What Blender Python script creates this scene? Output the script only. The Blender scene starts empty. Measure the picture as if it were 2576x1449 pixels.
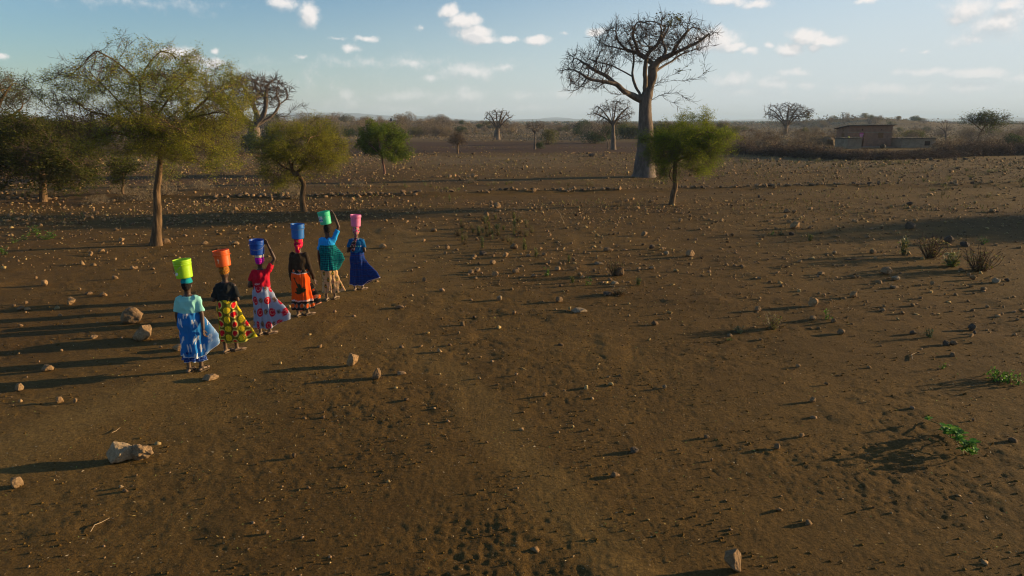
import bpy, bmesh, math, random
import numpy as np
from mathutils import Vector, Matrix

# ------------------------------------------------------------------ scene, camera, light
SC = bpy.context.scene
COL = SC.collection
F = 1787.0                      # focal length in units of a 2576 px wide picture
PITCH = math.radians(13.21)
CAM_H = 3.9

cam_data = bpy.data.cameras.new("camera")
cam_data.sensor_width = 36.0
cam_data.lens = F / 2576.0 * 36.0
cam_data.clip_start = 0.05
cam_data.clip_end = 60000.0
cam = bpy.data.objects.new("camera", cam_data)
COL.objects.link(cam)
cam.location = (0, 0, CAM_H)
cam.rotation_euler = (math.radians(90) - PITCH, 0, 0)
SC.camera = cam

SUN_AZ = math.radians(75.5)     # clockwise from +Y
SUN_EL = math.radians(8.0)

vs = SC.view_settings
vs.view_transform = 'Standard'
vs.look = 'None'
vs.exposure = 0.92
vs.gamma = 1.0
vs.use_curve_mapping = False

SC.cycles.max_bounces = 6
SC.cycles.diffuse_bounces = 3
SC.cycles.transparent_max_bounces = 8
SC.cycles.volume_bounces = 0
SC.cycles.use_denoising = True
SC.cycles.filter_width = 1.15

sun_data = bpy.data.lights.new("sun", 'SUN')
sun_data.energy = 5.0
sun_data.angle = math.radians(0.5)
sun_data.color = (1.0, 0.72, 0.38)
sun = bpy.data.objects.new("sun", sun_data)
COL.objects.link(sun)
sun_dir = Vector((math.sin(SUN_AZ) * math.cos(SUN_EL), math.cos(SUN_AZ) * math.cos(SUN_EL), math.sin(SUN_EL)))
sun.rotation_euler = sun_dir.to_track_quat('Z', 'Y').to_euler()
sun.location = sun_dir * 50

# ------------------------------------------------------------------ picture <-> place
CP, SP = math.cos(PITCH), math.sin(PITCH)


def ray(u, v):
    """direction in the place of the picture point (u, v) of a 2576 x 1449 picture"""
    a = (u - 1288.0) / F
    b = (724.5 - v) / F
    return Vector((a, CP + b * SP, -SP + b * CP))


def G(u, v):
    """the point of the flat ground seen at (u, v)"""
    d = ray(u, v)
    t = CAM_H / -d.z
    return Vector((d.x * t, d.y * t, 0.0))


def P(u, v, y):
    """the point at distance y seen at (u, v)"""
    d = ray(u, v)
    t = y / d.y
    return Vector((d.x * t, y, CAM_H + d.z * t))


def pxm(y):
    """metres per picture unit at distance y on the ground"""
    return (y * CP + CAM_H * SP) / F


# ------------------------------------------------------------------ numpy noise
def _h(ix, iy, iz, seed):
    n = (ix.astype(np.int64) * 374761393 + iy.astype(np.int64) * 668265263 + iz.astype(np.int64) * 2147483647 + seed * 974634777) & 0xFFFFFFFF
    n = ((n ^ (n >> 13)) * 1274126177) & 0xFFFFFFFF
    n = (n ^ (n >> 16)) & 0xFFFFFFFF
    return n.astype(np.float64) / 4294967295.0


def vnoise(x, y, z=None, seed=0):
    """smooth value noise in -1..1"""
    if z is None:
        x0 = np.floor(x); y0 = np.floor(y)
        fx = x - x0; fy = y - y0
        fx = fx * fx * fx * (fx * (fx * 6 - 15) + 10); fy = fy * fy * fy * (fy * (fy * 6 - 15) + 10)
        zz = np.zeros_like(x0)
        a = _h(x0, y0, zz, seed); b = _h(x0 + 1, y0, zz, seed)
        c = _h(x0, y0 + 1, zz, seed); d = _h(x0 + 1, y0 + 1, zz, seed)
        return ((a * (1 - fx) + b * fx) * (1 - fy) + (c * (1 - fx) + d * fx) * fy) * 2 - 1
    x0 = np.floor(x); y0 = np.floor(y); z0 = np.floor(z)
    fx = x - x0; fy = y - y0; fz = z - z0
    fx = fx * fx * (3 - 2 * fx); fy = fy * fy * (3 - 2 * fy); fz = fz * fz * (3 - 2 * fz)
    r = 0
    for dz in (0, 1):
        a = _h(x0, y0, z0 + dz, seed); b = _h(x0 + 1, y0, z0 + dz, seed)
        c = _h(x0, y0 + 1, z0 + dz, seed); d = _h(x0 + 1, y0 + 1, z0 + dz, seed)
        r = r + ((a * (1 - fx) + b * fx) * (1 - fy) + (c * (1 - fx) + d * fx) * fy) * (fz if dz else 1 - fz)
    return r * 2 - 1


def fbm(x, y, octaves=4, seed=0, lac=2.03, gain=0.5):
    s = 0; a = 1.0; t = 0
    for k in range(octaves):
        s = s + vnoise(x + 13.7 * k, y - 7.1 * k, seed=seed + k) * a
        t += a; a *= gain; x = x * lac; y = y * lac
    return s / t


def pits(x, y, size, seed, depth_exp=2.0):
    """cellular pits: 1 in the middle of a pit, 0 outside"""
    X = x / size; Y = y / size
    X0 = np.floor(X); Y0 = np.floor(Y)
    best = np.full(x.shape, 9.0)
    zz = np.zeros_like(X0)
    for i in (-1, 0, 1):
        for j in (-1, 0, 1):
            cx = X0 + i; cy = Y0 + j
            px = cx + _h(cx, cy, zz, seed); py = cy + _h(cx, cy, zz, seed + 5)
            r = 0.35 + 0.45 * _h(cx, cy, zz, seed + 9)
            an = _h(cx, cy, zz, seed + 11) * 6.283
            dx = X - px; dy = Y - py
            ex = dx * np.cos(an) + dy * np.sin(an); ey = -dx * np.sin(an) + dy * np.cos(an)
            d = np.sqrt((ex / r) ** 2 + (ey / (r * 0.6)) ** 2)
            best = np.minimum(best, d)
    return np.clip(1 - best, 0, 1) ** (1 / depth_exp)


def sstep(a, b, x):
    t = np.clip((x - a) / (b - a), 0, 1)
    return t * t * (3 - 2 * t)


def seg_dist(x, y, pts):
    """distance to a polyline and how far along it (0..1)"""
    best = np.full(np.shape(x), 1e9)
    for a, b in zip(pts[:-1], pts[1:]):
        ax, ay = a; bx, by = b
        dx, dy = bx - ax, by - ay
        t = np.clip(((x - ax) * dx + (y - ay) * dy) / (dx * dx + dy * dy), 0, 1)
        d = np.hypot(x - ax - t * dx, y - ay - t * dy)
        best = np.minimum(best, d)
    return best


# ------------------------------------------------------------------ mesh helpers
def mesh_from(name, verts, faces, smooth=False, col=None, mats=None):
    """verts (N,3) array, faces: array (M,k) or list; col: (N,3) vertex colours"""
    me = bpy.data.meshes.new(name)
    verts = np.asarray(verts, dtype=np.float32)
    if isinstance(faces, np.ndarray):
        k = faces.shape[1]; m = faces.shape[0]
        me.vertices.add(len(verts)); me.vertices.foreach_set("co", verts.ravel())
        me.loops.add(m * k); me.loops.foreach_set("vertex_index", faces.astype(np.int32).ravel())
        me.polygons.add(m)
        me.polygons.foreach_set("loop_start", np.arange(0, m * k, k, dtype=np.int32))
        me.update(calc_edges=True)
    else:
        me.from_pydata([tuple(map(float, v)) for v in verts], [], faces)
    if smooth:
        me.polygons.foreach_set("use_smooth", np.ones(len(me.polygons), dtype=bool))
    if col is not None:
        at = me.color_attributes.new("tint", 'FLOAT_COLOR', 'POINT')
        c = np.ones((len(verts), 4), dtype=np.float32); c[:, :3] = col
        at.data.foreach_set("color", c.ravel())
    for m_ in (mats or []):
        me.materials.append(m_)
    me.update()
    return me


def link(name, me, parent=None, loc=None, rotz=None, scale=None):
    o = bpy.data.objects.new(name, me)
    COL.objects.link(o)
    if parent is not None:
        o.parent = parent
    if loc is not None:
        o.location = loc
    if rotz is not None:
        o.rotation_euler = (0, 0, rotz)
    if scale is not None:
        o.scale = scale if hasattr(scale, '__len__') else (scale,) * 3
    return o


def tag(o, label=None, cat=None, group=None, kind=None):
    if label: o["label"] = label
    if cat: o["category"] = cat
    if group: o["group"] = group
    if kind: o["kind"] = kind
    return o


def thing(name, label, cat, loc=(0, 0, 0), rotz=0.0, group=None, scale=1.0):
    o = bpy.data.objects.new(name, None)
    COL.objects.link(o)
    o.location = loc
    o.rotation_euler = (0, 0, rotz)
    o.scale = (scale,) * 3
    o.empty_display_size = 0.2
    return tag(o, label, cat, group)


KIDS = {}


def copy_thing(root, loc, rotz, scale, label=None, group=None):
    """a copy of a thing with copies of its parts"""
    c = root.copy(); COL.objects.link(c)
    c.location = loc; c.rotation_euler = (0, 0, rotz)
    c.scale = scale if hasattr(scale, '__len__') else (scale,) * 3
    if label: c["label"] = label
    if group: c["group"] = group
    for ch in KIDS.get(root.name, []):
        d = ch.copy(); COL.objects.link(d); d.parent = c
    return c


# ------------------------------------------------------------------ materials
class NT:
    def __init__(self, nt):
        self.nt = nt

    def n(self, t, **kw):
        nd = self.nt.nodes.new(t)
        for k, v in kw.items():
            if k.startswith("i_"):
                key = k[2:]
                key = int(key) if key.isdigit() else key.replace("_", " ")
                nd.inputs[key].default_value = v
            else:
                setattr(nd, k, v)
        return nd

    def l(self, a, b):
        self.nt.links.new(a, b)

    def math(self, op, a, b=None, c=None, clamp=False):
        nd = self.nt.nodes.new('ShaderNodeMath'); nd.operation = op; nd.use_clamp = clamp
        for i, v in enumerate((a, b, c)):
            if v is None: continue
            if isinstance(v, (int, float)): nd.inputs[i].default_value = v
            else: self.l(v, nd.inputs[i])
        return nd.outputs[0]

    def ramp(self, fac, stops, interp='LINEAR'):
        nd = self.nt.nodes.new('ShaderNodeValToRGB')
        cr = nd.color_ramp; cr.interpolation = interp
        while len(cr.elements) < len(stops): cr.elements.new(0.5)
        for e, (p, c) in zip(cr.elements, stops):
            e.position = p; e.color = (c[0], c[1], c[2], 1) if len(c) == 3 else c
        self.l(fac, nd.inputs[0])
        return nd.outputs[0]

    def mix(self, fac, a, b, mode='MIX'):
        nd = self.nt.nodes.new('ShaderNodeMix'); nd.data_type = 'RGBA'; nd.blend_type = mode
        for i, v in ((0, fac), (6, a), (7, b)):
            if isinstance(v, (int, float)): nd.inputs[i].default_value = v
            elif isinstance(v, tuple): nd.inputs[i].default_value = (v[0], v[1], v[2], 1)
            else: self.l(v, nd.inputs[i])
        return nd.outputs[2]

    def noise(self, scale, detail=4.0, rough=0.55, vec=None, dist=0.0):
        nd = self.n('ShaderNodeTexNoise')
        nd.inputs['Scale'].default_value = scale; nd.inputs['Detail'].default_value = detail
        nd.inputs['Roughness'].default_value = rough; nd.inputs['Distortion'].default_value = dist
        if vec is not None: self.l(vec, nd.inputs['Vector'])
        return nd.outputs['Fac']


def new_mat(name):
    m = bpy.data.materials.new(name); m.use_nodes = True
    m.node_tree.nodes.clear()
    t = NT(m.node_tree)
    out = t.n('ShaderNodeOutputMaterial')
    b = t.n('ShaderNodeBsdfPrincipled')
    b.inputs['Roughness'].default_value = 0.9
    b.inputs['Specular IOR Level'].default_value = 0.15
    t.l(b.outputs[0], out.inputs[0])
    return m, t, b, out


def mat_plain(name, c, rough=0.8, var=0.15, scale=30.0, spec=0.2, bump=0.0, bscale=60.0):
    m, t, b, out = new_mat(name)
    tc = t.n('ShaderNodeTexCoord')
    f = t.noise(scale, 4, 0.6, tc.outputs['Object'])
    lo = tuple(x * (1 - var) for x in c); hi = tuple(min(1, x * (1 + var)) for x in c)
    t.l(t.ramp(f, [(0.3, lo), (0.7, hi)]), b.inputs['Base Color'])
    b.inputs['Roughness'].default_value = rough
    b.inputs['Specular IOR Level'].default_value = spec
    if bump:
        bp = t.n('ShaderNodeBump'); bp.inputs['Strength'].default_value = bump; bp.inputs['Distance'].default_value = 0.01
        t.l(t.noise(bscale, 5, 0.6, tc.outputs['Object']), bp.inputs['Height'])
        t.l(bp.outputs[0], b.inputs['Normal'])
    return m


def mat_tint(name, rough=0.85, spec=0.15, transl=0.0, bump=0.0, bscale=80.0, var=0.0, vscale=20.0):
    """colour from the mesh's own tint attribute"""
    m, t, b, out = new_mat(name)
    at = t.n('ShaderNodeAttribute'); at.attribute_name = "tint"
    c = at.outputs['Color']
    tc = t.n('ShaderNodeTexCoord')
    if var:
        f = t.noise(vscale, 4, 0.6, tc.outputs['Object'])
        c = t.mix(1.0, c, t.ramp(f, [(0.25, (1 - var,) * 3), (0.75, (1 + var,) * 3)]), 'MULTIPLY')
    t.l(c, b.inputs['Base Color'])
    b.inputs['Roughness'].default_value = rough
    b.inputs['Specular IOR Level'].default_value = spec
    if bump:
        bp = t.n('ShaderNodeBump'); bp.inputs['Strength'].default_value = bump; bp.inputs['Distance'].default_value = 0.01
        t.l(t.noise(bscale, 5, 0.6, tc.outputs['Object']), bp.inputs['Height'])
        t.l(bp.outputs[0], b.inputs['Normal'])
    if transl:
        tr = t.n('ShaderNodeBsdfTranslucent'); t.l(c, tr.inputs[0])
        mx = t.n('ShaderNodeMixShader'); mx.inputs[0].default_value = transl
        t.l(b.outputs[0], mx.inputs[1]); t.l(tr.outputs[0], mx.inputs[2]); t.l(mx.outputs[0], out.inputs[0])
    return m


# ------------------------------------------------------------------ world: sky and clouds
def build_world():
    w = bpy.data.worlds.new("World"); SC.world = w; w.use_nodes = True
    nt = w.node_tree; nt.nodes.clear(); t = NT(nt)

    def azel(u, v):
        d = ray(u, v).normalized()
        return math.atan2(d.x, d.y), math.asin(d.z)

    # (u, v, half width, half height, strength)
    clouds = [
        (1135, 25, 34, 20, 1.3), (1165, 52, 44, 26, 1.4), (1190, 84, 62, 26, 1.4), (1215, 100, 46, 14, 1.2), (1282, 100, 28, 11, 1.0),
        (1350, 101, 42, 14, 1.2), (775, 38, 30, 34, 1.2), (715, 8, 34, 22, 0.9), (925, 96, 32, 10, 0.9), (852, 96, 22, 6, 0.6),
        (885, 122, 32, 13, 0.8), (762, 142, 22, 8, 0.7), (440, 132, 66, 22, 1.2), (490, 150, 40, 14, 1.0), (540, 158, 40, 16, 1.2), (545, 130, 14, 8, 0.8), (520, 176, 30, 10, 0.8),
        (1500, 80, 30, 15, 1.0), (1795, 100, 75, 38, 1.4), (1840, 118, 40, 16, 1.2), (1882, 134, 28, 13, 0.9), (1930, 117, 14, 10, 0.9),
        (1985, 124, 46, 24, 1.2), (2030, 92, 58, 28, 1.4), (2080, 102, 62, 18, 1.3), (2048, 118, 26, 16, 1.0),
        (1830, 2, 60, 18, 0.9), (1905, 10, 50, 14, 0.8), (2180, 0, 30, 8, 0.6), (2450, 20, 90, 40, 0.75), (2510, 60, 110, 46, 0.7), (2400, 46, 30, 14, 0.7),
        (2530, 10, 60, 26, 0.8), (2440, 98, 70, 20, 0.5),
        (1180, 178, 76, 26, 0.85), (1090, 195, 34, 10, 0.5), (1265, 172, 40, 10, 0.5), (1040, 162, 46, 13, 0.6),
        (1180, 238, 50, 22, 0.7), (1130, 250, 80, 20, 0.4), (1020, 240, 70, 18, 0.45), (865, 240, 26, 18, 0.7), (880, 265, 60, 16, 0.4),
        (1320, 240, 50, 14, 0.5), (1420, 240, 36, 16, 0.5), (1000, 275, 150, 16, 0.35), (1300, 275, 190, 14, 0.3),
        (1850, 202, 60, 24, 0.8), (1940, 210, 60, 16, 0.7), (1860, 232, 100, 16, 0.45), (2000, 184, 56, 10, 0.7), (2035, 214, 44, 12, 0.6),
        (2460, 184, 110, 18, 0.9), (2330, 178, 80, 10, 0.5), (2240, 225, 150, 24, 0.7), (2440, 222, 150, 20, 0.6), (2150, 244, 60, 8, 0.5), (2560, 200, 60, 18, 0.6),
        (5, 142, 22, 12, 1.0), (2325, 127, 16, 6, 0.6), (2270, 124, 10, 6, 0.5), (1415, 83, 14, 7, 0.6), (1063, 68, 12, 6, 0.5), (390, 8, 140, 16, 0.22), (1010, 160, 180, 12, 0.2), (700, 210, 160, 22, 0.18),
    ]
    # clouds outside the frame, of the same kind
    rr = random.Random(3)
    extra = []
    for k in range(26):
        a = rr.uniform(-math.pi, math.pi)
        if abs(a) < 0.68: continue
        e = rr.uniform(0.05, 0.5)
        extra.append((a, e, rr.uniform(0.03, 0.12), rr.uniform(0.012, 0.04), rr.uniform(0.6, 1.2)))

    grp = bpy.data.node_groups.new("cloud_field", 'ShaderNodeTree')
    grp.interface.new_socket("dir", in_out='INPUT', socket_type='NodeSocketVector')
    grp.interface.new_socket("d", in_out='OUTPUT', socket_type='NodeSocketFloat')
    g = NT(grp)
    gi = g.n('NodeGroupInput'); go = g.n('NodeGroupOutput')
    sx = g.n('ShaderNodeSeparateXYZ'); g.l(gi.outputs[0], sx.inputs[0])
    az = g.math('ARCTAN2', sx.outputs[0], sx.outputs[1])
    el = g.math('ARCSINE', sx.outputs[2])
    # billow noise displaces the cloud outlines
    nz = g.n('ShaderNodeTexNoise'); nz.inputs['Scale'].default_value = 26; nz.inputs['Detail'].default_value = 6; nz.inputs['Roughness'].default_value = 0.6
    g.l(gi.outputs[0], nz.inputs['Vector'])
    sc = g.n('ShaderNodeSeparateColor'); g.l(nz.outputs['Color'], sc.inputs[0])
    az2 = g.math('ADD', az, g.math('MULTIPLY', g.math('SUBTRACT', sc.outputs[0], 0.5), 0.030))
    el2 = g.math('ADD', el, g.math('MULTIPLY', g.math('SUBTRACT', sc.outputs[1], 0.5), 0.020))
    cb = g.n('ShaderNodeCombineXYZ'); g.l(az2, cb.inputs[0]); g.l(el2, cb.inputs[1])
    cur = None
    items = []
    for (u, v, hw, hh, s) in clouds:
        a0, e0 = azel(u, v)
        a1, _ = azel(u + hw, v); _, e1 = azel(u, v - hh)
        items.append((a0, e0, abs(a1 - a0), abs(e1 - e0), s))
    items += extra
    for (a0, e0, wa, we, s) in items:
        sub = g.n('ShaderNodeVectorMath', operation='SUBTRACT'); g.l(cb.outputs[0], sub.inputs[0]); sub.inputs[1].default_value = (a0, e0, 0)
        mul = g.n('ShaderNodeVectorMath', operation='MULTIPLY'); g.l(sub.outputs[0], mul.inputs[0]); mul.inputs[1].default_value = (1 / wa, 1 / we, 0)
        ln = g.n('ShaderNodeVectorMath', operation='LENGTH'); g.l(mul.outputs[0], ln.inputs[0])
        d = g.math('MULTIPLY_ADD', ln.outputs['Value'], -s, s)
        cur = d if cur is None else g.math('SMOOTH_MAX', cur, d, 0.15)
    n2 = g.noise(48, 10, 0.66, gi.outputs[0])
    f = g.math('ADD', g.math('MULTIPLY_ADD', cur, 1.05, 0.13), g.math('MULTIPLY', g.math('SUBTRACT', n2, 0.5), 1.7))
    mr = g.n('ShaderNodeMapRange', interpolation_type='SMOOTHSTEP')
    mr.inputs['From Min'].default_value = -0.06; mr.inputs['From Max'].default_value = 1.0
    g.l(f, mr.inputs[0]); g.l(mr.outputs[0], go.inputs[0])

    tc = t.n('ShaderNodeTexCoord')
    sky = t.n('ShaderNodeTexSky', sky_type='NISHITA')
    sky.sun_disc = False
    sky.sun_elevation = SUN_EL
    sky.sun_rotation = SUN_AZ
    sky.altitude = 600; sky.air_density = 1.0; sky.dust_density = 1.2; sky.ozone_density = 1.6
    va = t.n('ShaderNodeGroup'); va.node_tree = grp; t.l(tc.outputs['Generated'], va.inputs[0])
    # density a little towards the sun: where it falls off, the cloud is lit
    off = t.n('ShaderNodeVectorMath', operation='ADD'); t.l(tc.outputs['Generated'], off.inputs[0]); off.inputs[1].default_value = (0.006, 0.0, 0.010)
    nm = t.n('ShaderNodeVectorMath', operation='NORMALIZE'); t.l(off.outputs[0], nm.inputs[0])
    vb = t.n('ShaderNodeGroup'); vb.node_tree = grp; t.l(nm.outputs[0], vb.inputs[0])
    lit = t.math('SUBTRACT', va.outputs[0], vb.outputs[0])
    lit = t.math('MULTIPLY_ADD', lit, 1.0, 0.55, clamp=True)
    ccol = t.mix(lit, CLOUD_DARK, CLOUD_LIT)
    sepd = t.n('ShaderNodeSeparateXYZ'); t.l(tc.outputs['Generated'], sepd.inputs[0])
    # near the horizon the clouds sink into the haze
    hz = t.n('ShaderNodeMapRange', interpolation_type='SMOOTHSTEP'); hz.inputs['From Min'].default_value = 0.0; hz.inputs['From Max'].default_value = 0.10
    hz.inputs['To Min'].default_value = 0.35; hz.inputs['To Max'].default_value = 1.0
    t.l(sepd.outputs[2], hz.inputs[0])
    fac = t.math('MULTIPLY', va.outputs[0], hz.outputs[0])
    # thin high veil, everywhere alike
    skyc = t.mix(1.0, sky.outputs[0], SKY_GAIN, 'MULTIPLY')
    # pale dusty air near the horizon, reaching higher towards the sun
    dt = t.n('ShaderNodeVectorMath', operation='DOT_PRODUCT'); t.l(tc.outputs['Generated'], dt.inputs[0]); dt.inputs[1].default_value = tuple(sun_dir)
    ee = t.math('SUBTRACT', sepd.outputs[2], t.math('MULTIPLY', t.math('MAXIMUM', dt.outputs['Value'], -0.3), 0.24))
    hg = t.n('ShaderNodeMapRange', interpolation_type='SMOOTHSTEP'); hg.inputs['From Min'].default_value = -0.12; hg.inputs['From Max'].default_value = 0.19
    hg.inputs['To Min'].default_value = 0.88; hg.inputs['To Max'].default_value = 0.0
    t.l(ee, hg.inputs[0])
    sg = t.n('ShaderNodeMapRange', interpolation_type='SMOOTHSTEP'); sg.inputs['From Min'].default_value = 0.85; sg.inputs['From Max'].default_value = 0.99
    sg.inputs['To Min'].default_value = 1.0; sg.inputs['To Max'].default_value = 0.3
    t.l(dt.outputs['Value'], sg.inputs[0])
    veil = t.math('MULTIPLY', hg.outputs[0], sg.outputs[0])
    skyc = t.mix(veil, skyc, VEIL)
    colr = t.mix(fac, skyc, ccol)
    bg = t.n('ShaderNodeBackground'); bg.inputs[1].default_value = SKY_STRENGTH
    t.l(colr, bg.inputs[0])
    wo = t.n('ShaderNodeOutputWorld'); t.l(bg.outputs[0], wo.inputs[0])
    w.cycles.sampling_method = 'MANUAL'; w.cycles.sample_map_resolution = 512


SKY_STRENGTH = 0.08
CLOUD_DARK = (3.9, 4.1, 4.3)
CLOUD_LIT = (6.3, 6.0, 5.8)
SKY_GAIN = (0.84, 1.05, 1.28)
VEIL = (4.45, 4.85, 5.15)
build_world()

# ------------------------------------------------------------------ ground
def Gxy(u, v):
    p = G(u, v); return (p.x, p.y)


PATH_A = [(-9.5, 4.0), Gxy(-60, 1190), Gxy(150, 1080), Gxy(420, 985), Gxy(600, 900), Gxy(760, 800), Gxy(900, 735), Gxy(980, 690), Gxy(1010, 640), Gxy(1040, 590)]
PATH_B = [Gxy(820, 760), Gxy(950, 830), Gxy(1080, 900), Gxy(1180, 985), Gxy(1260, 1080), Gxy(1340, 1180), Gxy(1430, 1290), Gxy(1560, 1440), (1.4, 4.2)]
PATH_C = [Gxy(-200, 468), Gxy(250, 462), Gxy(600, 455), Gxy(900, 452), Gxy(1400, 458)]
ROWS = [([Gxy(-300, 500), Gxy(200, 492), Gxy(560, 500), Gxy(780, 495), Gxy(1010, 492), Gxy(1300, 485), Gxy(1550, 481), Gxy(1800, 476), Gxy(2100, 470), Gxy(2576, 465), Gxy(2900, 462)])]


def terrain(x, y):
    """lie of the land, in metres; flat to about 100 m"""
    x = np.asarray(x, dtype=float); y = np.asarray(y, dtype=float)
    r = np.hypot(x, y)
    far = sstep(110, 300, r)
    z = far * (1.2 * vnoise(x / 180, y / 180, seed=3))
    z = z + 3.6 * np.exp(-(((x + 75) / 80) ** 2 + ((y - 330) / 90) ** 2)) * sstep(150, 260, r)
    z = z + 5.8 * np.exp(-(((x - 225) / 42) ** 2 + ((y - 470) / 60) ** 2))
    z = z + 4.0 * np.exp(-(((x + 200) / 90) ** 2 + ((y - 380) / 90) ** 2))
    z = z + 2.5 * np.exp(-(((x - 330) / 60) ** 2 + ((y - 420) / 90) ** 2))
    return z


def soil(x, y):
    """small relief of the near ground, path mask, colour mask"""
    pa = 1 - sstep(0.30, 1.0, seg_dist(x + 0.25 * vnoise(x / 1.3, y / 1.3, seed=31), y, PATH_A))
    pb = 0.55 - 0.55 * sstep(0.10, 0.50, seg_dist(x + 0.18 * vnoise(x / 0.9, y / 0.9, seed=32), y, PATH_B))
    path = np.maximum(pa * (0.75 + 0.25 * vnoise(x * 1.2, y * 1.2, seed=8)), pb)
    r = np.hypot(x, y)
    z = 0.04 * fbm(x / 3.4, y / 3.4, 3, seed=1)
    rough = (1 - 0.6 * path) * np.clip(0.62 + 0.55 * fbm(x / 1.9, y / 1.9, 3, seed=21) * 1.6, 0.42, 1.35)
    near = 1 - sstep(30, 60, r)
    f1 = fbm(x / 0.30, y / 0.22, 5, seed=41, gain=0.70)
    z = z + rough * 0.016 * f1 * (0.35 + 0.65 * near)
    # ridged clods
    rg = 1 - np.abs(vnoise(x / 0.085, y / 0.085, seed=51))
    z = z + rough * 0.008 * (rg - 0.5) * near
    # foot and hoof prints
    z = z - near * (0.30 + 0.70 * rough) * (0.0028 * pits(x + 0.05 * f1, y, 0.17, 61) * sstep(-0.1, 0.4, vnoise(x / 0.8, y / 0.8, seed=66)) + 0.004 * pits(x + 5, y + 0.03 * f1, 0.075, 71))
    # wheel / sweeping streaks along the main path
    ang = math.radians(28)
    s = -x * math.sin(ang) + y * math.cos(ang); t_ = x * math.cos(ang) + y * math.sin(ang)
    z = z + pa * near * 0.008 * (1 - np.abs(vnoise(s / 0.07, t_ / 0.9, seed=81)))
    # low bunds across the field
    for rw in ROWS:
        z = z + 0.16 * np.exp(-(seg_dist(x, y, rw) / 0.55) ** 2)
    # a low sandy hollow with mounds
    lump = np.clip(vnoise(x / 0.9 + 7, y / 0.9, seed=91) - 0.62, 0, 1)
    z = z + lump * 0.07 * near
    return z, path


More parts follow.
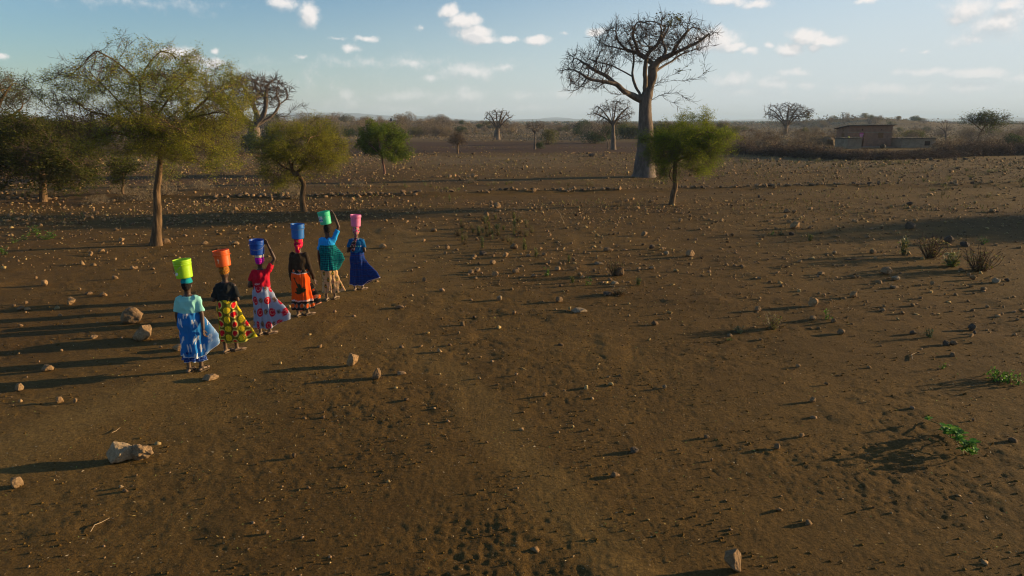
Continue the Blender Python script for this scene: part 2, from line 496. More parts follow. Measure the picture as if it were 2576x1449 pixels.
def build_ground():
    azd = np.concatenate([np.linspace(-180, -56, 42)[:-1], np.linspace(-56, -45, 50)[:-1], np.linspace(-45, 45, 560)[:-1], np.linspace(45, 56, 50)[:-1], np.linspace(56, 180, 42)[:-1]])
    rs = [0.6, 1.5, 2.4, 3.2]
    r = 3.8
    while r < 34:
        rs.append(r); r += max(0.021, 0.0040 * r + (0.00015 * r * r))
    k = 0.011
    while r < 8800:
        rs.append(r); r *= 1 + k; k = min(0.06, k * 1.022)
    rs = np.array(rs)
    A, R = np.meshgrid(np.radians(azd), rs)
    X = R * np.sin(A); Y = R * np.cos(A)
    x = X.ravel(); y = Y.ravel()
    z, path = soil(x, y)
    rr = np.hypot(x, y)
    z = z * (1 - sstep(90, 160, rr)) + terrain(x, y)
    nr, na = X.shape
    i = np.arange(nr - 1)[:, None] * na + np.arange(na)[None, :]
    j = np.arange(nr - 1)[:, None] * na + (np.arange(na)[None, :] + 1) % na
    faces = np.stack([i, i + na, j + na, j], axis=-1).reshape(-1, 4)[:, ::-1]
    n = len(x)
    verts = np.stack([x, y, z], 1)
    verts = np.vstack([verts, [[0, 0, 0]]])
    # masks: R path and painted glow around it, G ploughed / dark soil, B dry grass
    v_of = lambda y_: y_
    plough = sstep(88, 96, y) * (1 - sstep(128, 150, y)) * sstep(-60, -50, x) * (1 - sstep(22, 34, x))
    plough = plough + 0.6 * sstep(42, 46, y) * (1 - sstep(50, 56, y)) * (1 - sstep(-14, -4, x))
    grass = sstep(135, 160, rr) * 0.9
    grass = np.maximum(grass, 0.5 * sstep(55, 70, y) * (1 - sstep(80, 92, y)))
    tracks = 0
    for yy, x0, x1, w in ((71.5, 8, 80, 0.5), (97.0, -40, 20, 0.6), (106.5, -50, 25, 0.7), (77.0, -60, -5, 0.8), (44.0, -60, -3, 0.9)):
        d = np.abs(y - yy - 0.9 * np.sin(x / 9.0) - 0.012 * (x - x0) * 3)
        tracks = np.maximum(tracks, (1 - sstep(w * 0.5, w * 1.3, d)) * sstep(x0, x0 + 6, x) * (1 - sstep(x1 - 6, x1, x)) * 0.9)
    broad = 0.42 * (1 - sstep(0.6, 4.8, seg_dist(x, y, PATH_A) + 0.8 * vnoise(x / 1.5, y / 1.5, seed=14)))  # paler soil widening the path, a glow round the walkers put into colour
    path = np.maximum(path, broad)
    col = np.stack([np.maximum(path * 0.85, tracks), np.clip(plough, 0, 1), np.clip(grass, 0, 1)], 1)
    col = np.vstack([col, [[0, 0, 0]]])
    tri = np.stack([np.full(na, n), np.arange(na), (np.arange(na) + 1) % na], 1)
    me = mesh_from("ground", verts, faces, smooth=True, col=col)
    # close the hole below the camera
    m2 = mesh_from("ground_middle", np.vstack([verts[:na], [[0, 0, 0]]]), np.stack([np.full(na, na), (np.arange(na) + 1) % na, np.arange(na)], 1)[:, ::1], smooth=True, col=np.zeros((na + 1, 3)))
    bm = bmesh.new(); bm.from_mesh(me); bm.from_mesh(m2)
    bm.to_mesh(me); bm.free()
    bpy.data.meshes.remove(m2)
    me.polygons.foreach_set("use_smooth", np.ones(len(me.polygons), dtype=bool))

    m, t, b, out = new_mat("dry soil")
    at = t.n('ShaderNodeAttribute'); at.attribute_name = "tint"
    sc = t.n('ShaderNodeSeparateColor'); t.l(at.outputs['Color'], sc.inputs[0])
    tc = t.n('ShaderNodeTexCoord'); ob = tc.outputs['Object']
    nbig = t.noise(0.12, 5, 0.55, ob)
    nmid = t.noise(1.6, 5, 0.6, ob)
    nfin = t.noise(26.0, 6, 0.7, ob)
    base = t.ramp(nbig, [(0.3, SOIL_A), (0.7, SOIL_B)])
    base = t.mix(t.math('MULTIPLY', sc.outputs[0], 0.72), base, SOIL_PATH_GLOW)
    base = t.mix(t.math('MULTIPLY', sc.outputs[1], 0.8), base, SOIL_DARK)
    gcol = t.ramp(t.noise(0.05, 6, 0.65, ob), [(0.35, SOIL_B), (0.6, (0.20, 0.14, 0.07))])
    base = t.mix(sc.outputs[2], base, gcol)
    base = t.mix(1.0, base, t.ramp(nmid, [(0.25, (0.78,) * 3), (0.75, (1.2,) * 3)]), 'MULTIPLY')
    base = t.mix(1.0, base, t.ramp(nfin, [(0.3, (0.55,) * 3), (0.72, (1.42,) * 3)]), 'MULTIPLY')
    # pale grit and chaff
    vor = t.n('ShaderNodeTexVoronoi'); vor.inputs['Scale'].default_value = 14; t.l(ob, vor.inputs['Vector'])
    grit = t.math('LESS_THAN', vor.outputs['Distance'], 0.10)
    sel = t.math('GREATER_THAN', t.noise(3.1, 3, 0.6, ob), 0.57)
    base = t.mix(t.math('MULTIPLY', grit, t.math('MULTIPLY', sel, 0.8)), base, (0.34, 0.25, 0.14))
    t.l(base, b.inputs['Base Color'])
    b.inputs['Roughness'].default_value = 0.95; b.inputs['Specular IOR Level'].default_value = 0.1
    bp = t.n('ShaderNodeBump'); bp.inputs['Strength'].default_value = 1.0; bp.inputs['Distance'].default_value = 0.032
    t.l(t.noise(32, 9, 0.74, ob), bp.inputs['Height'])
    bp2 = t.n('ShaderNodeBump'); bp2.inputs['Strength'].default_value = 0.5; bp2.inputs['Distance'].default_value = 0.05
    t.l(t.noise(7, 5, 0.6, ob), bp2.inputs['Height']); t.l(bp.outputs[0], bp2.inputs['Normal'])
    t.l(bp2.outputs[0], b.inputs['Normal'])
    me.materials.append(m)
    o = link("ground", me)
    tag(o, "bare brown trampled soil of the dry field", kind="structure")
    return o


SOIL_A = (0.098, 0.0530, 0.0140)
SOIL_B = (0.140, 0.080, 0.0205)
SOIL_PATH_GLOW = (0.205, 0.130, 0.040)
SOIL_DARK = (0.075, 0.036, 0.019)
build_ground()


def gz(x, y):
    z, _ = soil(np.array([x], float), np.array([y], float))
    rr = math.hypot(x, y)
    return float(z[0] * (1 - sstep(90, 160, np.array([rr]))[0]) + terrain([x], [y])[0])


def gza(x, y):
    z, _ = soil(x, y)
    return z * (1 - sstep(90, 160, np.hypot(x, y))) + terrain(x, y)


# ------------------------------------------------------------------ far hills
def build_hills():
    m = mat_plain("hill scrub", (0.07, 0.075, 0.07), 0.95, 0.35, 0.004)
    def ridge(name, pts, y, base_y, label):
        us = np.linspace(pts[0][0], pts[-1][0], 160)
        vsn = np.interp(us, [p[0] for p in pts], [p[1] for p in pts])
        vsn = vsn + 0.8 * fbm(us / 60, us * 0, 4, seed=int(y)) * np.clip((305 - vsn) / 6, 0, 1)
        vsn = 305 - (305 - vsn) * 1.18
        V = []
        nrow = 9
        for k in range(nrow):
            f = k / (nrow - 1)
            for u, v in zip(us, vsn):
                p = P(u, v, y)
                yy = y + (base_y - y) * f
                xx = p.x * yy / y
                zz = p.z * (1 - f) ** 1.3 - 5 * f
                zz += 12 * float(vnoise(np.array([xx / 420]), np.array([yy / 300]), seed=5)[0]) * f * (1 - f) * 4
                V.append((xx, yy, zz))
        back = [(x, y + 900, -10) for (x, _, z) in V[:160]]
        V = V + back
        Fc = []
        for k in range(nrow - 1):
            for i in range(159):
                a = k * 160 + i
                Fc.append((a, a + 1, a + 161, a + 160))
        o0 = nrow * 160
        for i in range(159):
            Fc.append((i + 1, i, o0 + i, o0 + i + 1))
        me = mesh_from(name, V, Fc, smooth=True, mats=[m])
        tag(link(name, me), label, kind="structure")
    ridge("hills", [(300, 302), (560, 296), (700, 288), (800, 286.5), (900, 288), (980, 293), (1050, 294), (1100, 297), (1180, 302), (1260, 306)], 5200, 4300, "long low blue hill range on the horizon behind the bush")
    ridge("hills", [(1180, 306), (1300, 301.5), (1360, 299.5), (1420, 299), (1470, 301), (1520, 303), (1620, 306)], 5600, 4600, "flat-topped pale blue hill between the two baobabs")
    ridge("hills", [(1330, 304), (1370, 298), (1400, 296.5), (1430, 298), (1470, 304)], 7200, 6700, "faint farther hill top showing above the pale blue hill")
    ridge("hills", [(1780, 306), (1850, 302), (2000, 299), (2200, 300), (2400, 299), (2560, 297), (2800, 300)], 6800, 6000, "faint blue hill line far behind the brick house")


build_hills()

# ================================================================== TREES
def colonize(seeds, attract, step, kill, iters=120, rng=None, jitter=0.15, grav=0.0):
    """grow a branch skeleton towards attraction points. seeds: list of (points array, parent index or -1)"""
    pos = []; par = []
    for pts, pa in seeds:
        prev = pa
        for p in pts:
            pos.append(np.asarray(p, float)); par.append(prev); prev = len(pos) - 1
    pos = np.array(pos); par = list(par)
    n_seed = len(pos)
    A = np.asarray(attract, float)
    D = np.full(len(A), 1e9); I = np.zeros(len(A), int)
    for c in range(0, len(pos), 200):
        d = np.linalg.norm(A[:, None] - pos[None, c:c + 200], axis=2)
        k = d.argmin(1); dm = d[np.arange(len(A)), k]
        w = dm < D; D[w] = dm[w]; I[w] = k[w] + c
    alive = np.ones(len(A), bool)
    rng = rng or np.random.RandomState(0)
    P_ = [pos]
    cnt = len(pos)
    allpos = np.zeros((60000, 3)); allpos[:cnt] = pos
    made = {}
    for it in range(iters):
        alive &= D > kill
        if alive.sum() < 3: break
        a = np.nonzero(alive)[0]
        dirs = A[a] - allpos[I[a]]
        dirs /= np.linalg.norm(dirs, axis=1)[:, None] + 1e-9
        uniq, inv = np.unique(I[a], return_inverse=True)
        s = np.zeros((len(uniq), 3)); np.add.at(s, inv, dirs)
        s += rng.normal(0, jitter, s.shape) * np.linalg.norm(s, axis=1)[:, None]
        s /= np.linalg.norm(s, axis=1)[:, None] + 1e-9
        s[:, 2] += grav
        s /= np.linalg.norm(s, axis=1)[:, None] + 1e-9
        new = allpos[uniq] + s * step
        keep = []
        for q, u in enumerate(uniq):
            made[u] = made.get(u, 0) + 1
            if made[u] <= 4: keep.append(q)
        if not keep: break
        new = new[keep]; pu = uniq[keep]
        if cnt + len(new) > 59000: break
        allpos[cnt:cnt + len(new)] = new
        par.extend(int(u) for u in pu)
        d = np.linalg.norm(A[a][:, None] - new[None], axis=2)
        k = d.argmin(1); dm = d[np.arange(len(a)), k]
        w = dm < D[a]
        aw = a[w]; D[aw] = dm[w]; I[aw] = cnt + k[w]
        cnt += len(new)
    return allpos[:cnt].copy(), np.array(par), n_seed


def radii_for(pos, par, r_tip, r_base):
    n = len(pos)
    leafc = np.ones(n); kids = np.zeros(n, int)
    for i in range(n - 1, 0, -1):
        if par[i] >= 0: kids[par[i]] += 1
    def base(e):
        s = np.where(kids == 0, r_tip ** e, 0.0)
        for i in range(n - 1, 0, -1):
            if par[i] >= 0: s[par[i]] += s[i]
        return s
    lo, hi = 1.2, 6.0
    for _ in range(18):
        e = (lo + hi) / 2
        rb = base(e)[0] ** (1 / e)
        if rb > r_base: lo = e
        else: hi = e
    return base(e) ** (1 / e), kids


def tube_mesh(pos, par, rad, kids, gnarl=0.0, seed=0, min_r=0.0):
    """chains of rings; returns verts, faces (quads), per-vertex radius"""
    n = len(pos)
    main = -np.ones(n, int)
    order = np.argsort(rad)
    for i in order:                     # the thickest child wins
        if par[i] >= 0: main[par[i]] = i
    V = []; Fq = []; R = []
    vc = 0
    starts = [0] + [i for i in range(n) if par[i] >= 0 and main[par[i]] != i]
    for s in starts:
        if rad[s] < min_r: continue
        ch = [s]
        while main[ch[-1]] >= 0:
            ch.append(main[ch[-1]])
        idx = ch
        pts = pos[idx]; rr = rad[idx]
        if par[s] >= 0:
            pts = np.vstack([pos[par[s]], pts]); rr = np.concatenate([[min(rad[s] * 1.15, rad[par[s]])], rr])
        if len(pts) < 2: continue
        r0 = rr[0]
        ns = 14 if r0 > 0.3 else 9 if r0 > 0.1 else 6 if r0 > 0.035 else 4 if r0 > 0.015 else 3
        tan = np.gradient(pts, axis=0); tan /= np.linalg.norm(tan, axis=1)[:, None] + 1e-9
        nrm = np.cross(tan[0], [0.3, 0.9, 0.1]); nrm /= np.linalg.norm(nrm) + 1e-9
        an = np.arange(ns) * 2 * np.pi / ns
        ca, sa = np.cos(an)[:, None], np.sin(an)[:, None]
        for k in range(len(pts)):
            nrm = nrm - tan[k] * np.dot(nrm, tan[k]); nrm /= np.linalg.norm(nrm) + 1e-9
            bn = np.cross(tan[k], nrm)
            rk = rr[k]
            ring = pts[k] + (ca * nrm + sa * bn) * rk
            V.append(ring); R.extend([rk] * ns)
        m = len(pts)
        base = vc + (np.arange(m - 1) * ns)[:, None]
        j = np.arange(ns)[None, :]; j2 = (j + 1) % ns
        Fq.append(np.stack([base + j, base + j2, base + ns + j2, base + ns + j], -1).reshape(-1, 4))
        vc += m * ns
    V = np.vstack(V); Fq = np.vstack(Fq); R = np.array(R)
    if gnarl:
        g = vnoise(V[:, 0] * 3.0, V[:, 1] * 3.0, V[:, 2] * 0.9, seed=seed) + 0.5 * vnoise(V[:, 0] * 8, V[:, 1] * 8, V[:, 2] * 2.5, seed=seed + 1)
        h = vnoise(V[:, 2] * 0.9 + 3, V[:, 0] * 3.0, V[:, 1] * 3.0, seed=seed + 2)
        w = np.clip(R, 0, 0.6) * gnarl
        V[:, 0] += g * w; V[:, 1] += h * w
    return V, Fq, R


def slivers(centres, n_each, spread, length, width, rng, palette, flat=0.3, up=0.0, clump=None):
    """small leaf-like diamonds round centres; returns verts, faces, colours"""
    M = len(centres) * n_each
    c = np.repeat(centres, n_each, 0) + rng.normal(0, spread, (M, 3)) * [1, 1, 0.8]
    d = rng.normal(0, 1, (M, 3)); d[:, 2] = d[:, 2] * flat + up
    d /= np.linalg.norm(d, axis=1)[:, None]
    s = np.cross(d, rng.normal(0, 1, (M, 3))); s /= np.linalg.norm(s, axis=1)[:, None] + 1e-9
    L = length * rng.uniform(0.6, 1.3, (M, 1)); W = width * rng.uniform(0.6, 1.3, (M, 1))
    v = np.stack([c - d * L / 2, c + s * W / 2, c + d * L / 2, c - s * W / 2], 1).reshape(-1, 3)
    f = np.arange(M * 4).reshape(M, 4)
    pal = np.array(palette)
    pick = rng.randint(0, len(pal), M)
    if clump:
        q = vnoise(c[:, 0] / clump, c[:, 1] / clump, c[:, 2] / clump, seed=17) * 0.5 + 0.5
        pick = np.clip((q * len(pal) + rng.normal(0, 0.6, M)).astype(int), 0, len(pal) - 1)
    col = pal[pick] * rng.uniform(0.75, 1.25, (M, 1))
    return v, f, np.repeat(col, 4, 0)


def in_ellipsoids(ells, n, rng, shell=0.0, frame=None):
    """points in a union of ellipsoids [(centre, radii, weight)]"""
    w = np.array([e[2] * np.prod(e[1]) ** 0.8 for e in ells]); w /= w.sum()
    out = []
    for (c, r, _), k in zip(ells, (w * n).astype(int) + 1):
        d = rng.normal(0, 1, (k, 3)); d /= np.linalg.norm(d, axis=1)[:, None]
        rad = rng.uniform(shell ** 3, 1, (k, 1)) ** (1 / 3)
        nz = 1 + 0.30 * vnoise(d[:, 0] * 2.3 + c[0], d[:, 1] * 2.3 + c[1], d[:, 2] * 2.3 + c[2], seed=int(abs(c[0]) * 10) % 97)[:, None]
        out.append(np.array(c) + d * rad * np.array(r) * nz)
    return np.vstack(out)


def line(pts, step):
    """resample a polyline with rounded corners"""
    pts = [np.asarray(p, float) for p in pts]
    out = []
    n = len(pts)
    for i in range(n - 1):
        p0 = pts[max(i - 1, 0)]; p1 = pts[i]; p2 = pts[i + 1]; p3 = pts[min(i + 2, n - 1)]
        k = max(1, int(round(np.linalg.norm(p2 - p1) / step)))
        for j in range(k):
            t = j / k
            out.append(0.5 * ((2 * p1) + (-p0 + p2) * t + (2 * p0 - 5 * p1 + 4 * p2 - p3) * t * t + (-p0 + 3 * p1 - 3 * p2 + p3) * t ** 3))
    out.append(pts[-1])
    return out


# ---- bark
def mat_bark(name, a, b_, vscale=6.0, stretch=0.25, bump=0.6, dist=0.03):
    m, t, b, out = new_mat(name)
    tc = t.n('ShaderNodeTexCoord')
    mp = t.n('ShaderNodeMapping'); mp.inputs['Scale'].default_value = (1, 1, stretch); t.l(tc.outputs['Object'], mp.inputs[0])
    f = t.noise(vscale, 6, 0.65, mp.outputs[0], 0.4)
    f2 = t.noise(vscale * 0.22, 4, 0.6, tc.outputs['Object'])
    c = t.mix(1.0, t.ramp(f, [(0.3, a), (0.7, b_)]), t.ramp(f2, [(0.3, (0.75,) * 3), (0.7, (1.2,) * 3)]), 'MULTIPLY')
    t.l(c, b.inputs['Base Color'])
    bp = t.n('ShaderNodeBump'); bp.inputs['Strength'].default_value = bump; bp.inputs['Distance'].default_value = dist
    t.l(f, bp.inputs['Height']); t.l(bp.outputs[0], b.inputs['Normal'])
    b.inputs['Roughness'].default_value = 0.9
    return m


M_BAOBAB = mat_bark("baobab bark", (0.080, 0.060, 0.046), (0.20, 0.150, 0.115), 5.0, 0.35, 0.8, 0.05)
M_TWIG = mat_plain("bare twig", (0.075, 0.052, 0.040), 0.9, 0.25, 3.0)
M_ACBARK = mat_bark("acacia bark", (0.045, 0.028, 0.015), (0.22, 0.135, 0.07), 16.0, 0.14, 1.0, 0.05)
M_ACBARK_RED = mat_bark("red acacia bark", (0.16, 0.075, 0.05), (0.26, 0.14, 0.10), 22.0, 0.18, 0.8, 0.02)
M_LEAF = mat_tint("fine leaves", 0.75, 0.12, transl=0.42)
M_DRYLEAF = mat_tint("dry twigs and leaves", 0.9, 0.08, transl=0.12)

OLIVE = [(0.10, 0.12, 0.014), (0.16, 0.18, 0.018), (0.23, 0.225, 0.026), (0.28, 0.25, 0.035), (0.16, 0.20, 0.02)]
OLIVE_Y = [(0.12, 0.125, 0.014), (0.18, 0.18, 0.018), (0.25, 0.225, 0.024), (0.16, 0.17, 0.02)]
DARKG = [(0.035, 0.045, 0.010), (0.055, 0.070, 0.012), (0.08, 0.09, 0.016), (0.09, 0.08, 0.02)]
GREEN = [(0.06, 0.10, 0.012), (0.10, 0.145, 0.015), (0.15, 0.185, 0.02), (0.07, 0.11, 0.012)]
THORN = [(0.13, 0.085, 0.06), (0.16, 0.125, 0.085), (0.09, 0.075, 0.055), (0.19, 0.15, 0.10)]


def r_is_fat(r): return r.max() > .4


def finish_tree(root, pos, par, rad, kids, trunk_nodes, bark, twig_mat, leaf=None, leaf_mat=None, gnarl=0.15, seed=0, split_r=0.02, loc=(0, 0, 0)):
    """split a skeleton into trunk, branches, foliage under the thing"""
    L = np.array(loc)
    trunk_set = np.zeros(len(pos), bool); trunk_set[:trunk_nodes] = True
    # trunk
    tp = pos[:trunk_nodes]; tr = rad[:trunk_nodes]
    ppar = np.arange(-1, trunk_nodes - 1)
    k = 12 if len(tp) < 12 else 1
    # refine the trunk with smooth steps
    pts = line(list(tp), max(0.05, tr.mean() * 0.35))
    ts = np.linspace(0, 1, len(pts)); rs = np.interp(ts * (len(tr) - 1), np.arange(len(tr)), tr)
    V, Fc, R = tube_mesh(np.array(pts), np.arange(-1, len(pts) - 1), rs, None, gnarl * (0.35 if r_is_fat(tr) else 0.8), seed)
    me = mesh_from("trunk", V - L, Fc, smooth=True, mats=[bark])
    o = link("trunk", me, root); KIDS.setdefault(root.name, []).append(o)
    # branches: everything else; children of trunk start at the trunk
    V, Fc, R = tube_mesh_sub(pos, par, rad, trunk_set, gnarl, seed)
    thick = R > split_r
    me = mesh_from("branches", V - L, Fc, smooth=True, mats=[bark, twig_mat])
    fi = (~thick[Fc[:, 0]]).astype(np.int32)
    me.polygons.foreach_set("material_index", fi)
    o = link("branches", me, root); KIDS[root.name].append(o)
    if leaf is not None:
        v, f, c = leaf
        me = mesh_from("foliage", v - L, f, col=c, mats=[leaf_mat])
        o = link("foliage", me, root); KIDS[root.name].append(o)
    return root


def tube_mesh_sub(pos, par, rad, skip, gnarl, seed):
    n = len(pos)
    rad2 = rad.copy()
    main = -np.ones(n, int)
    for i in np.argsort(rad):
        if par[i] >= 0 and not skip[i] and not skip[par[i]]: main[par[i]] = i
    V = []; Fq = []; R = []; vc = 0
    starts = [i for i in range(n) if not skip[i] and (par[i] < 0 or skip[par[i]] or main[par[i]] != i)]
    for s in starts:
        ch = [s]
        while main[ch[-1]] >= 0: ch.append(main[ch[-1]])
        pts = pos[ch]; rr = rad2[ch]
        if par[s] >= 0:
            pts = np.vstack([pos[par[s]], pts]); rr = np.concatenate([[min(rad2[s] * 1.2, rad2[par[s]])], rr])
        if len(pts) < 2: continue
        r0 = rr[0]
        ns = 12 if r0 > 0.2 else 8 if r0 > 0.08 else 6 if r0 > 0.035 else 4 if r0 > 0.018 else 3
        if len(pts) > 4 and r0 > 0.02:      # smooth the zigzag a little
            q = pts.copy(); q[1:-1] = (pts[:-2] + 2 * pts[1:-1] + pts[2:]) / 4; pts = q
        tan = np.gradient(pts, axis=0); tan /= np.linalg.norm(tan, axis=1)[:, None] + 1e-9
        nrm = np.cross(tan[0], [0.3, 0.9, 0.1]); nrm /= np.linalg.norm(nrm) + 1e-9
        an = np.arange(ns) * 2 * np.pi / ns
        ca, sa = np.cos(an)[:, None], np.sin(an)[:, None]
        for k in range(len(pts)):
            nrm = nrm - tan[k] * np.dot(nrm, tan[k]); nrm /= np.linalg.norm(nrm) + 1e-9
            bn = np.cross(tan[k], nrm)
            V.append(pts[k] + (ca * nrm + sa * bn) * rr[k]); R.extend([rr[k]] * ns)
        m = len(pts)
        base = vc + (np.arange(m - 1) * ns)[:, None]
        j = np.arange(ns)[None, :]; j2 = (j + 1) % ns
        Fq.append(np.stack([base + j, base + j2, base + ns + j2, base + ns + j], -1).reshape(-1, 4))
        vc += m * ns
    V = np.vstack(V); Fq = np.vstack(Fq); R = np.array(R)
    if gnarl:
        w = np.clip(R, 0, 0.6) * gnarl
        for q, (ax, fr) in enumerate(((0, 3.0), (2, 2.2), (1, 2.6), (0, 7.0), (2, 8.0))):
            V[:, ax] += vnoise(V[:, 0] * fr, V[:, 1] * fr, V[:, 2] * fr * .8, seed=seed + q) * w * (1 if fr < 5 else .5)
    return V, Fq, R


def tree_at(name, label, cat, u, v, trunk, limbs, ells, n_attr, step, kill, r_base, r_tip, bark, twig, seed,
            y=None, group=None, depth=1.0, leaf=None, gnarl=0.15, jitter=0.15, grav=0.0, shell=0.0, r_trunk_profile=None,
            extra_twigs=0, twig_len=0.12, foot=1.25, clump_cut=-0.18, twig_rand=0.8, twig_up=0.0):
    """trunk, limbs, ells are given in picture points at the tree's own distance; (du) depth offsets in metres.
    trunk: [(u,v,dy)], limbs: list of [(u,v,dy)...], ells: [(u,v,dy, ru, rv, rdepth_m, weight)]"""
    rng = np.random.RandomState(seed)
    base = G(u, v) if y is None else P(u, v, y)
    Y = base.y
    gzv = gz(base.x, base.y)
    base.z = gzv
    W = lambda p: np.array(P(p[0], p[1], Y + (p[2] if len(p) > 2 else 0.0) * depth))
    tpts = [np.array(W(p)) for p in trunk]
    tpts[0][2] = gzv - 0.12
    tl = line(tpts, step)
    seeds = [(tl, -1)]
    allp = np.array(tl); cnt = len(tl)
    for L in limbs:
        lp = [W(p) for p in L]
        k = int(np.argmin(np.linalg.norm(allp - lp[0], axis=1)))
        pl = line(lp, step)[1:]
        # a little wander so that limbs are not drawn lines
        pl = np.array(pl); pl[:, 1] += 0.25 * step * rng.normal(0, 1, len(pl)).cumsum() * 0.3
        seeds.append((list(pl), k)); allp = np.vstack([allp, pl]); cnt += len(pl)
    E = []
    for (eu, ev, dy, ru, rv, rd, w) in ells:
        c = W((eu, ev, dy)); m_ = pxm(Y)
        E.append((c, (ru * m_, rd, rv * m_), w))
    A = in_ellipsoids(E, int(n_attr * 1.7), rng, shell)
    sc_ = max(0.5, np.mean([e[1][0] for e in E]) * 0.42)
    cl = vnoise(A[:, 0] / sc_ + seed, A[:, 1] / sc_, A[:, 2] / (sc_ * 0.7), seed=seed)
    A = A[cl > clump_cut][:n_attr]
    pos, par, ns = colonize(seeds, A, step, kill, rng=rng, jitter=jitter, grav=grav)
    rad, kids = radii_for(pos, par, r_tip, r_base)
    nt_ = len(tl)
    if r_trunk_profile is not None:
        f = np.linspace(0, 1, nt_)
        rad[:nt_] = np.interp(f, [p[0] for p in r_trunk_profile], [p[1] for p in r_trunk_profile])
    else:
        f = np.linspace(0, 1, nt_)
        rad[:nt_] = np.maximum(rad[:nt_], r_base * (1 - 0.35 * f)) * (1 + (foot - 1) * np.exp(-f * 14))
    for i in range(1, len(pos)):
        if par[i] >= 0: rad[i] = min(rad[i], rad[par[i]] * 0.97)
    tips = np.nonzero(kids == 0)[0]
    if extra_twigs:
        # short side twigs off thin branches
        cand = np.nonzero(rad < r_tip * 4)[0]; cand = cand[cand > nt_]
        pick = rng.choice(cand, extra_twigs)
        pdir = pos[pick] - pos[np.maximum(par[pick], 0)]; pdir /= np.linalg.norm(pdir, axis=1)[:, None] + 1e-9
        d = rng.normal(0, 1, (extra_twigs, 3)); d /= np.linalg.norm(d, axis=1)[:, None]
        d = d * twig_rand + pdir; d[:, 2] += twig_up; d /= np.linalg.norm(d, axis=1)[:, None]
        L1 = twig_len * rng.uniform(0.5, 1.4, (extra_twigs, 1))
        p1 = pos[pick] + d * L1
        d2 = d + rng.normal(0, 0.5, d.shape); d2 /= np.linalg.norm(d2, axis=1)[:, None]
        p2 = p1 + d2 * L1 * 0.8
        n0 = len(pos)
        pos = np.vstack([pos, p1, p2])
        par = np.concatenate([par, pick, np.arange(n0, n0 + extra_twigs)])
        rad = np.concatenate([rad, np.full(extra_twigs, r_tip * 0.8), np.full(extra_twigs, r_tip * 0.4)])
        tips = np.concatenate([tips, np.arange(n0 + extra_twigs, n0 + 2 * extra_twigs)])
    lf = None
    if leaf is not None:
        cand = np.nonzero(rad < leaf.get('max_r', r_tip * 3.0))[0]; cand = cand[cand >= nt_]
        if 'mask' in leaf: cand = cand[leaf['mask'](pos[cand], W, rng)]
        c = pos[cand]
        g_ = leaf.get('gap', 0.0)
        if g_ and len(c):
            gs = leaf.get('gs', 0.55)
            q = vnoise(c[:, 0] / gs + seed, c[:, 1] / gs, c[:, 2] / (gs * .8), seed=seed + 3) + .5 * vnoise(c[:, 0] / gs * 2.3, c[:, 1] / gs * 2.3, c[:, 2] / gs * 2.6, seed=seed + 4)
            c = c[rng.uniform(0, 1, len(c)) < np.clip(.5 + q * g_, .04, 1)]
        if 'n_centres' in leaf and len(c):
            c = c[rng.randint(0, len(c), leaf['n_centres'])] + rng.normal(0, leaf.get('cs', 0.05), (leaf['n_centres'], 3))
        lf = slivers(c, leaf['n'], leaf['spread'], leaf['len'], leaf['wid'], rng, leaf['pal'], leaf.get('flat', 0.4), leaf.get('up', 0.0), leaf.get('clump'))
    root = thing(name, label, cat, tuple(base), 0, group)
    finish_tree(root, pos, par, rad, kids, nt_, bark, twig, lf, leaf.get('mat', M_LEAF) if leaf else None, gnarl, seed, split_r=r_tip * 2.2, loc=tuple(base))
    return root


# ---------------- the big baobab
def bz(zx, zy, dy=0.0):
    return (1368.4 + zx * 0.3704, zy * 0.3704, dy)


def leaf_mask_boxes(boxes, prob):
    def f(p, W, rng):
        keep = np.zeros(len(p), bool)
        for (c, r) in boxes:
            cc = W(c)
            keep |= (np.linalg.norm((p - cc) / np.array([r, 2.5, r]), axis=1) < 1)
        return keep & (rng.uniform(0, 1, len(p)) < prob)
    return f


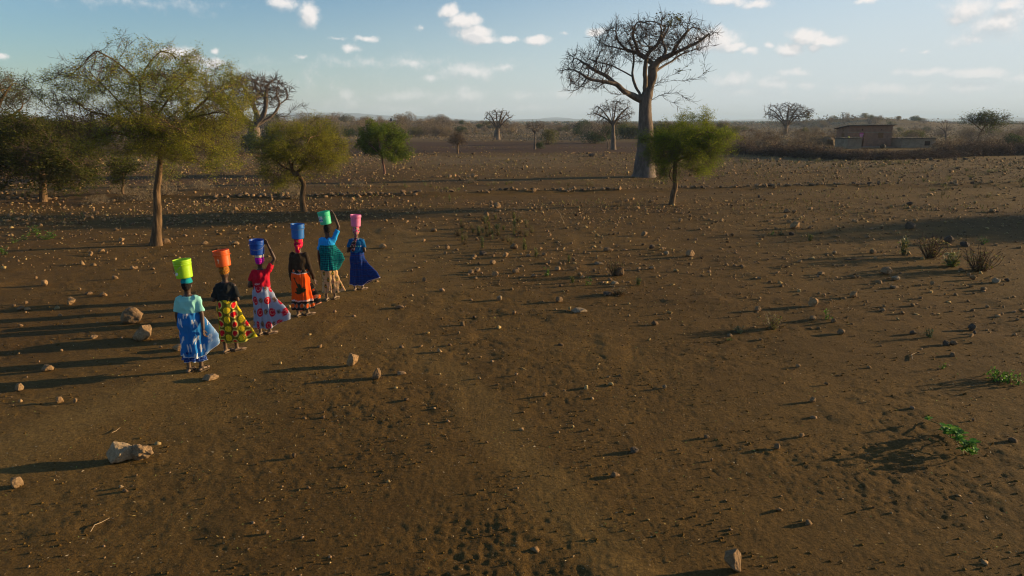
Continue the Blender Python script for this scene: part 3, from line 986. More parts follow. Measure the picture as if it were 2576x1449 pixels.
BAO_LIMBS = [
    [bz(668, 690), bz(600, 650, -.3), bz(540, 620, -.8), bz(490, 575, -1.2), bz(420, 558, -1.5), bz(340, 545, -1.7), bz(290, 530, -1.8), bz(240, 490, -2), bz(180, 470, -2)],
    [bz(490, 575, -1.2), bz(430, 520, -.8), bz(350, 480, -.4), bz(290, 440, 0), bz(230, 400, .2), bz(170, 370, .3)],
    [bz(290, 530, -1.8), bz(250, 590, -2), bz(200, 620, -2.2), bz(155, 612, -2.3)],
    [bz(668, 665), bz(625, 590, .5), bz(600, 520, .9), bz(605, 450, 1.2), bz(612, 390, 1.3), bz(600, 330, 1.4), bz(560, 260, 1.6)],
    [bz(600, 520, .9), bz(530, 480, 1.4), bz(450, 440, 1.8), bz(380, 425, 2.2), bz(300, 400, 2.4)],
    [bz(683, 650), bz(690, 560, -.3), bz(687, 480, -.5), bz(695, 400, -.6), bz(725, 335, -.8), bz(770, 310, -1.0), bz(800, 230, -1.2)],
    [bz(700, 660), bz(735, 520, .3), bz(748, 440, .4), bz(800, 400, .3), bz(870, 370, 0), bz(950, 330, -.3), bz(1040, 290, -.6), bz(1100, 250, -.7), bz(1150, 200, -.8)],
    [bz(748, 440, .4), bz(700, 400, .9), bz(640, 362, 1.3), bz(560, 340, 1.5), bz(470, 320, 1.6), bz(400, 300, 1.6), bz(360, 270, 1.6)],
    [bz(740, 500, .3), bz(800, 455, 1.2), bz(870, 415, 1.8), bz(930, 370, 2.2), bz(1030, 335, 2.4), bz(1100, 312, 2.6), bz(1155, 312, 2.6)],
    [bz(800, 400, .3), bz(830, 340, .8), bz(800, 280, 1.2), bz(830, 220, 1.4), bz(860, 150, 1.6)],
    [bz(725, 690), bz(780, 650, -.4), bz(840, 635, -.9), bz(910, 632, -1.3), bz(960, 665, -1.6), bz(1005, 690, -1.7)],
    [bz(800, 645, -.6), bz(830, 680, -1.2), bz(880, 700, -1.6), bz(920, 735, -1.8)],
    [bz(715, 610), bz(790, 565, -.7), bz(880, 548, -1.3), bz(960, 545, -1.6), bz(1040, 528, -1.9), bz(1100, 490, -2)],
    [bz(715, 600), bz(770, 560, .9), bz(850, 520, 1.5), bz(930, 480, 2), bz(1000, 420, 2.2)],
    [bz(600, 650, -.3), bz(540, 640, -1.2), bz(470, 640, -1.8), bz(410, 600, -2.2)],
    [bz(640, 362, 1.3), bz(620, 290, 1.0), bz(600, 220, .7), bz(640, 140, .5)],
    [bz(560, 340, 1.5), bz(500, 270, 1.4), bz(490, 200, 1.3), bz(500, 130, 1.2)],
    [bz(870, 370, 0), bz(900, 310, -.4), bz(950, 240, -.8), bz(1010, 180, -1)],
    [bz(420, 558, -1.5), bz(350, 600, -1.8), bz(400, 640, -2), bz(380, 600, -2)][:2],
]
tree_at("baobab_tree", "giant bare baobab with thick pale trunk and wide dark crown", "tree", 1620, 445,
        [bz(680, 1205), bz(684, 1100), bz(688, 1000), bz(690, 850), bz(688, 760), bz(688, 690), bz(700, 640), bz(712, 600)],
        BAO_LIMBS,
        [(*bz(740, 275, 0), 150, 52, 3.9, 1.3), (*bz(300, 480, -1), 66, 44, 2.6, 1.3), (*bz(980, 500, 0), 56, 34, 2.6, 1.2), (*bz(470, 650, -1), 44, 22, 1.6, 0.6),
         (*bz(900, 680, -1), 44, 20, 1.6, 0.7), (*bz(1060, 260, 0), 42, 30, 2.4, 0.8), (*bz(480, 240, 0), 50, 34, 2.6, 0.8), (*bz(560, 430, 0), 60, 40, 2.8, 0.5)],
        2000, 0.27, 0.38, 0.54, 0.0125, M_BAOBAB, M_TWIG, 11,
        leaf=dict(n=3, spread=0.10, len=0.14, wid=0.10, pal=DARKG, mask=leaf_mask_boxes([(bz(860, 130), 0.75), (bz(920, 110), 0.45), (bz(1050, 480), 0.7), (bz(960, 470), 0.35), (bz(760, 90), 0.3)], 0.5)),
        clump_cut=-0.5, twig_rand=0.75, twig_up=0.25, gnarl=0.30, jitter=0.16, r_trunk_profile=[(0, 1.0), (0.03, 0.88), (0.1, 0.80), (0.3, 0.64), (0.55, 0.54), (0.75, 0.52), (0.88, 0.42), (1, 0.30)],
        extra_twigs=3900, twig_len=0.36)


# ---------------- acacias
def az4(zx, zy, dy=0.0):
    return (zx * 0.3983, 67 + zy * 0.3983, dy)


AC1 = tree_at("acacia_tree", "large thorn acacia with spreading olive crown beside the path of the walkers", "tree", 397, 617,
        [az4(992, 1385), az4(985, 1200), az4(988, 1060), az4(1003, 960), az4(1008, 860), az4(1010, 780)],
        [[az4(1008, 800), az4(920, 740, -.1), az4(820, 690, -.3), az4(720, 670, -.6), az4(620, 690, -.9), az4(520, 730, -1.2), az4(450, 800, -1.3)],
         [az4(920, 740, -.1), az4(905, 620, .2), az4(890, 480, .3), az4(880, 360, .3), az4(930, 240, .2), az4(1010, 150, .1)],
         [az4(905, 620, .2), az4(780, 500, .6), az4(660, 380, .9), az4(540, 270, 1.0), az4(420, 215, 1.1), az4(330, 195, 1.1)],
         [az4(820, 690, -.3), az4(700, 570, .4), az4(560, 530, .8), az4(430, 430, 1.1), az4(370, 400, 1.2)],
         [az4(880, 360, .3), az4(780, 260, -.3), az4(680, 190, -.7), az4(600, 150, -.8)],
         [az4(1010, 780), az4(1080, 680, .2), az4(1160, 590, .4), az4(1260, 500, .5), az4(1340, 420, .5)],
         [az4(1160, 590, .4), az4(1280, 560, -.3), az4(1400, 540, -.8), az4(1500, 580, -1.0)],
         [az4(1010, 780), az4(1050, 700, -.8), az4(1120, 660, -1.4), az4(1200, 700, -1.8)],
         [az4(930, 720), az4(1000, 560, -.6), az4(1100, 420, -1.0), az4(1180, 330, -1.1)],
         [az4(1010, 790), az4(980, 700, 1.0), az4(1040, 600, 1.7), az4(1150, 520, 2.0)]],
        [(*az4(900, 430, 0), 225, 118, 2.7, 1.0), (*az4(1230, 620, 0), 128, 100, 2.3, 1.3), (*az4(560, 460, .4), 90, 92, 1.6, 0.7), (*az4(960, 720, -.4), 150, 46, 2.2, 0.8),
         (*az4(1300, 800, -.6), 80, 44, 1.3, 0.6), (*az4(450, 250, .9), 56, 26, 0.8, 0.2), (*az4(870, 180, .2), 90, 34, 1.2, 0.35), (*az4(480, 730, -1.0), 60, 38, 1.0, 0.6)],
        3600, 0.10, 0.13, 0.135, 0.0042, M_ACBARK, M_TWIG, 5,
        leaf=dict(n=5, gap=1.8, gs=.6, spread=0.06, len=0.058, wid=0.017, pal=OLIVE, n_centres=25000, cs=0.05, clump=0.9,
                  mask=lambda p, W, rng: rng.uniform(0, 1, len(p)) < np.clip(1.2 - 0.26 * (p[:, 2] - 3.0) + 0.30 * (p[:, 0] + 11.2), 0.25, 1.0)),
        gnarl=0.55, jitter=0.28, extra_twigs=9000, twig_len=0.16, twig_rand=1.4, twig_up=.15, foot=1.5,
        r_trunk_profile=[(0, .21), (.03, .175), (.10, .155), (.40, .140), (.48, .150), (.53, .105), (.75, .105), (1, .12)])

tree_at("acacia_tree", "dense dark acacia spreading low at the left edge of the field", "tree", 107, 508,
        [(107, 508), (108, 480), (108, 450), (104, 430)],
        [[(106, 440), (80, 415, -.5), (40, 395, -1), (0, 385, -1.4), (-40, 380, -1.6)], [(106, 436), (130, 400, .4), (165, 380, .8), (200, 370, 1.0)], [(104, 430), (95, 380, .5), (80, 330, .8), (60, 290, .8)],
         [(104, 430), (140, 390, -1), (170, 400, -1.7), (200, 430, -2)], [(104, 434), (70, 400, 1), (20, 360, 1.8)]],
        [(60, 352, 0, 150, 60, 3.4, 1.2), (140, 385, -.6, 100, 62, 2.6, 1.3), (10, 385, 0, 100, 72, 2.8, 1.2), (185, 420, -.8, 46, 56, 1.6, .9), (60, 430, 0, 120, 44, 2.6, .9)],
        3600, 0.17, 0.20, 0.17, 0.006, M_ACBARK, M_TWIG, 21,
        leaf=dict(n=3, gap=1.5, gs=.9, spread=0.10, len=0.14, wid=0.036, pal=[(0.055, 0.052, 0.012), (0.075, 0.080, 0.012), (0.05, 0.062, 0.010), (0.10, 0.088, 0.022)], n_centres=26000, cs=0.09, clump=1.2),
        gnarl=0.3, jitter=0.25, extra_twigs=4500, twig_len=0.25)

tree_at("acacia_tree", "pale feathery acacia half cut off by the frame behind the dense one", "tree", -40, 470,
        [(-40, 470), (-38, 420), (-34, 380), (-30, 340)],
        [[(-30, 340), (-10, 280), (10, 240), (30, 210)], [(-30, 340), (20, 300, 1), (60, 270, 1.4)], [(-30, 345), (-60, 300), (-90, 270)]],
        [(-34, 232, 0, 74, 46, 2.6, 1.0), (34, 258, 0, 34, 22, 1.4, .6)],
        900, 0.25, 0.28, 0.2, 0.008, M_ACBARK, M_TWIG, 23,
        leaf=dict(n=3, spread=0.12, len=0.15, wid=0.03, pal=[(0.07, 0.10, 0.03), (0.10, 0.12, 0.04), (0.13, 0.12, 0.06)], n_centres=3600, cs=0.12),
        gnarl=0.3, jitter=0.25, extra_twigs=1500, twig_len=0.35)

tree_at("acacia_tree", "yellow-green rounded acacia with forked leaning trunk behind the blue buckets", "tree", 766, 531,
        [(768, 531), (760, 505), (761, 480), (762, 462), (755, 448), (742, 436), (732, 428)],
        [[(732, 428), (712, 420, -.2), (696, 405, -.4), (680, 395, -.6), (672, 380, -.7)], [(740, 434), (728, 405, .2), (724, 375, .3), (735, 345, .4)],
         [(745, 438), (770, 415, .5), (795, 395, .8), (825, 375, .8)], [(732, 428), (740, 400, -.8), (765, 370, -1.2), (780, 345, -1.2)], [(696, 405, -.4), (700, 440, -1), (690, 470, -1.2)][:2]],
        [(755, 365, 0, 96, 62, 2.3, 1.2), (700, 420, -.1, 52, 52, 1.5, 1.0), (808, 392, 0, 54, 50, 1.6, 1.0), (690, 452, -.2, 26, 26, .8, .4), (790, 320, 0, 40, 24, 1.2, .5), (735, 455, 1.2, 26, 24, .8, .35)],
        1800, 0.12, 0.15, 0.13, 0.0045, M_ACBARK, M_TWIG, 31,
        leaf=dict(n=5, gap=2.2, gs=.5, spread=0.07, len=0.070, wid=0.018, pal=OLIVE_Y, n_centres=15000, cs=0.06, clump=0.7),
        clump_cut=0.02, gnarl=0.35, jitter=0.25, extra_twigs=3000, twig_len=0.22, foot=1.3)

tree_at("acacia_tree", "fresh green umbrella acacia on a slim reddish trunk in mid field", "tree", 966, 437,
        [(967, 437), (966, 422), (962, 405), (961, 392)],
        [[(961, 396), (952, 385, -.3), (940, 372, -.6), (925, 360, -.8)], [(962, 398), (975, 386, .3), (990, 378, .6), (1008, 370, .8)], [(961, 394), (966, 370, .5), (975, 345, .8)], [(961, 394), (955, 365, -.7), (950, 340, -1)]],
        [(968, 352, 0, 56, 38, 1.9, 1.2), (935, 352, 0, 30, 26, 1.3, 1), (1000, 378, 0, 34, 24, 1.3, 1)],
        900, 0.16, 0.2, 0.085, 0.006, M_ACBARK_RED, M_TWIG, 41,
        leaf=dict(n=4, gap=2.2, gs=.6, spread=0.09, len=0.14, wid=0.04, pal=GREEN, n_centres=7500, cs=0.08, clump=0.9),
        clump_cut=0.0, gnarl=0.3, jitter=0.25, extra_twigs=800, twig_len=0.3, foot=1.3)

tree_at("acacia_tree", "low wide green acacia with crooked double trunk in front of the giant baobab", "tree", 1690, 515,
        [(1690, 515), (1692, 500), (1696, 480), (1699, 465), (1698, 440), (1699, 420), (1702, 400)],
        [[(1699, 462), (1687, 450, -.2), (1685, 432, -.3), (1694, 415, -.3), (1698, 405, -.3)],
         [(1702, 405), (1730, 390, .1), (1755, 385, .2), (1768, 378, .3)], [(1702, 405), (1690, 380, .4), (1670, 365, .6), (1655, 355, .7)], [(1702, 400), (1715, 370, -.5), (1745, 345, -.8), (1780, 330, -.9)],
         [(1768, 378, .3), (1795, 360, .2), (1815, 345, .1)], [(1702, 402), (1712, 370, .9), (1720, 340, 1.2)]],
        [(1735, 355, 0, 104, 44, 2.2, 1.4), (1680, 375, 0, 44, 50, 1.5, 1.0), (1790, 375, 0, 46, 44, 1.5, 1.0), (1730, 400, 0, 80, 36, 1.7, 1.0), (1690, 420, 0, 40, 26, 1.0, .5), (1750, 300, 0, 60, 16, 1.4, .22)],
        2300, 0.13, 0.16, 0.135, 0.0045, M_ACBARK, M_TWIG, 51,
        leaf=dict(n=5, gap=2.2, gs=.5, spread=0.075, len=0.070, wid=0.018, pal=[(0.10, 0.135, 0.012), (0.13, 0.17, 0.014), (0.19, 0.22, 0.018), (0.27, 0.28, 0.026)], n_centres=20000, cs=0.05, clump=0.8),
        clump_cut=0.0, gnarl=0.4, jitter=0.25, extra_twigs=3500, twig_len=0.24, foot=1.4)

tree_at("acacia_tree", "small crooked sapling acacia standing in the dry grass beyond the big acacia", "tree", 311, 492,
        [(311, 492), (308, 478), (310, 465), (309, 452)],
        [[(309, 452), (300, 438), (292, 425)], [(309, 452), (318, 436), (328, 420)], [(309, 455), (309, 430), (305, 410)]],
        [(309, 425, 0, 36, 32, 0.8, 1)], 260, 0.13, 0.17, 0.07, 0.006, M_ACBARK, M_TWIG, 61,
        leaf=dict(n=3, spread=0.09, len=0.12, wid=0.03, pal=DARKG + OLIVE[:2], n_centres=1800, cs=0.1), gnarl=0.3, extra_twigs=300, twig_len=0.2)

tree_at("acacia_tree", "slender half-bare young acacia with thin trunk close to the large one", "tree", 420, 490,
        [(421, 490), (417, 470), (418, 455)], [[(418, 455), (405, 440), (395, 425)], [(418, 455), (430, 440), (440, 420)]],
        [(418, 428, 0, 30, 26, 0.8, 1)], 200, 0.13, 0.17, 0.05, 0.005, M_ACBARK, M_TWIG, 63,
        leaf=dict(n=2, spread=0.09, len=0.10, wid=0.025, pal=OLIVE, n_centres=900, cs=0.1), gnarl=0.3, extra_twigs=300, twig_len=0.2)

tree_at("thorn_tree", "little leafless brown thorn tree alone in the far field", "tree", 1151, 387,
        [(1151, 387), (1151, 375), (1151, 362)], [[(1151, 365), (1143, 355), (1137, 348)], [(1151, 364), (1158, 355), (1166, 350)]],
        [(1151, 350, 0, 22, 13, 1.1, 1)], 220, 0.2, 0.24, 0.12, 0.012, M_ACBARK, M_TWIG, 65,
        leaf=dict(n=2, spread=0.15, len=0.2, wid=0.05, pal=THORN, n_centres=700, cs=0.15, mat=M_DRYLEAF), gnarl=0.3, extra_twigs=500, twig_len=0.35)

tree_at("acacia_tree", "thin airy acacia with bent stem near the right edge beyond the brick houses", "tree", 2460, 366,
        [(2460, 366), (2461, 350), (2464, 338), (2470, 328), (2477, 318)],
        [[(2470, 328), (2455, 315), (2440, 305), (2430, 298)], [(2477, 318), (2490, 305), (2505, 298)], [(2477, 318), (2478, 300), (2475, 288)], [(2464, 338), (2480, 330, 1), (2500, 322, 1)]],
        [(2475, 298, 0, 50, 15, 2.2, 1), (2505, 308, 0, 24, 16, 1.5, .8)], 700, 0.35, 0.42, 0.16, 0.016, M_ACBARK, M_TWIG, 67,
        leaf=dict(n=3, spread=0.2, len=0.26, wid=0.08, pal=DARKG + GREEN[:1], n_centres=1500, cs=0.22), gnarl=0.3, extra_twigs=900, twig_len=0.5)


# ---------------- smaller baobabs
def baobab(label, u, v, trunk_w, split_v, crown, seed, limbs_n=7, y=None, n_attr=700, leaf=None, two=False, group=None, name="baobab_tree", twigs=1500, shell=0.25):
    """crown: (u, v, ru, rv) at the tree's own distance"""
    base = G(u, v) if y is None else P(u, v, y)
    m_ = pxm(base.y)
    rng = np.random.RandomState(seed)
    cu, cv, ru, rv = crown
    top = (u + (cu - u) * 0.35, split_v)
    limbs = []
    for k in range(limbs_n):
        a = math.pi * (k + 0.5) / limbs_n + rng.normal(0, 0.1)
        dx = math.cos(a) * ru; dz = max(0.10, math.sin(a)) * rv
        dy = rng.uniform(-1, 1) * ru * m_ * 0.6
        p1 = (top[0] + (cu + dx * 0.35 - top[0]) * 0.6, split_v + (cv + rv * 0.3 - split_v) * 0.45 - dz * 0.15, dy * 0.3)
        p2 = (cu + dx * 0.6, cv + rv * 0.35 - dz * 0.75, dy * 0.7)
        p3 = (cu + dx * 0.88, cv + rv * 0.25 - dz * 1.05, dy)
        limbs.append([(top[0], top[1] + rng.uniform(0, 6)), p1, p2, p3])
    step = max(ru, rv) * m_ / 24
    w = trunk_w * m_ / 2
    return tree_at(name, label, "tree", u, v, [(u, v), (u, v + (split_v - v) * 0.33), (u + (top[0] - u) * .5, v + (split_v - v) * 0.7), top], limbs,
                   [(cu, cv, 0, ru, rv, ru * m_ * 0.8, 1.0)], n_attr, step, step * 1.25, w * 1.0, max(0.006, m_ * 0.22), M_BAOBAB, M_TWIG, seed, y=y,
                   gnarl=0.22, jitter=0.3, extra_twigs=twigs, twig_len=step * 1.3, shell=shell, leaf=leaf, group=group,
                   r_trunk_profile=[(0, w * 1.18), (0.06, w), (0.5, w * 0.8), (0.85, w * 0.8), (1, w * 0.6)])


def b5(zx, zy, dy=0.0):
    return (523 + zx * 0.2778, 174.4 + zy * 0.2778, dy)


tree_at("baobab_tree", "broad old baobab with many upright crooked limbs behind the big acacia", "tree", 636, 380,
        [(636, 380), (636, 360), (638, 335), (640, 318)],
        [[b5(420, 520), b5(440, 410, .4), b5(395, 300, .9), b5(350, 220, 1.2), b5(300, 130, 1.4), b5(200, 80, 1.6)],
         [b5(420, 520), b5(505, 400, -.5), b5(525, 250, -.8), b5(530, 150, -1), b5(610, 75, -1.2)],
         [b5(430, 520), b5(590, 410, .6), b5(655, 310, 1.2), b5(720, 255, 1.6), b5(690, 150, 2)],
         [b5(425, 520), b5(330, 450, -.6), b5(240, 330, -1.2), b5(150, 230, -1.6), b5(105, 160, -1.8)],
         [b5(590, 410, .6), b5(700, 425, .3), b5(780, 355, 0), b5(860, 335, -.3), b5(905, 395, -.5)],
         [b5(330, 450, -.6), b5(215, 410, .4), b5(140, 330, 1), b5(60, 300, 1.4)],
         [b5(525, 250, -.8), b5(440, 190, -.3), b5(430, 100, 0)], [b5(655, 310, 1.2), b5(620, 220, .6), b5(640, 120, .2)], [b5(395, 300, .9), b5(460, 240, 1.4), b5(480, 150, 1.8)]],
        [(*b5(400, 190, 0), 92, 40, 5.0, 1.2), (*b5(150, 220, 0), 44, 34, 3.5, .8), (*b5(800, 340, 0), 36, 26, 2.6, .8), (*b5(620, 190, 0), 50, 38, 4.0, 1)],
        1100, 0.46, 0.6, 0.85, 0.022, M_BAOBAB, M_TWIG, 101, clump_cut=-.4, gnarl=.35, jitter=.3, extra_twigs=2600, twig_len=.6, shell=.1, twig_up=.2,
        r_trunk_profile=[(0, 1.15), (.1, 1.0), (.6, .85), (1, .7)])
baobab("stout bare baobab standing alone at the edge of the far bush", 1250, 352, 19, 326, (1253, 299, 41, 26), 102, limbs_n=6, n_attr=500, twigs=1200)
baobab("slim young baobab with narrow straight trunk next to a round bush", 1345, 376, 6, 333, (1345, 318, 27, 16), 103, limbs_n=6, n_attr=300, twigs=700)
baobab("bare vase-shaped baobab seen close beside the giant one", 1543, 377, 15, 312, (1541, 282, 57, 36), 104, limbs_n=7, n_attr=900, twigs=2200)
baobab("low branch-heavy bare tree leaning at the foot of the vase-shaped baobab", 1530, 374, 4, 345, (1512, 325, 30, 26), 105, limbs_n=4, n_attr=250, twigs=500, name="bare_tree")
baobab("wide-crowned bare baobab on the rise behind the scrub to one side of the brick house", 1976, 337, 13, 318, (1981, 285, 64, 26), 106, limbs_n=7, n_attr=900, twigs=2200,
       leaf=dict(n=3, spread=0.4, len=0.5, wid=0.3, pal=DARKG, n_centres=60, cs=0.3, mask=leaf_mask_boxes([((2038, 296), 1.6), ((2020, 300), 0.8)], 0.6)))
baobab("dead snag baobab with short broken limbs past the low annex", 2380, 358, 8, 332, (2378, 318, 24, 16), 107, limbs_n=6, n_attr=26, twigs=20)
baobab("tiny distant baobab, first of the pair above the dark bush", 1434, 346, 3.0, 325, (1432, 317, 15, 9), 108, limbs_n=5, n_attr=90, twigs=120, y=210)
baobab("tiny distant baobab, farther one of the pair above the dark bush", 1453, 335, 3.0, 322, (1453, 315, 12, 7), 109, limbs_n=5, n_attr=120, twigs=200, y=250)
baobab("small bare baobab on top of the bushy knoll behind the brick house", 2121, 302, 4, 293, (2121, 287, 9, 6), 110, limbs_n=4, n_attr=40, twigs=50, y=470)
baobab("small spreading bare tree beside the one on top of the bushy knoll", 2170, 303, 3, 296, (2169, 291, 14, 6), 111, limbs_n=4, n_attr=40, twigs=40, y=475, name="bare_tree")

# ================================================================== BUSHES, HEDGE, HOUSES
def bush_mesh(name, seed, w, h, n, pal, leaf_mat, length=0.34, width=0.10, lumps=9, stems=14, up=0.25):
    rng = np.random.RandomState(seed)
    C = []; 
    for k in range(lumps):
        a = rng.uniform(0, 6.283); r = rng.uniform(0, 0.75) ** 0.7 * w / 2
        rr = rng.uniform(0.16, 0.30) * w
        top = h * (1 - 0.45 * (r / (w / 2)) ** 2) * rng.uniform(0.75, 1.05)
        C.append((np.array([math.cos(a) * r, math.sin(a) * r, max(rr * 0.5, top - rr * 0.75)]), rr))
    wts = np.array([c[1] ** 2 for c in C]); wts /= wts.sum()
    pts = []
    for (c, rr), k in zip(C, (wts * n).astype(int)):
        d = rng.normal(0, 1, (k, 3)); d /= np.linalg.norm(d, axis=1)[:, None]
        q = c + d * rr * rng.uniform(0.35, 1.05, (k, 1)) ** 0.5 * np.array([1, 1, 0.85])
        pts.append(q)
    low = rng.uniform(-1, 1, (n // 5, 3)) * [w * 0.42, w * 0.42, 0] + np.array([0, 0, 1]) * rng.uniform(0.05, h * 0.5, (n // 5, 1))
    pts.append(low)
    pts = np.vstack(pts); pts = pts[pts[:, 2] > 0.02]
    v, f, c = slivers(pts, 1, 0.02, length, width, rng, pal, 0.8, up, clump=w * 0.22)
    V = [v]; Fs = [f]; Cc = [c]; off = len(v)
    for k in range(stems):
        a = rng.uniform(0, 6.283); e = C[k % len(C)][0] + rng.normal(0, 0.2, 3)
        b0 = np.array([math.cos(a) * 0.15 * w * rng.uniform(0, 1), math.sin(a) * 0.15 * w * rng.uniform(0, 1), -0.1])
        mid = (b0 + e) / 2 + rng.normal(0, 0.1 * w, 3) * [1, 1, 0.3]
        pts_ = np.array(line([b0, mid, e], max(w, h) / 8))
        vv, ff, rr = tube_mesh(pts_, np.arange(-1, len(pts_) - 1), np.linspace(0.012 * w, 0.003 * w, len(pts_)), None)
        V.append(vv); Fs.append(ff + off); off += len(vv); Cc.append(np.tile([[0.10, 0.075, 0.055]], (len(vv), 1)))
    me = mesh_from(name, np.vstack(V), np.vstack(Fs), col=np.vstack(Cc), mats=[leaf_mat])
    return me


BROWN = [(0.15, 0.105, 0.062), (0.20, 0.145, 0.085), (0.24, 0.18, 0.11), (0.17, 0.125, 0.075)]
GREYB = [(0.16, 0.125, 0.092), (0.21, 0.165, 0.125), (0.12, 0.095, 0.07)]
OLIVEB = [(0.075, 0.078, 0.028), (0.11, 0.105, 0.038), (0.15, 0.13, 0.055)]
GREENB = [(0.028, 0.045, 0.018), (0.045, 0.065, 0.022), (0.06, 0.08, 0.026)]
RUST = [(0.13, 0.075, 0.035), (0.16, 0.095, 0.045), (0.10, 0.07, 0.04)]
BUSHES = {
    'brown': [bush_mesh("bush", 200 + k, 7, 4.2, 1500, BROWN, M_DRYLEAF) for k in range(3)],
    'grey': [bush_mesh("bush", 210 + k, 6.5, 4.4, 1300, GREYB, M_DRYLEAF) for k in range(3)],
    'olive': [bush_mesh("bush", 220 + k, 6.5, 4.0, 1600, OLIVEB, M_LEAF, 0.36, 0.13) for k in range(2)],
    'green': [bush_mesh("bush", 230 + k, 6.0, 4.0, 1700, GREENB, M_LEAF, 0.36, 0.15) for k in range(2)],
    'rust': [bush_mesh("bush", 240, 5.0, 3.2, 1300, RUST, M_DRYLEAF)],
}
KIND_TXT = {'brown': 'brown leafless bush', 'grey': 'grey twiggy leafless bush', 'olive': 'dull olive leafy bush', 'green': 'dark green leafy bush', 'rust': 'rusty orange-brown bush'}


def place_bush(kind, x, y, s, rng, label, group, sz=None):
    me = BUSHES[kind][rng.randint(0, len(BUSHES[kind]))]
    o = link("bush", me, None, (x, y, gz(x, y) - 0.05), rng.uniform(0, 6.28), (s * rng.uniform(0.85, 1.2), s * rng.uniform(0.85, 1.2), (sz or s) * rng.uniform(0.85, 1.15)))
    return tag(o, label, "bush", group)


def bush_belt():
    rng = np.random.RandomState(77)
    def region(u):
        if u < 560: return 'behind the big acacias of the near field'
        if u < 840: return 'between the broad baobab and the rounded acacia'
        if u < 1080: return 'behind the fresh green umbrella acacia'
        if u < 1300: return 'around the stout lone baobab of the far bush'
        if u < 1500: return 'near the slim young baobab'
        if u < 1840: return 'behind the giant baobab'
        if u < 2110: return 'around the wide-crowned baobab on the rise'
        if u < 2370: return 'behind the brick houses'
        return 'beyond the dead snag baobab'
    spots = []
    # (u0, u1, y0, y1, count, size, mix)
    mixA = ['brown'] * 5 + ['grey'] * 5 + ['olive'] * 2 + ['green']
    zones = [(-60, 560, 130, 330, 34, 1.05, mixA), (540, 860, 150, 330, 34, 1.0, mixA), (830, 1130, 172, 205, 26, 0.72, mixA), (830, 1130, 205, 400, 30, 0.9, ['brown'] * 5 + ['grey'] * 4 + ['olive']),
             (1110, 1300, 200, 400, 28, 0.52, mixA), (1290, 1450, 230, 420, 18, 0.5, mixA), (1450, 1620, 160, 300, 20, 0.9, ['green', 'olive', 'grey', 'brown']),
             (1640, 1850, 120, 300, 14, 0.85, mixA), (1840, 2110, 118, 330, 30, 0.5, ['brown', 'grey', 'brown', 'olive', 'rust']), (2090, 2380, 135, 330, 22, 0.6, mixA), (2370, 2650, 118, 330, 24, 0.6, mixA),
             (1950, 2330, 405, 500, 34, 0.8, ['green', 'grey', 'brown', 'olive'])]
    for (u0, u1, y0, y1, n, s, mix) in zones:
        for k in range(n):
            u = u0 + (u1 - u0) * ((k * 0.618 + rng.uniform(0, 0.25)) % 1.0)
            y = y0 + (y1 - y0) * rng.uniform(0, 1) ** 1.5
            x = (u - 1288) * (y * CP + CAM_H * SP) / F
            if abs(u - 1250) < 26 and y < 210: continue
            kd = mix[rng.randint(0, len(mix))]
            place_bush(kd, x, y, s * rng.uniform(0.7, 1.25) * (0.8 if kd == 'rust' else 1), rng, f"{KIND_TXT[kd]} {region(u)}", f"{KIND_TXT[kd]}es {region(u)}".replace('bushes', 'bushes'))
    # single bushes one can point at
    def one(kind, u, v, w_u, h_u, label):
        p = G(u, v); m_ = pxm(p.y)
        me = BUSHES[kind][0]
        sx = w_u * m_ / 6.5; sz = h_u * m_ / 4.2
        o = link("bush", me, None, (p.x, p.y, gz(p.x, p.y) - 0.05), u % 6.28, (sx, sx, sz)); tag(o, label, "bush")
    one('olive', 1378, 364, 54, 50, "round brown-olive bush crowding the slim young baobab")
    one('green', 1361, 374, 26, 24, "small dark green bush at the foot of the slim young baobab")
    one('green', 1490, 361, 78, 40, "broad dark green bush standing alone in front of the vase-shaped baobab")
    one('green', 1536, 352, 46, 46, "bright-topped green bush merging with the broad dark one")
    one('green', 680, 387, 70, 90, "tall green vine-covered bush wrapping the foot of the broad baobab")
    one('green', 640, 384, 60, 70, "dark green leafy bush on the far side of the broad baobab trunk")
    one('olive', 812, 372, 40, 70, "narrow pale green bush showing past the rounded acacia")
    one('green', 1121, 345, 30, 28, "round green bush bright among grey scrub past the umbrella acacia")
    one('rust', 1905, 352, 22, 24, "rusty brown bush glowing in sun near the wide-crowned baobab")
    one('green', 2316, 350, 26, 24, "round dark bush seen over the corner of the low annex")
    one('olive', 2290, 352, 66, 30, "airy yellow-green bush behind the roof of the low annex")
    one('green', 2545, 372, 60, 46, "large dark bush at the end of the thorn hedge")


bush_belt()


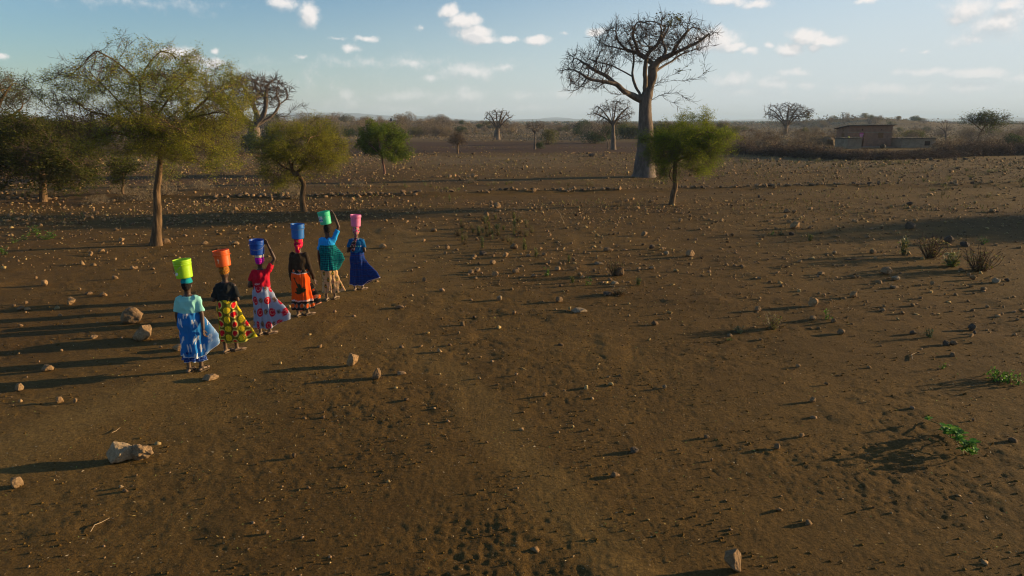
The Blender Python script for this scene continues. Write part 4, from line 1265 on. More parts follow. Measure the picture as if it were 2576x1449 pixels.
def far_bush():
    rng = np.random.RandomState(5)
    n = 3300
    y = 430 * (3600 / 430) ** (rng.uniform(0, 1, n) ** 0.8)
    a = rng.uniform(-0.78, 0.78, n)
    x = y * np.tan(a) * 1.0
    keep = fbm(x / 120, y / 260, 3, seed=9) > -0.40
    x, y = x[keep], y[keep]
    z = terrain(x, y)
    per = 26
    c = np.repeat(np.stack([x, y, z], 1), per, 0)
    size = np.repeat(rng.uniform(0.7, 1.4, len(x)) * (1 + y / 2500), per)
    d = rng.normal(0, 1, (len(c), 3)); d /= np.linalg.norm(d, axis=1)[:, None]; d[:, 2] = np.abs(d[:, 2])
    c = c + d * (size * rng.uniform(0.5, 1, len(c)))[:, None] * [4.2, 4.2, 2.0]
    pal = np.array(GREYB + BROWN + OLIVEB[:2] + GREENB[1:])
    base = np.repeat(pal[rng.randint(0, len(pal), len(x))], per, 0)
    dd = rng.normal(0, 1, (len(c), 3)); dd /= np.linalg.norm(dd, axis=1)[:, None]
    s = np.cross(dd, rng.normal(0, 1, (len(c), 3))); s /= np.linalg.norm(s, axis=1)[:, None]
    yy = np.repeat(y, per, 0); L = (0.16 + 0.0009 * yy)[:, None]; W = L * 0.55
    v = np.stack([c - dd * L, c + s * W, c + dd * L, c - s * W], 1).reshape(-1, 3)
    me = mesh_from("far_woodland", v, np.arange(len(v)).reshape(-1, 4), col=np.repeat(base, 4, 0), mats=[M_DRYLEAF])
    tag(link("far_woodland", me), "grey-green woodland fading into haze across the far plain", kind="stuff")


far_bush()


def scrub():
    """low dry undergrowth between the far bushes"""
    rng = np.random.RandomState(6)
    n = 90000
    y = 118 + 420 * rng.uniform(0, 1, n) ** 1.2
    x = y * np.tan(rng.uniform(-0.76, 0.76, n))
    field = (x > -62) & (x < 36) & (y < 150 + 14 * vnoise(x / 25, y / 25, seed=4))
    yard = (x > 40) & (x < 66) & (y < 122)
    keep = ~field & ~yard & (fbm(x / 9, y / 9, 3, seed=19) > -0.12 + 0.0 * y)
    x, y = x[keep], y[keep]
    z = terrain(x, y)
    h = 0.25 + 0.75 * np.clip(fbm(x / 14, y / 14, 3, seed=29) + .5, 0, 1)
    c = np.stack([x, y, z + rng.uniform(0, 1, len(x)) * h], 1)
    d = rng.normal(0, 1, c.shape); d /= np.linalg.norm(d, axis=1)[:, None]
    s = np.cross(d, rng.normal(0, 1, c.shape)); s /= np.linalg.norm(s, axis=1)[:, None]
    L = (0.10 + 0.0009 * y)[:, None]; W = L * .35
    v = np.stack([c - d * L, c + s * W, c + d * L, c - s * W], 1).reshape(-1, 3)
    pal = np.array(BROWN + GREYB + [(0.22, 0.17, 0.09), (0.26, 0.20, 0.11), (0.12, 0.11, 0.05)])
    q = vnoise(x / 16, y / 16, seed=40) * .5 + .5
    pick = np.clip((q * len(pal) + rng.normal(0, 1.6, len(x))).astype(int), 0, len(pal) - 1)
    me = mesh_from("undergrowth", v, np.arange(len(v)).reshape(-1, 4), col=np.repeat(pal[pick], 4, 0), mats=[M_DRYLEAF])
    tag(link("undergrowth", me), "low dry brown undergrowth filling the far bush", kind="stuff")


scrub()


def hedge():
    rng = np.random.RandomState(15)
    dark = [(0.09, 0.060, 0.042), (0.12, 0.082, 0.058), (0.065, 0.046, 0.034), (0.15, 0.105, 0.07)]
    ms = [bush_mesh("thorn_bush", 300 + k, 3.6, 0.85, 1300, dark, M_DRYLEAF, 0.30, 0.045, 10, 10, 0.1) for k in range(3)]
    red = [bush_mesh("thorn_bush", 310 + k, 3.6, 0.62, 1100, RUST[:1] + BROWN + [(0.10, 0.06, 0.045)], M_DRYLEAF, 0.28, 0.045, 9, 8, 0.1) for k in range(2)]
    line_ = [(1800, 384), (1850, 388), (1950, 393), (2040, 399), (2130, 403), (2220, 402), (2320, 399), (2420, 394), (2576, 390), (2680, 389)]
    us = np.arange(1806, 2680, 13.0)
    for u in us:
        v = np.interp(u, [p[0] for p in line_], [p[1] for p in line_])
        p = G(u + rng.uniform(-4, 4), v - rng.uniform(0.5, 2.5))
        o = link("thorn_bush", ms[rng.randint(3)], None, (p.x, p.y, gz(p.x, p.y) - 0.05), rng.uniform(0, 6.28), (rng.uniform(.8, 1.3), rng.uniform(.8, 1.3), rng.uniform(.6, 1.4) * (.62 if 2085 < u < 2370 else 1)))
        tag(o, "dark dry thorn bush in the front row of the hedge before the brick houses", "bush", "dark thorn bushes in the front of the hedge")
    for k in range(58):
        u = rng.uniform(1810, 2600)
        v = np.interp(u, [p[0] for p in line_], [p[1] for p in line_]) - rng.uniform(6, 24) * (0.45 if 2100 < u < 2360 else 1.0)
        p = G(u, v)
        o = link("thorn_bush", red[rng.randint(2)], None, (p.x, p.y, gz(p.x, p.y) - 0.05), rng.uniform(0, 6.28), (rng.uniform(.7, 1.3), rng.uniform(.7, 1.3), rng.uniform(.6, 1.7) * (.5 if 2085 < u < 2370 else 1)))
        tag(o, "low reddish brown thorn bush in the brush between hedge and houses", "bush", "reddish thorn bushes behind the hedge")


hedge()


# ---------------- houses
def box(bm, x0, x1, y0, y1, z0, z1):
    vs_ = [bm.verts.new((x, y, z)) for z in (z0, z1) for (x, y) in ((x0, y0), (x1, y0), (x1, y1), (x0, y1))]
    for f in ((0, 3, 2, 1), (4, 5, 6, 7), (0, 1, 5, 4), (1, 2, 6, 5), (2, 3, 7, 6), (3, 0, 4, 7)):
        bm.faces.new([vs_[i] for i in f])


def bm_obj(name, bm, mat, parent=None, bevel=0.0):
    if bevel:
        bmesh.ops.bevel(bm, geom=list(bm.edges), offset=bevel, segments=1, affect='EDGES', profile=0.5)
    me = bpy.data.meshes.new(name); bm.to_mesh(me); bm.free()
    if mat: me.materials.append(mat)
    return link(name, me, parent)


def mat_brick(name, a, b_, mortar, scale=1.0):
    m, t, b, out = new_mat(name)
    tc = t.n('ShaderNodeTexCoord')
    # bricks on whichever way the wall faces
    sx = t.n('ShaderNodeSeparateXYZ'); t.l(tc.outputs['Object'], sx.inputs[0])
    s = t.math('ADD', sx.outputs[0], sx.outputs[1])
    cb = t.n('ShaderNodeCombineXYZ'); t.l(s, cb.inputs[0]); t.l(sx.outputs[2], cb.inputs[1])
    br = t.n('ShaderNodeTexBrick'); t.l(cb.outputs[0], br.inputs[0])
    br.inputs['Scale'].default_value = 1.0; br.inputs['Brick Width'].default_value = 0.26 * scale; br.inputs['Row Height'].default_value = 0.10 * scale
    br.inputs['Mortar Size'].default_value = 0.012
    br.inputs['Color1'].default_value = (*a, 1); br.inputs['Color2'].default_value = (*b_, 1); br.inputs['Mortar'].default_value = (*mortar, 1)
    c = t.mix(1.0, br.outputs[0], t.ramp(t.noise(1.3, 5, 0.6, tc.outputs['Object']), [(0.3, (0.75,) * 3), (0.7, (1.15,) * 3)]), 'MULTIPLY')
    t.l(c, b.inputs['Base Color'])
    bp = t.n('ShaderNodeBump'); bp.inputs['Strength'].default_value = 0.6; bp.inputs['Distance'].default_value = 0.02; t.l(br.outputs[1], bp.inputs['Height']); bp.invert = True
    t.l(bp.outputs[0], b.inputs['Normal'])
    return m


M_BRICK = mat_brick("red-brown mud brick", (0.34, 0.155, 0.09), (0.24, 0.125, 0.08), (0.28, 0.18, 0.12))
M_BLOCK = mat_brick("grey-brown block", (0.33, 0.235, 0.155), (0.28, 0.20, 0.13), (0.27, 0.19, 0.12), 1.5)
M_SHUT = mat_plain("orange wood shutter", (0.20, 0.085, 0.03), 0.7, 0.3, 6)
M_TIN = mat_plain("weathered dark roof", (0.10, 0.075, 0.06), 0.8, 0.35, 4)
M_DARKIN = mat_plain("dark interior", (0.02, 0.017, 0.015), 0.95)
M_STRAW = mat_plain("grey straw", (0.20, 0.15, 0.09), 0.95, 0.4, 6, bump=0.8, bscale=12)


def wall_holes(bm, x0, x1, z0, z1a, z1b, y, th, holes):
    """front wall in the xz plane with rectangular holes; the top runs from z1a to z1b"""
    xs = sorted({x0, x1, *[h[0] for h in holes], *[h[1] for h in holes]})
    zs = sorted({z0, *[h[2] for h in holes], *[h[3] for h in holes]})
    top = lambda x: z1a + (z1b - z1a) * (x - x0) / (x1 - x0)
    for i in range(len(xs) - 1):
        xa, xb = xs[i], xs[i + 1]
        edges = zs + [None]
        for k in range(len(edges) - 1):
            za = edges[k]; zb = edges[k + 1]
            inside = False
            for h in holes:
                if zb is not None and xa >= h[0] - 1e-6 and xb <= h[1] + 1e-6 and za >= h[2] - 1e-6 and zb <= h[3] + 1e-6: inside = True
            if inside: continue
            ta = top(xa) if zb is None else zb; tb = top(xb) if zb is None else zb
            v = [bm.verts.new(c) for c in ((xa, y, za), (xb, y, za), (xb, y + th, za), (xa, y + th, za), (xa, y, ta), (xb, y, tb), (xb, y + th, tb), (xa, y + th, ta))]
            for f in ((0, 3, 2, 1), (4, 5, 6, 7), (0, 1, 5, 4), (1, 2, 6, 5), (2, 3, 7, 6), (3, 0, 4, 7)):
                bm.faces.new([v[q] for q in f])
    # one solid wall: weld the cells and drop the faces between them
    seen = {}
    for f in bm.faces:
        seen.setdefault(tuple(sorted((round(v.co.x, 4), round(v.co.y, 4), round(v.co.z, 4)) for v in f.verts)), []).append(f)
    bmesh.ops.delete(bm, geom=[f for fs in seen.values() if len(fs) > 1 for f in fs], context='FACES_ONLY')
    bmesh.ops.remove_doubles(bm, verts=bm.verts[:], dist=0.0005)


def house(label, x0, x1, y0, depth, hl, hr, hback, openings, wallmat, kind, zg):
    """x0..x1 front wall at y0; side wall on the left runs back; all in house coordinates"""
    root = thing("brick_house", label, "house", (x0, y0, zg))
    w = x1 - x0; th = 0.22
    bm = bmesh.new()
    fr = [o for o in openings if o['side'] == 'front']
    wall_holes(bm, 0, w, -0.2, hl, hr, 0, th, [o['r'] for o in fr])
    # back
    bk = bmesh.new(); wall_holes(bk, 0, w, -0.2, hback, hback, depth - th, th, []); bm_obj("wall", bk, wallmat, root)
    bm_obj("wall", bm, wallmat, root)
    # side walls: rotate the front builder by swapping axes
    for sx, nm in ((0, 'left'), (w - th, 'right')):
        bm = bmesh.new()
        hs = [o['r'] for o in openings if o['side'] == nm]
        wall_holes(bm, th, depth - th, -0.2, hl, hback, 0, th, hs)
        for v in bm.verts:
            v.co = Vector((sx + v.co.y, v.co.x, v.co.z))
        bmesh.ops.recalc_face_normals(bm, faces=bm.faces)
        bm_obj("wall", bm, wallmat, root)
    bm = bmesh.new(); box(bm, th, w - th, th, depth - th, -0.15, 0.06); bm_obj("floor", bm, M_DARKIN, root)
    # string course
    if kind == 'main':
        bm = bmesh.new(); box(bm, -0.025, w + 0.025, -0.025, -0.001, 2.22, 2.34); bm_obj("lintel_band", bm, M_BLOCK, root)
        bm = bmesh.new(); box(bm, -0.5, w + 0.2, -1.5, -0.03, -0.3, 0.16); bm_obj("step", bm, M_BLOCK, root, 0.03)
    # roof
    ov = 0.35 if kind == 'main' else 0.14
    bm = bmesh.new()
    n = 14
    def rz(fx, fy):
        base = hl + (hr - hl) * fx
        return base + (hback - base) * fy
    xs = [-ov + (w + 2 * ov) * i / n for i in range(n + 1)]
    for lay, dz in ((0, 0.02), (1, 0.09 if kind == 'main' else 0.14)):
        pass
    rr = random.Random(4)
    gridt = [[bm.verts.new((x, y, rz(x / w, y / depth) + 0.09 + rr.uniform(-.012, .012))) for x in xs] for y in (-ov, depth * 0.5, depth + ov)]
    gridb = [[bm.verts.new((x, y, rz(x / w, y / depth) + 0.015)) for x in xs] for y in (-ov, depth * 0.5, depth + ov)]
    for j in range(2):
        for i in range(n):
            bm.faces.new((gridt[j][i], gridt[j][i + 1], gridt[j + 1][i + 1], gridt[j + 1][i]))
            bm.faces.new((gridb[j + 1][i], gridb[j + 1][i + 1], gridb[j][i + 1], gridb[j][i]))
    for i in range(n):
        bm.faces.new((gridb[0][i], gridb[0][i + 1], gridt[0][i + 1], gridt[0][i]))
        bm.faces.new((gridt[2][i], gridt[2][i + 1], gridb[2][i + 1], gridb[2][i]))
    for j in range(2):
        bm.faces.new((gridb[j][0], gridt[j][0], gridt[j + 1][0], gridb[j + 1][0]))
        bm.faces.new((gridt[j][n], gridb[j][n], gridb[j + 1][n], gridt[j + 1][n]))
    roof = bm_obj("roof", bm, M_TIN, root)
    if kind != 'main':
        # rubble and old stalks weighing the roof down
        rng = np.random.RandomState(int(w * 10))
        V = []; Fc = []; off = 0
        for k in range(150):
            cx, cy = rng.uniform(-ov, w + ov), rng.uniform(-ov, depth + ov) if rng.rand() > 0.5 else rng.uniform(-ov, 0.2)
            s_ = rng.uniform(0.05, 0.14)
            pts = rng.normal(0, 1, (6, 3)); pts /= np.linalg.norm(pts, axis=1)[:, None]
            b = np.array([[1, 0, 0], [-1, 0, 0], [0, 1, 0], [0, -1, 0], [0, 0, 1], [0, 0, -1]]) * s_ * rng.uniform(0.6, 1.4, (6, 1)) * [1.5, 1, .7]
            V.append(b + [cx, cy, rz(cx / w, cy / depth) + 0.12]); 
            for f in ((0, 2, 4), (2, 1, 4), (1, 3, 4), (3, 0, 4), (2, 0, 5), (1, 2, 5), (3, 1, 5), (0, 3, 5)): Fc.append([q + off for q in f])
            off += 6
        me = mesh_from("rubble", np.vstack(V), Fc, mats=[M_STRAW]); r_ = link("rubble", me, root); r_["kind"] = "stuff"
    for o in openings:
        a, b_, c, d = o['r']
        def put(name, mat, q0, q1, za, zb, ya, yb, par=root):
            bm = bmesh.new(); box(bm, q0, q1, ya, yb, za, zb)
            if o['side'] == 'left':
                for v in bm.verts: v.co = Vector((v.co.y, v.co.x, v.co.z))
                bmesh.ops.recalc_face_normals(bm, faces=bm.faces)
            return bm_obj(name, bm, mat, par)
        if o['type'] == 'shutter':
            fr_ = put("window", M_SHUT, a, b_, c, d, 0.05, 0.09)
            for k in range(5):
                q = a + (b_ - a) * (k + 0.5) / 5
                put("board", M_SHUT, q - (b_ - a) / 11.5, q + (b_ - a) / 11.5, c + 0.03, d - 0.03, 0.02, 0.049, fr_)
        elif o['type'] == 'bars':
            wnd = put("window", M_DARKIN, a, b_, c, d, 0.12, 0.15)
            for k in range(4):
                z_ = c + (d - c) * (k + 0.5) / 4
                put("bar", M_SHUT, a, b_, z_ - 0.02, z_ + 0.02, 0.05, 0.08, wnd)
        elif o['type'] == 'door':
            put("door_frame", M_SHUT, b_ - 0.06, b_, c, d, 0.03, 0.19)
            # curtain, drawn in at the middle, pink with white
            V = []; colr = []; nr_, nc_ = 16, 22
            for i in range(nr_ + 1):
                f = i / nr_
                nar = 1 - 0.42 * math.exp(-((f - 0.75) / 0.32) ** 2)
                for j in range(nc_ + 1):
                    g_ = j / nc_
                    xx = a + 0.03 + (b_ - a - 0.12) * (0.5 + (g_ - 0.5) * nar)
                    V.append((xx, 0.07 + 0.03 * math.sin(g_ * 26), d - 0.02 - f * (d - c) * 0.48))
                    pk = (0.62, 0.08, 0.26) if f < 0.14 or (j % 6) < 2 else (0.66, 0.42, 0.50)
                    colr.append(pk)
            Fc = [(i * (nc_ + 1) + j, i * (nc_ + 1) + j + 1, (i + 1) * (nc_ + 1) + j + 1, (i + 1) * (nc_ + 1) + j) for i in range(nr_) for j in range(nc_)]
            me = mesh_from("curtain", V, Fc, smooth=True, col=np.array(colr), mats=[M_CLOTH])
            cu = link("curtain", me, root); cu.modifiers.new("thick", 'SOLIDIFY').thickness = 0.006
        elif o['type'] == 'vent':
            put("vent", M_DARKIN, a, b_, c, d, 0.10, 0.13)
    return root


M_CLOTH = mat_tint("woven cotton", 0.9, 0.08, transl=0.10, bump=0.15, bscale=700)

Y0 = 110.5
mx = lambda u, y: (u - 1288) * (y * CP + CAM_H * SP) / F
hx0, hx1 = mx(2130, Y0), mx(2240, Y0)
k_ = pxm(Y0)
fz = lambda v, y=Y0: CAM_H + y * (ray(1288, v).z / ray(1288, v).y) - gz(mx(2150, y), y)
def fr_(u0, u1, v0, v1, y=Y0, x0=None):
    return (mx(u0, y) - x0, mx(u1, y) - x0, max(-0.2, fz(v1, y)), fz(v0, y))
zgh = gz(hx0, Y0)
house("red-brown brick house with mono-pitch roof and pink curtain in the doorway", hx0, hx1, Y0, 3.9, fz(317), fz(315.5), fz(317) - 0.45,
      [dict(side='front', r=fr_(2158.5, 2171, 333.5, 369, x0=hx0), type='door'), dict(side='front', r=fr_(2205.6, 2218.7, 332.4, 346.6, x0=hx0), type='shutter'),
       dict(side='front', r=fr_(2164, 2166.5, 324.5, 328.5, x0=hx0), type='vent'), dict(side='front', r=fr_(2212, 2214.5, 324.5, 328, x0=hx0), type='vent'),
       dict(side='left', r=(1.2, 2.2, 1.25, 2.12), type='shutter'), dict(side='left', r=(1.6, 1.8, 2.48, 2.68), type='vent')], M_BRICK, 'main', zgh)
Y1 = 105.0
ax0, ax1 = mx(2131, Y1), mx(2166, Y1)
house("small grey-brown annex with vent holes and flat rubble roof touching the brick house", ax0, ax1, Y1, 4.2, fz(349, Y1), fz(347.5, Y1), fz(349, Y1) - 0.05,
      [dict(side='left', r=(1.3 + i * 0.38, 1.3 + i * 0.38 + 0.2, 0.72 + j * 0.26, 0.86 + j * 0.26), type='vent') for i in range(3) for j in range(3)][:9], M_BLOCK, 'annex', gz(ax0, Y1))
Y2 = 108.0
bx0, bx1 = mx(2266.5, Y2), mx(2352, Y2)
house("long low grey-brown annex with barred window and rubble-covered flat roof", bx0, bx1, Y2, 4.2, fz(350, Y2), fz(349, Y2), fz(350, Y2) + 0.05,
      [dict(side='front', r=fr_(2324.5, 2339, 355, 366.5, y=Y2, x0=bx0), type='bars')], M_BLOCK, 'annex', gz(bx0, Y2))


def misc_yard():
    # jerrycan on the annex roof
    m = mat_plain("yellow plastic", (0.75, 0.62, 0.10), 0.45, 0.05)
    px_ = mx(2132, Y1 + 0.1)
    t = thing("jerrycan", "small yellow jerrycan standing on the roof of the smaller annex", "jerrycan", (px_, Y1 + 0.1, gz(px_, Y1) + fz(349, Y1) + 0.09))
    bm = bmesh.new(); box(bm, -.1, .1, -.07, .07, 0, .24); bm_obj("body", bm, m, t, 0.03)
    bm = bmesh.new(); box(bm, -.06, .06, -.015, .015, .243, .29); bm_obj("handle", bm, m, t, 0.008)
    # drum by the wall
    p = G(2220, 374)
    m = mat_plain("sooty clay", (0.05, 0.04, 0.03), 0.8)
    prof = [(0.0, 0), (.22, 0), (.34, .15), (.38, .34), (.34, .5), (.2, .6), (.23, .66), (.2, .65), (.17, .58), (0, .5)]
    V = [(r * math.cos(a), r * math.sin(a), z) for (r, z) in prof for a in [2 * math.pi * k / 18 for k in range(18)]]
    Fc = [(i * 18 + j, i * 18 + (j + 1) % 18, (i + 1) * 18 + (j + 1) % 18, (i + 1) * 18 + j) for i in range(len(prof) - 1) for j in range(18)]
    o = link("water_pot", mesh_from("water_pot", V, Fc, smooth=True, mats=[m]), None, (p.x, p.y, gz(p.x, p.y)))
    tag(o, "dark round clay pot by the wall of the brick house", "pot")
    # straw shelter
    p = G(2082, 366)
    rng = np.random.RandomState(8)
    root = thing("straw_shelter", "domed grey straw shelter in the yard near the brick houses", "shelter", (p.x, p.y, gz(p.x, p.y)))
    V = []; n1, n2 = 18, 40
    for i in range(n1 + 1):
        e = (i / n1) * math.pi / 2
        for j in range(n2):
            a = j / n2 * 2 * math.pi
            if True:
                r = math.cos(e) * 1.0 + rng.normal(0, .02)
                V.append((r * math.cos(a) * 1.15, r * math.sin(a) * 1.0, math.sin(e) ** 0.8 * 1.45 + rng.normal(0, .015)))
    Fc = [(i * n2 + j, i * n2 + (j + 1) % n2, (i + 1) * n2 + (j + 1) % n2, (i + 1) * n2 + j) for i in range(n1) for j in range(n2) if not (i < 7 and 27 <= j < 33)]
    o = link("dome", mesh_from("dome", V, Fc, mats=[M_STRAW]), root); o.modifiers.new("t", 'SOLIDIFY').thickness = 0.08
    c = np.array([[1.15 * math.cos(a) * math.cos(e), math.sin(a) * math.cos(e), 1.45 * math.sin(e)] for a, e in zip(rng.uniform(0, 6.28, 700), rng.uniform(0, 1.5, 700))])
    v, f, cc = slivers(c, 1, 0.04, 0.45, 0.03, rng, [(0.22, 0.17, 0.10), (0.15, 0.12, 0.08)], 2.0)
    o = link("straw", mesh_from("straw", v, f, col=cc, mats=[M_DRYLEAF]), root); o["kind"] = "stuff"
    # blue cloth on the brush beside it
    p = G(2066, 362)
    V = []
    for i in range(9):
        for j in range(9):
            V.append((0.35 * (i / 8 - .5) + .04 * math.sin(j), 0.06 * math.sin(i * 1.3 + j), 0.75 - 0.5 * j / 8 + 0.05 * math.cos(i * 1.1)))
    Fc = [(i * 9 + j, i * 9 + j + 1, (i + 1) * 9 + j + 1, (i + 1) * 9 + j) for i in range(8) for j in range(8)]
    me = mesh_from("hung_cloth", V, Fc, smooth=True, col=np.tile([[0.05, 0.22, 0.45]], (81, 1)), mats=[M_CLOTH])
    o = link("hung_cloth", me, None, (p.x, p.y, gz(p.x, p.y))); o.modifiers.new("t", 'SOLIDIFY').thickness = 0.01
    tag(o, "bright blue cloth hung on brush beside the straw shelter", "cloth")


misc_yard()

# ================================================================== PEOPLE AND BUCKETS
def ring_loft(rings, n=24, cap=True):
    """rings: (cx, cy, cz, rx, ry) horizontal ellipses from bottom to top"""
    V = []; Fc = []
    for (cx, cy, cz, rx, ry) in rings:
        for k in range(n):
            a = 2 * math.pi * k / n
            V.append((cx + rx * math.cos(a), cy + ry * math.sin(a), cz))
    for i in range(len(rings) - 1):
        for j in range(n):
            Fc.append((i * n + j, i * n + (j + 1) % n, (i + 1) * n + (j + 1) % n, (i + 1) * n + j))
    if cap:
        Fc.append(tuple(range(n))[::-1]); Fc.append(tuple((len(rings) - 1) * n + k for k in range(n)))
    return V, Fc


def limb(pts, rad, n=14, round_ends=True, flat=None):
    """closed tube through points; flat=(axis vector, factor) squeezes it"""
    pts = [np.array(p, float) for p in pts]; rad = list(rad)
    if round_ends:
        d0 = pts[0] - pts[1]; d0 /= np.linalg.norm(d0); d1 = pts[-1] - pts[-2]; d1 /= np.linalg.norm(d1)
        pts = [pts[0] + d0 * rad[0] * 0.95, pts[0] + d0 * rad[0] * 0.7] + pts + [pts[-1] + d1 * rad[-1] * 0.7, pts[-1] + d1 * rad[-1] * 0.95]
        rad = [rad[0] * 0.25, rad[0] * 0.7] + rad + [rad[-1] * 0.7, rad[-1] * 0.25]
    P_ = np.array(pts)
    tan = np.gradient(P_, axis=0); tan /= np.linalg.norm(tan, axis=1)[:, None] + 1e-9
    nrm = np.cross(tan[0], [0.13, 0.9, 0.31]); nrm /= np.linalg.norm(nrm)
    V = []
    for k in range(len(P_)):
        nrm = nrm - tan[k] * np.dot(nrm, tan[k]); nrm /= np.linalg.norm(nrm) + 1e-9
        bn = np.cross(tan[k], nrm)
        for j in range(n):
            a = 2 * math.pi * j / n
            o = (math.cos(a) * nrm + math.sin(a) * bn) * rad[k]
            if flat is not None:
                ax = np.array(flat[0], float); ax /= np.linalg.norm(ax)
                o = o - ax * np.dot(o, ax) * (1 - flat[1])
            V.append(tuple(P_[k] + o))
    Fc = []
    m = len(P_)
    for i in range(m - 1):
        for j in range(n):
            Fc.append((i * n + j, i * n + (j + 1) % n, (i + 1) * n + (j + 1) % n, (i + 1) * n + j))
    Fc.append(tuple(range(n))[::-1]); Fc.append(tuple((m - 1) * n + k for k in range(n)))
    return V, Fc


def ellipsoid(c, r, n=16, rot=None):
    V = []; Fc = []
    m = n // 2 + 1
    for i in range(m):
        e = -math.pi / 2 + math.pi * (i + 0.35) / (m - 0.3)
        for j in range(n):
            a = 2 * math.pi * j / n
            p = Vector((r[0] * math.cos(e) * math.cos(a), r[1] * math.cos(e) * math.sin(a), r[2] * math.sin(e)))
            if rot is not None: p = rot @ p
            V.append((c[0] + p.x, c[1] + p.y, c[2] + p.z))
    for i in range(m - 1):
        for j in range(n):
            Fc.append((i * n + j, i * n + (j + 1) % n, (i + 1) * n + (j + 1) % n, (i + 1) * n + j))
    Fc.append(tuple(range(n))[::-1]); Fc.append(tuple((m - 1) * n + k for k in range(n)))
    return V, Fc


def fuse(pieces, voxel, smooth_it=3, smooth_f=0.5):
    """one continuous surface round all pieces -> (verts, faces) arrays"""
    V = []; Fc = []; off = 0
    for v, f in pieces:
        V += list(v); Fc += [tuple(q + off for q in ff) for ff in f]; off += len(v)
    me = bpy.data.meshes.new("tmp"); me.from_pydata(V, [], Fc); me.update()
    bm = bmesh.new(); bm.from_mesh(me); bmesh.ops.recalc_face_normals(bm, faces=bm.faces); bm.to_mesh(me); bm.free()
    ob = bpy.data.objects.new("tmp", me); COL.objects.link(ob)
    r = ob.modifiers.new("r", 'REMESH'); r.mode = 'VOXEL'; r.voxel_size = voxel; r.adaptivity = 0.0
    if smooth_it:
        s = ob.modifiers.new("s", 'SMOOTH'); s.iterations = smooth_it; s.factor = smooth_f
    dg = bpy.context.evaluated_depsgraph_get()
    ev = ob.evaluated_get(dg); m2 = ev.to_mesh()
    n = len(m2.vertices); v = np.zeros(n * 3); m2.vertices.foreach_get("co", v); v = v.reshape(-1, 3).copy()
    nl = np.zeros(n * 3); m2.vertices.foreach_get("normal", nl); nl = nl.reshape(-1, 3).copy()
    fl = [tuple(p.vertices) for p in m2.polygons]
    ev.to_mesh_clear()
    bpy.data.objects.remove(ob); bpy.data.meshes.remove(me)
    return v, nl, fl


SKIN = np.array([0.062, 0.030, 0.018])
DUST = np.array([0.15, 0.095, 0.058])
M_SKIN = mat_tint("brown skin", 0.55, 0.35, bump=0.05, bscale=300, var=0.10, vscale=25)
M_HAIR = mat_plain("black hair", (0.012, 0.010, 0.009), 0.9, 0.3, 60, bump=0.8, bscale=250)
M_SOLE = mat_plain("worn sandal", (0.11, 0.078, 0.048), 0.9, 0.3, 20)
M_STRAP = mat_plain("sandal strap", (0.07, 0.045, 0.03), 0.7, 0.2, 20)


def fingers(wrist, d, side, up, s=1.0, curl=0.5, spread=0.0):
    """palm and five bent fingers; d along the hand, side towards the thumb, up = back of the hand"""
    d = np.array(d, float); d /= np.linalg.norm(d)
    side = np.array(side, float); side = side - d * np.dot(side, d); side /= np.linalg.norm(side)
    up = np.cross(side, d)
    w = np.array(wrist, float)
    palm = limb([w + d * 0.01 * s, w + d * 0.045 * s, w + d * 0.082 * s], [0.024 * s, 0.036 * s, 0.037 * s], 14, True, (up, 0.5))
    out = []
    for k, (o, L) in enumerate(((0.026, 0.070), (0.009, 0.080), (-0.009, 0.074), (-0.026, 0.058))):
        p0 = w + (d * 0.078 + side * o) * s
        dd = d + side * (o * 6 * spread)
        pts = [p0 - d * 0.015 * s]; cur = p0; ang = curl * 0.35
        for q, f in enumerate((0.42, 0.33, 0.25)):
            dv = dd * math.cos(ang) - up * math.sin(ang); dv /= np.linalg.norm(dv)
            pts.append(cur); cur = cur + dv * L * f * s; ang += curl * (0.75 if q == 0 else 0.6)
        pts.append(cur)
        out.append(limb(pts, [0.0105 * s, 0.0105 * s, 0.0095 * s, 0.0085 * s, 0.007 * s], 8))
    t0 = w + (d * 0.030 + side * 0.024) * s
    t1 = t0 + (d * 0.028 + side * 0.026 - up * 0.008) * s
    t2 = t1 + (d * 0.030 + side * 0.008 - up * 0.012 * (1 + curl)) * s
    out.append(limb([t0, t1, t2], [0.014 * s, 0.0115 * s, 0.0085 * s], 8))
    return palm, out


def bend_mesh(v, nl, amp, seed, zscale=(9, 9, 4), z0=None):
    wx = np.abs(v[:, 0])
    n = vnoise(wx * 13 + v[:, 2] * 7 + seed, v[:, 1] * 9, v[:, 2] * 7 - wx * 9, seed=seed) + .6 * vnoise(v[:, 0] * 7 - v[:, 2] * 12, v[:, 1] * 9, v[:, 2] * 5 + v[:, 0] * 8, seed=seed + 7)
    n = 1 - np.abs(n) * 2.6
    n2 = vnoise(v[:, 0] * 26, v[:, 1] * 26, v[:, 2] * 12, seed=seed + 3)
    return v + nl * (amp * n + amp * 0.35 * n2)[:, None]


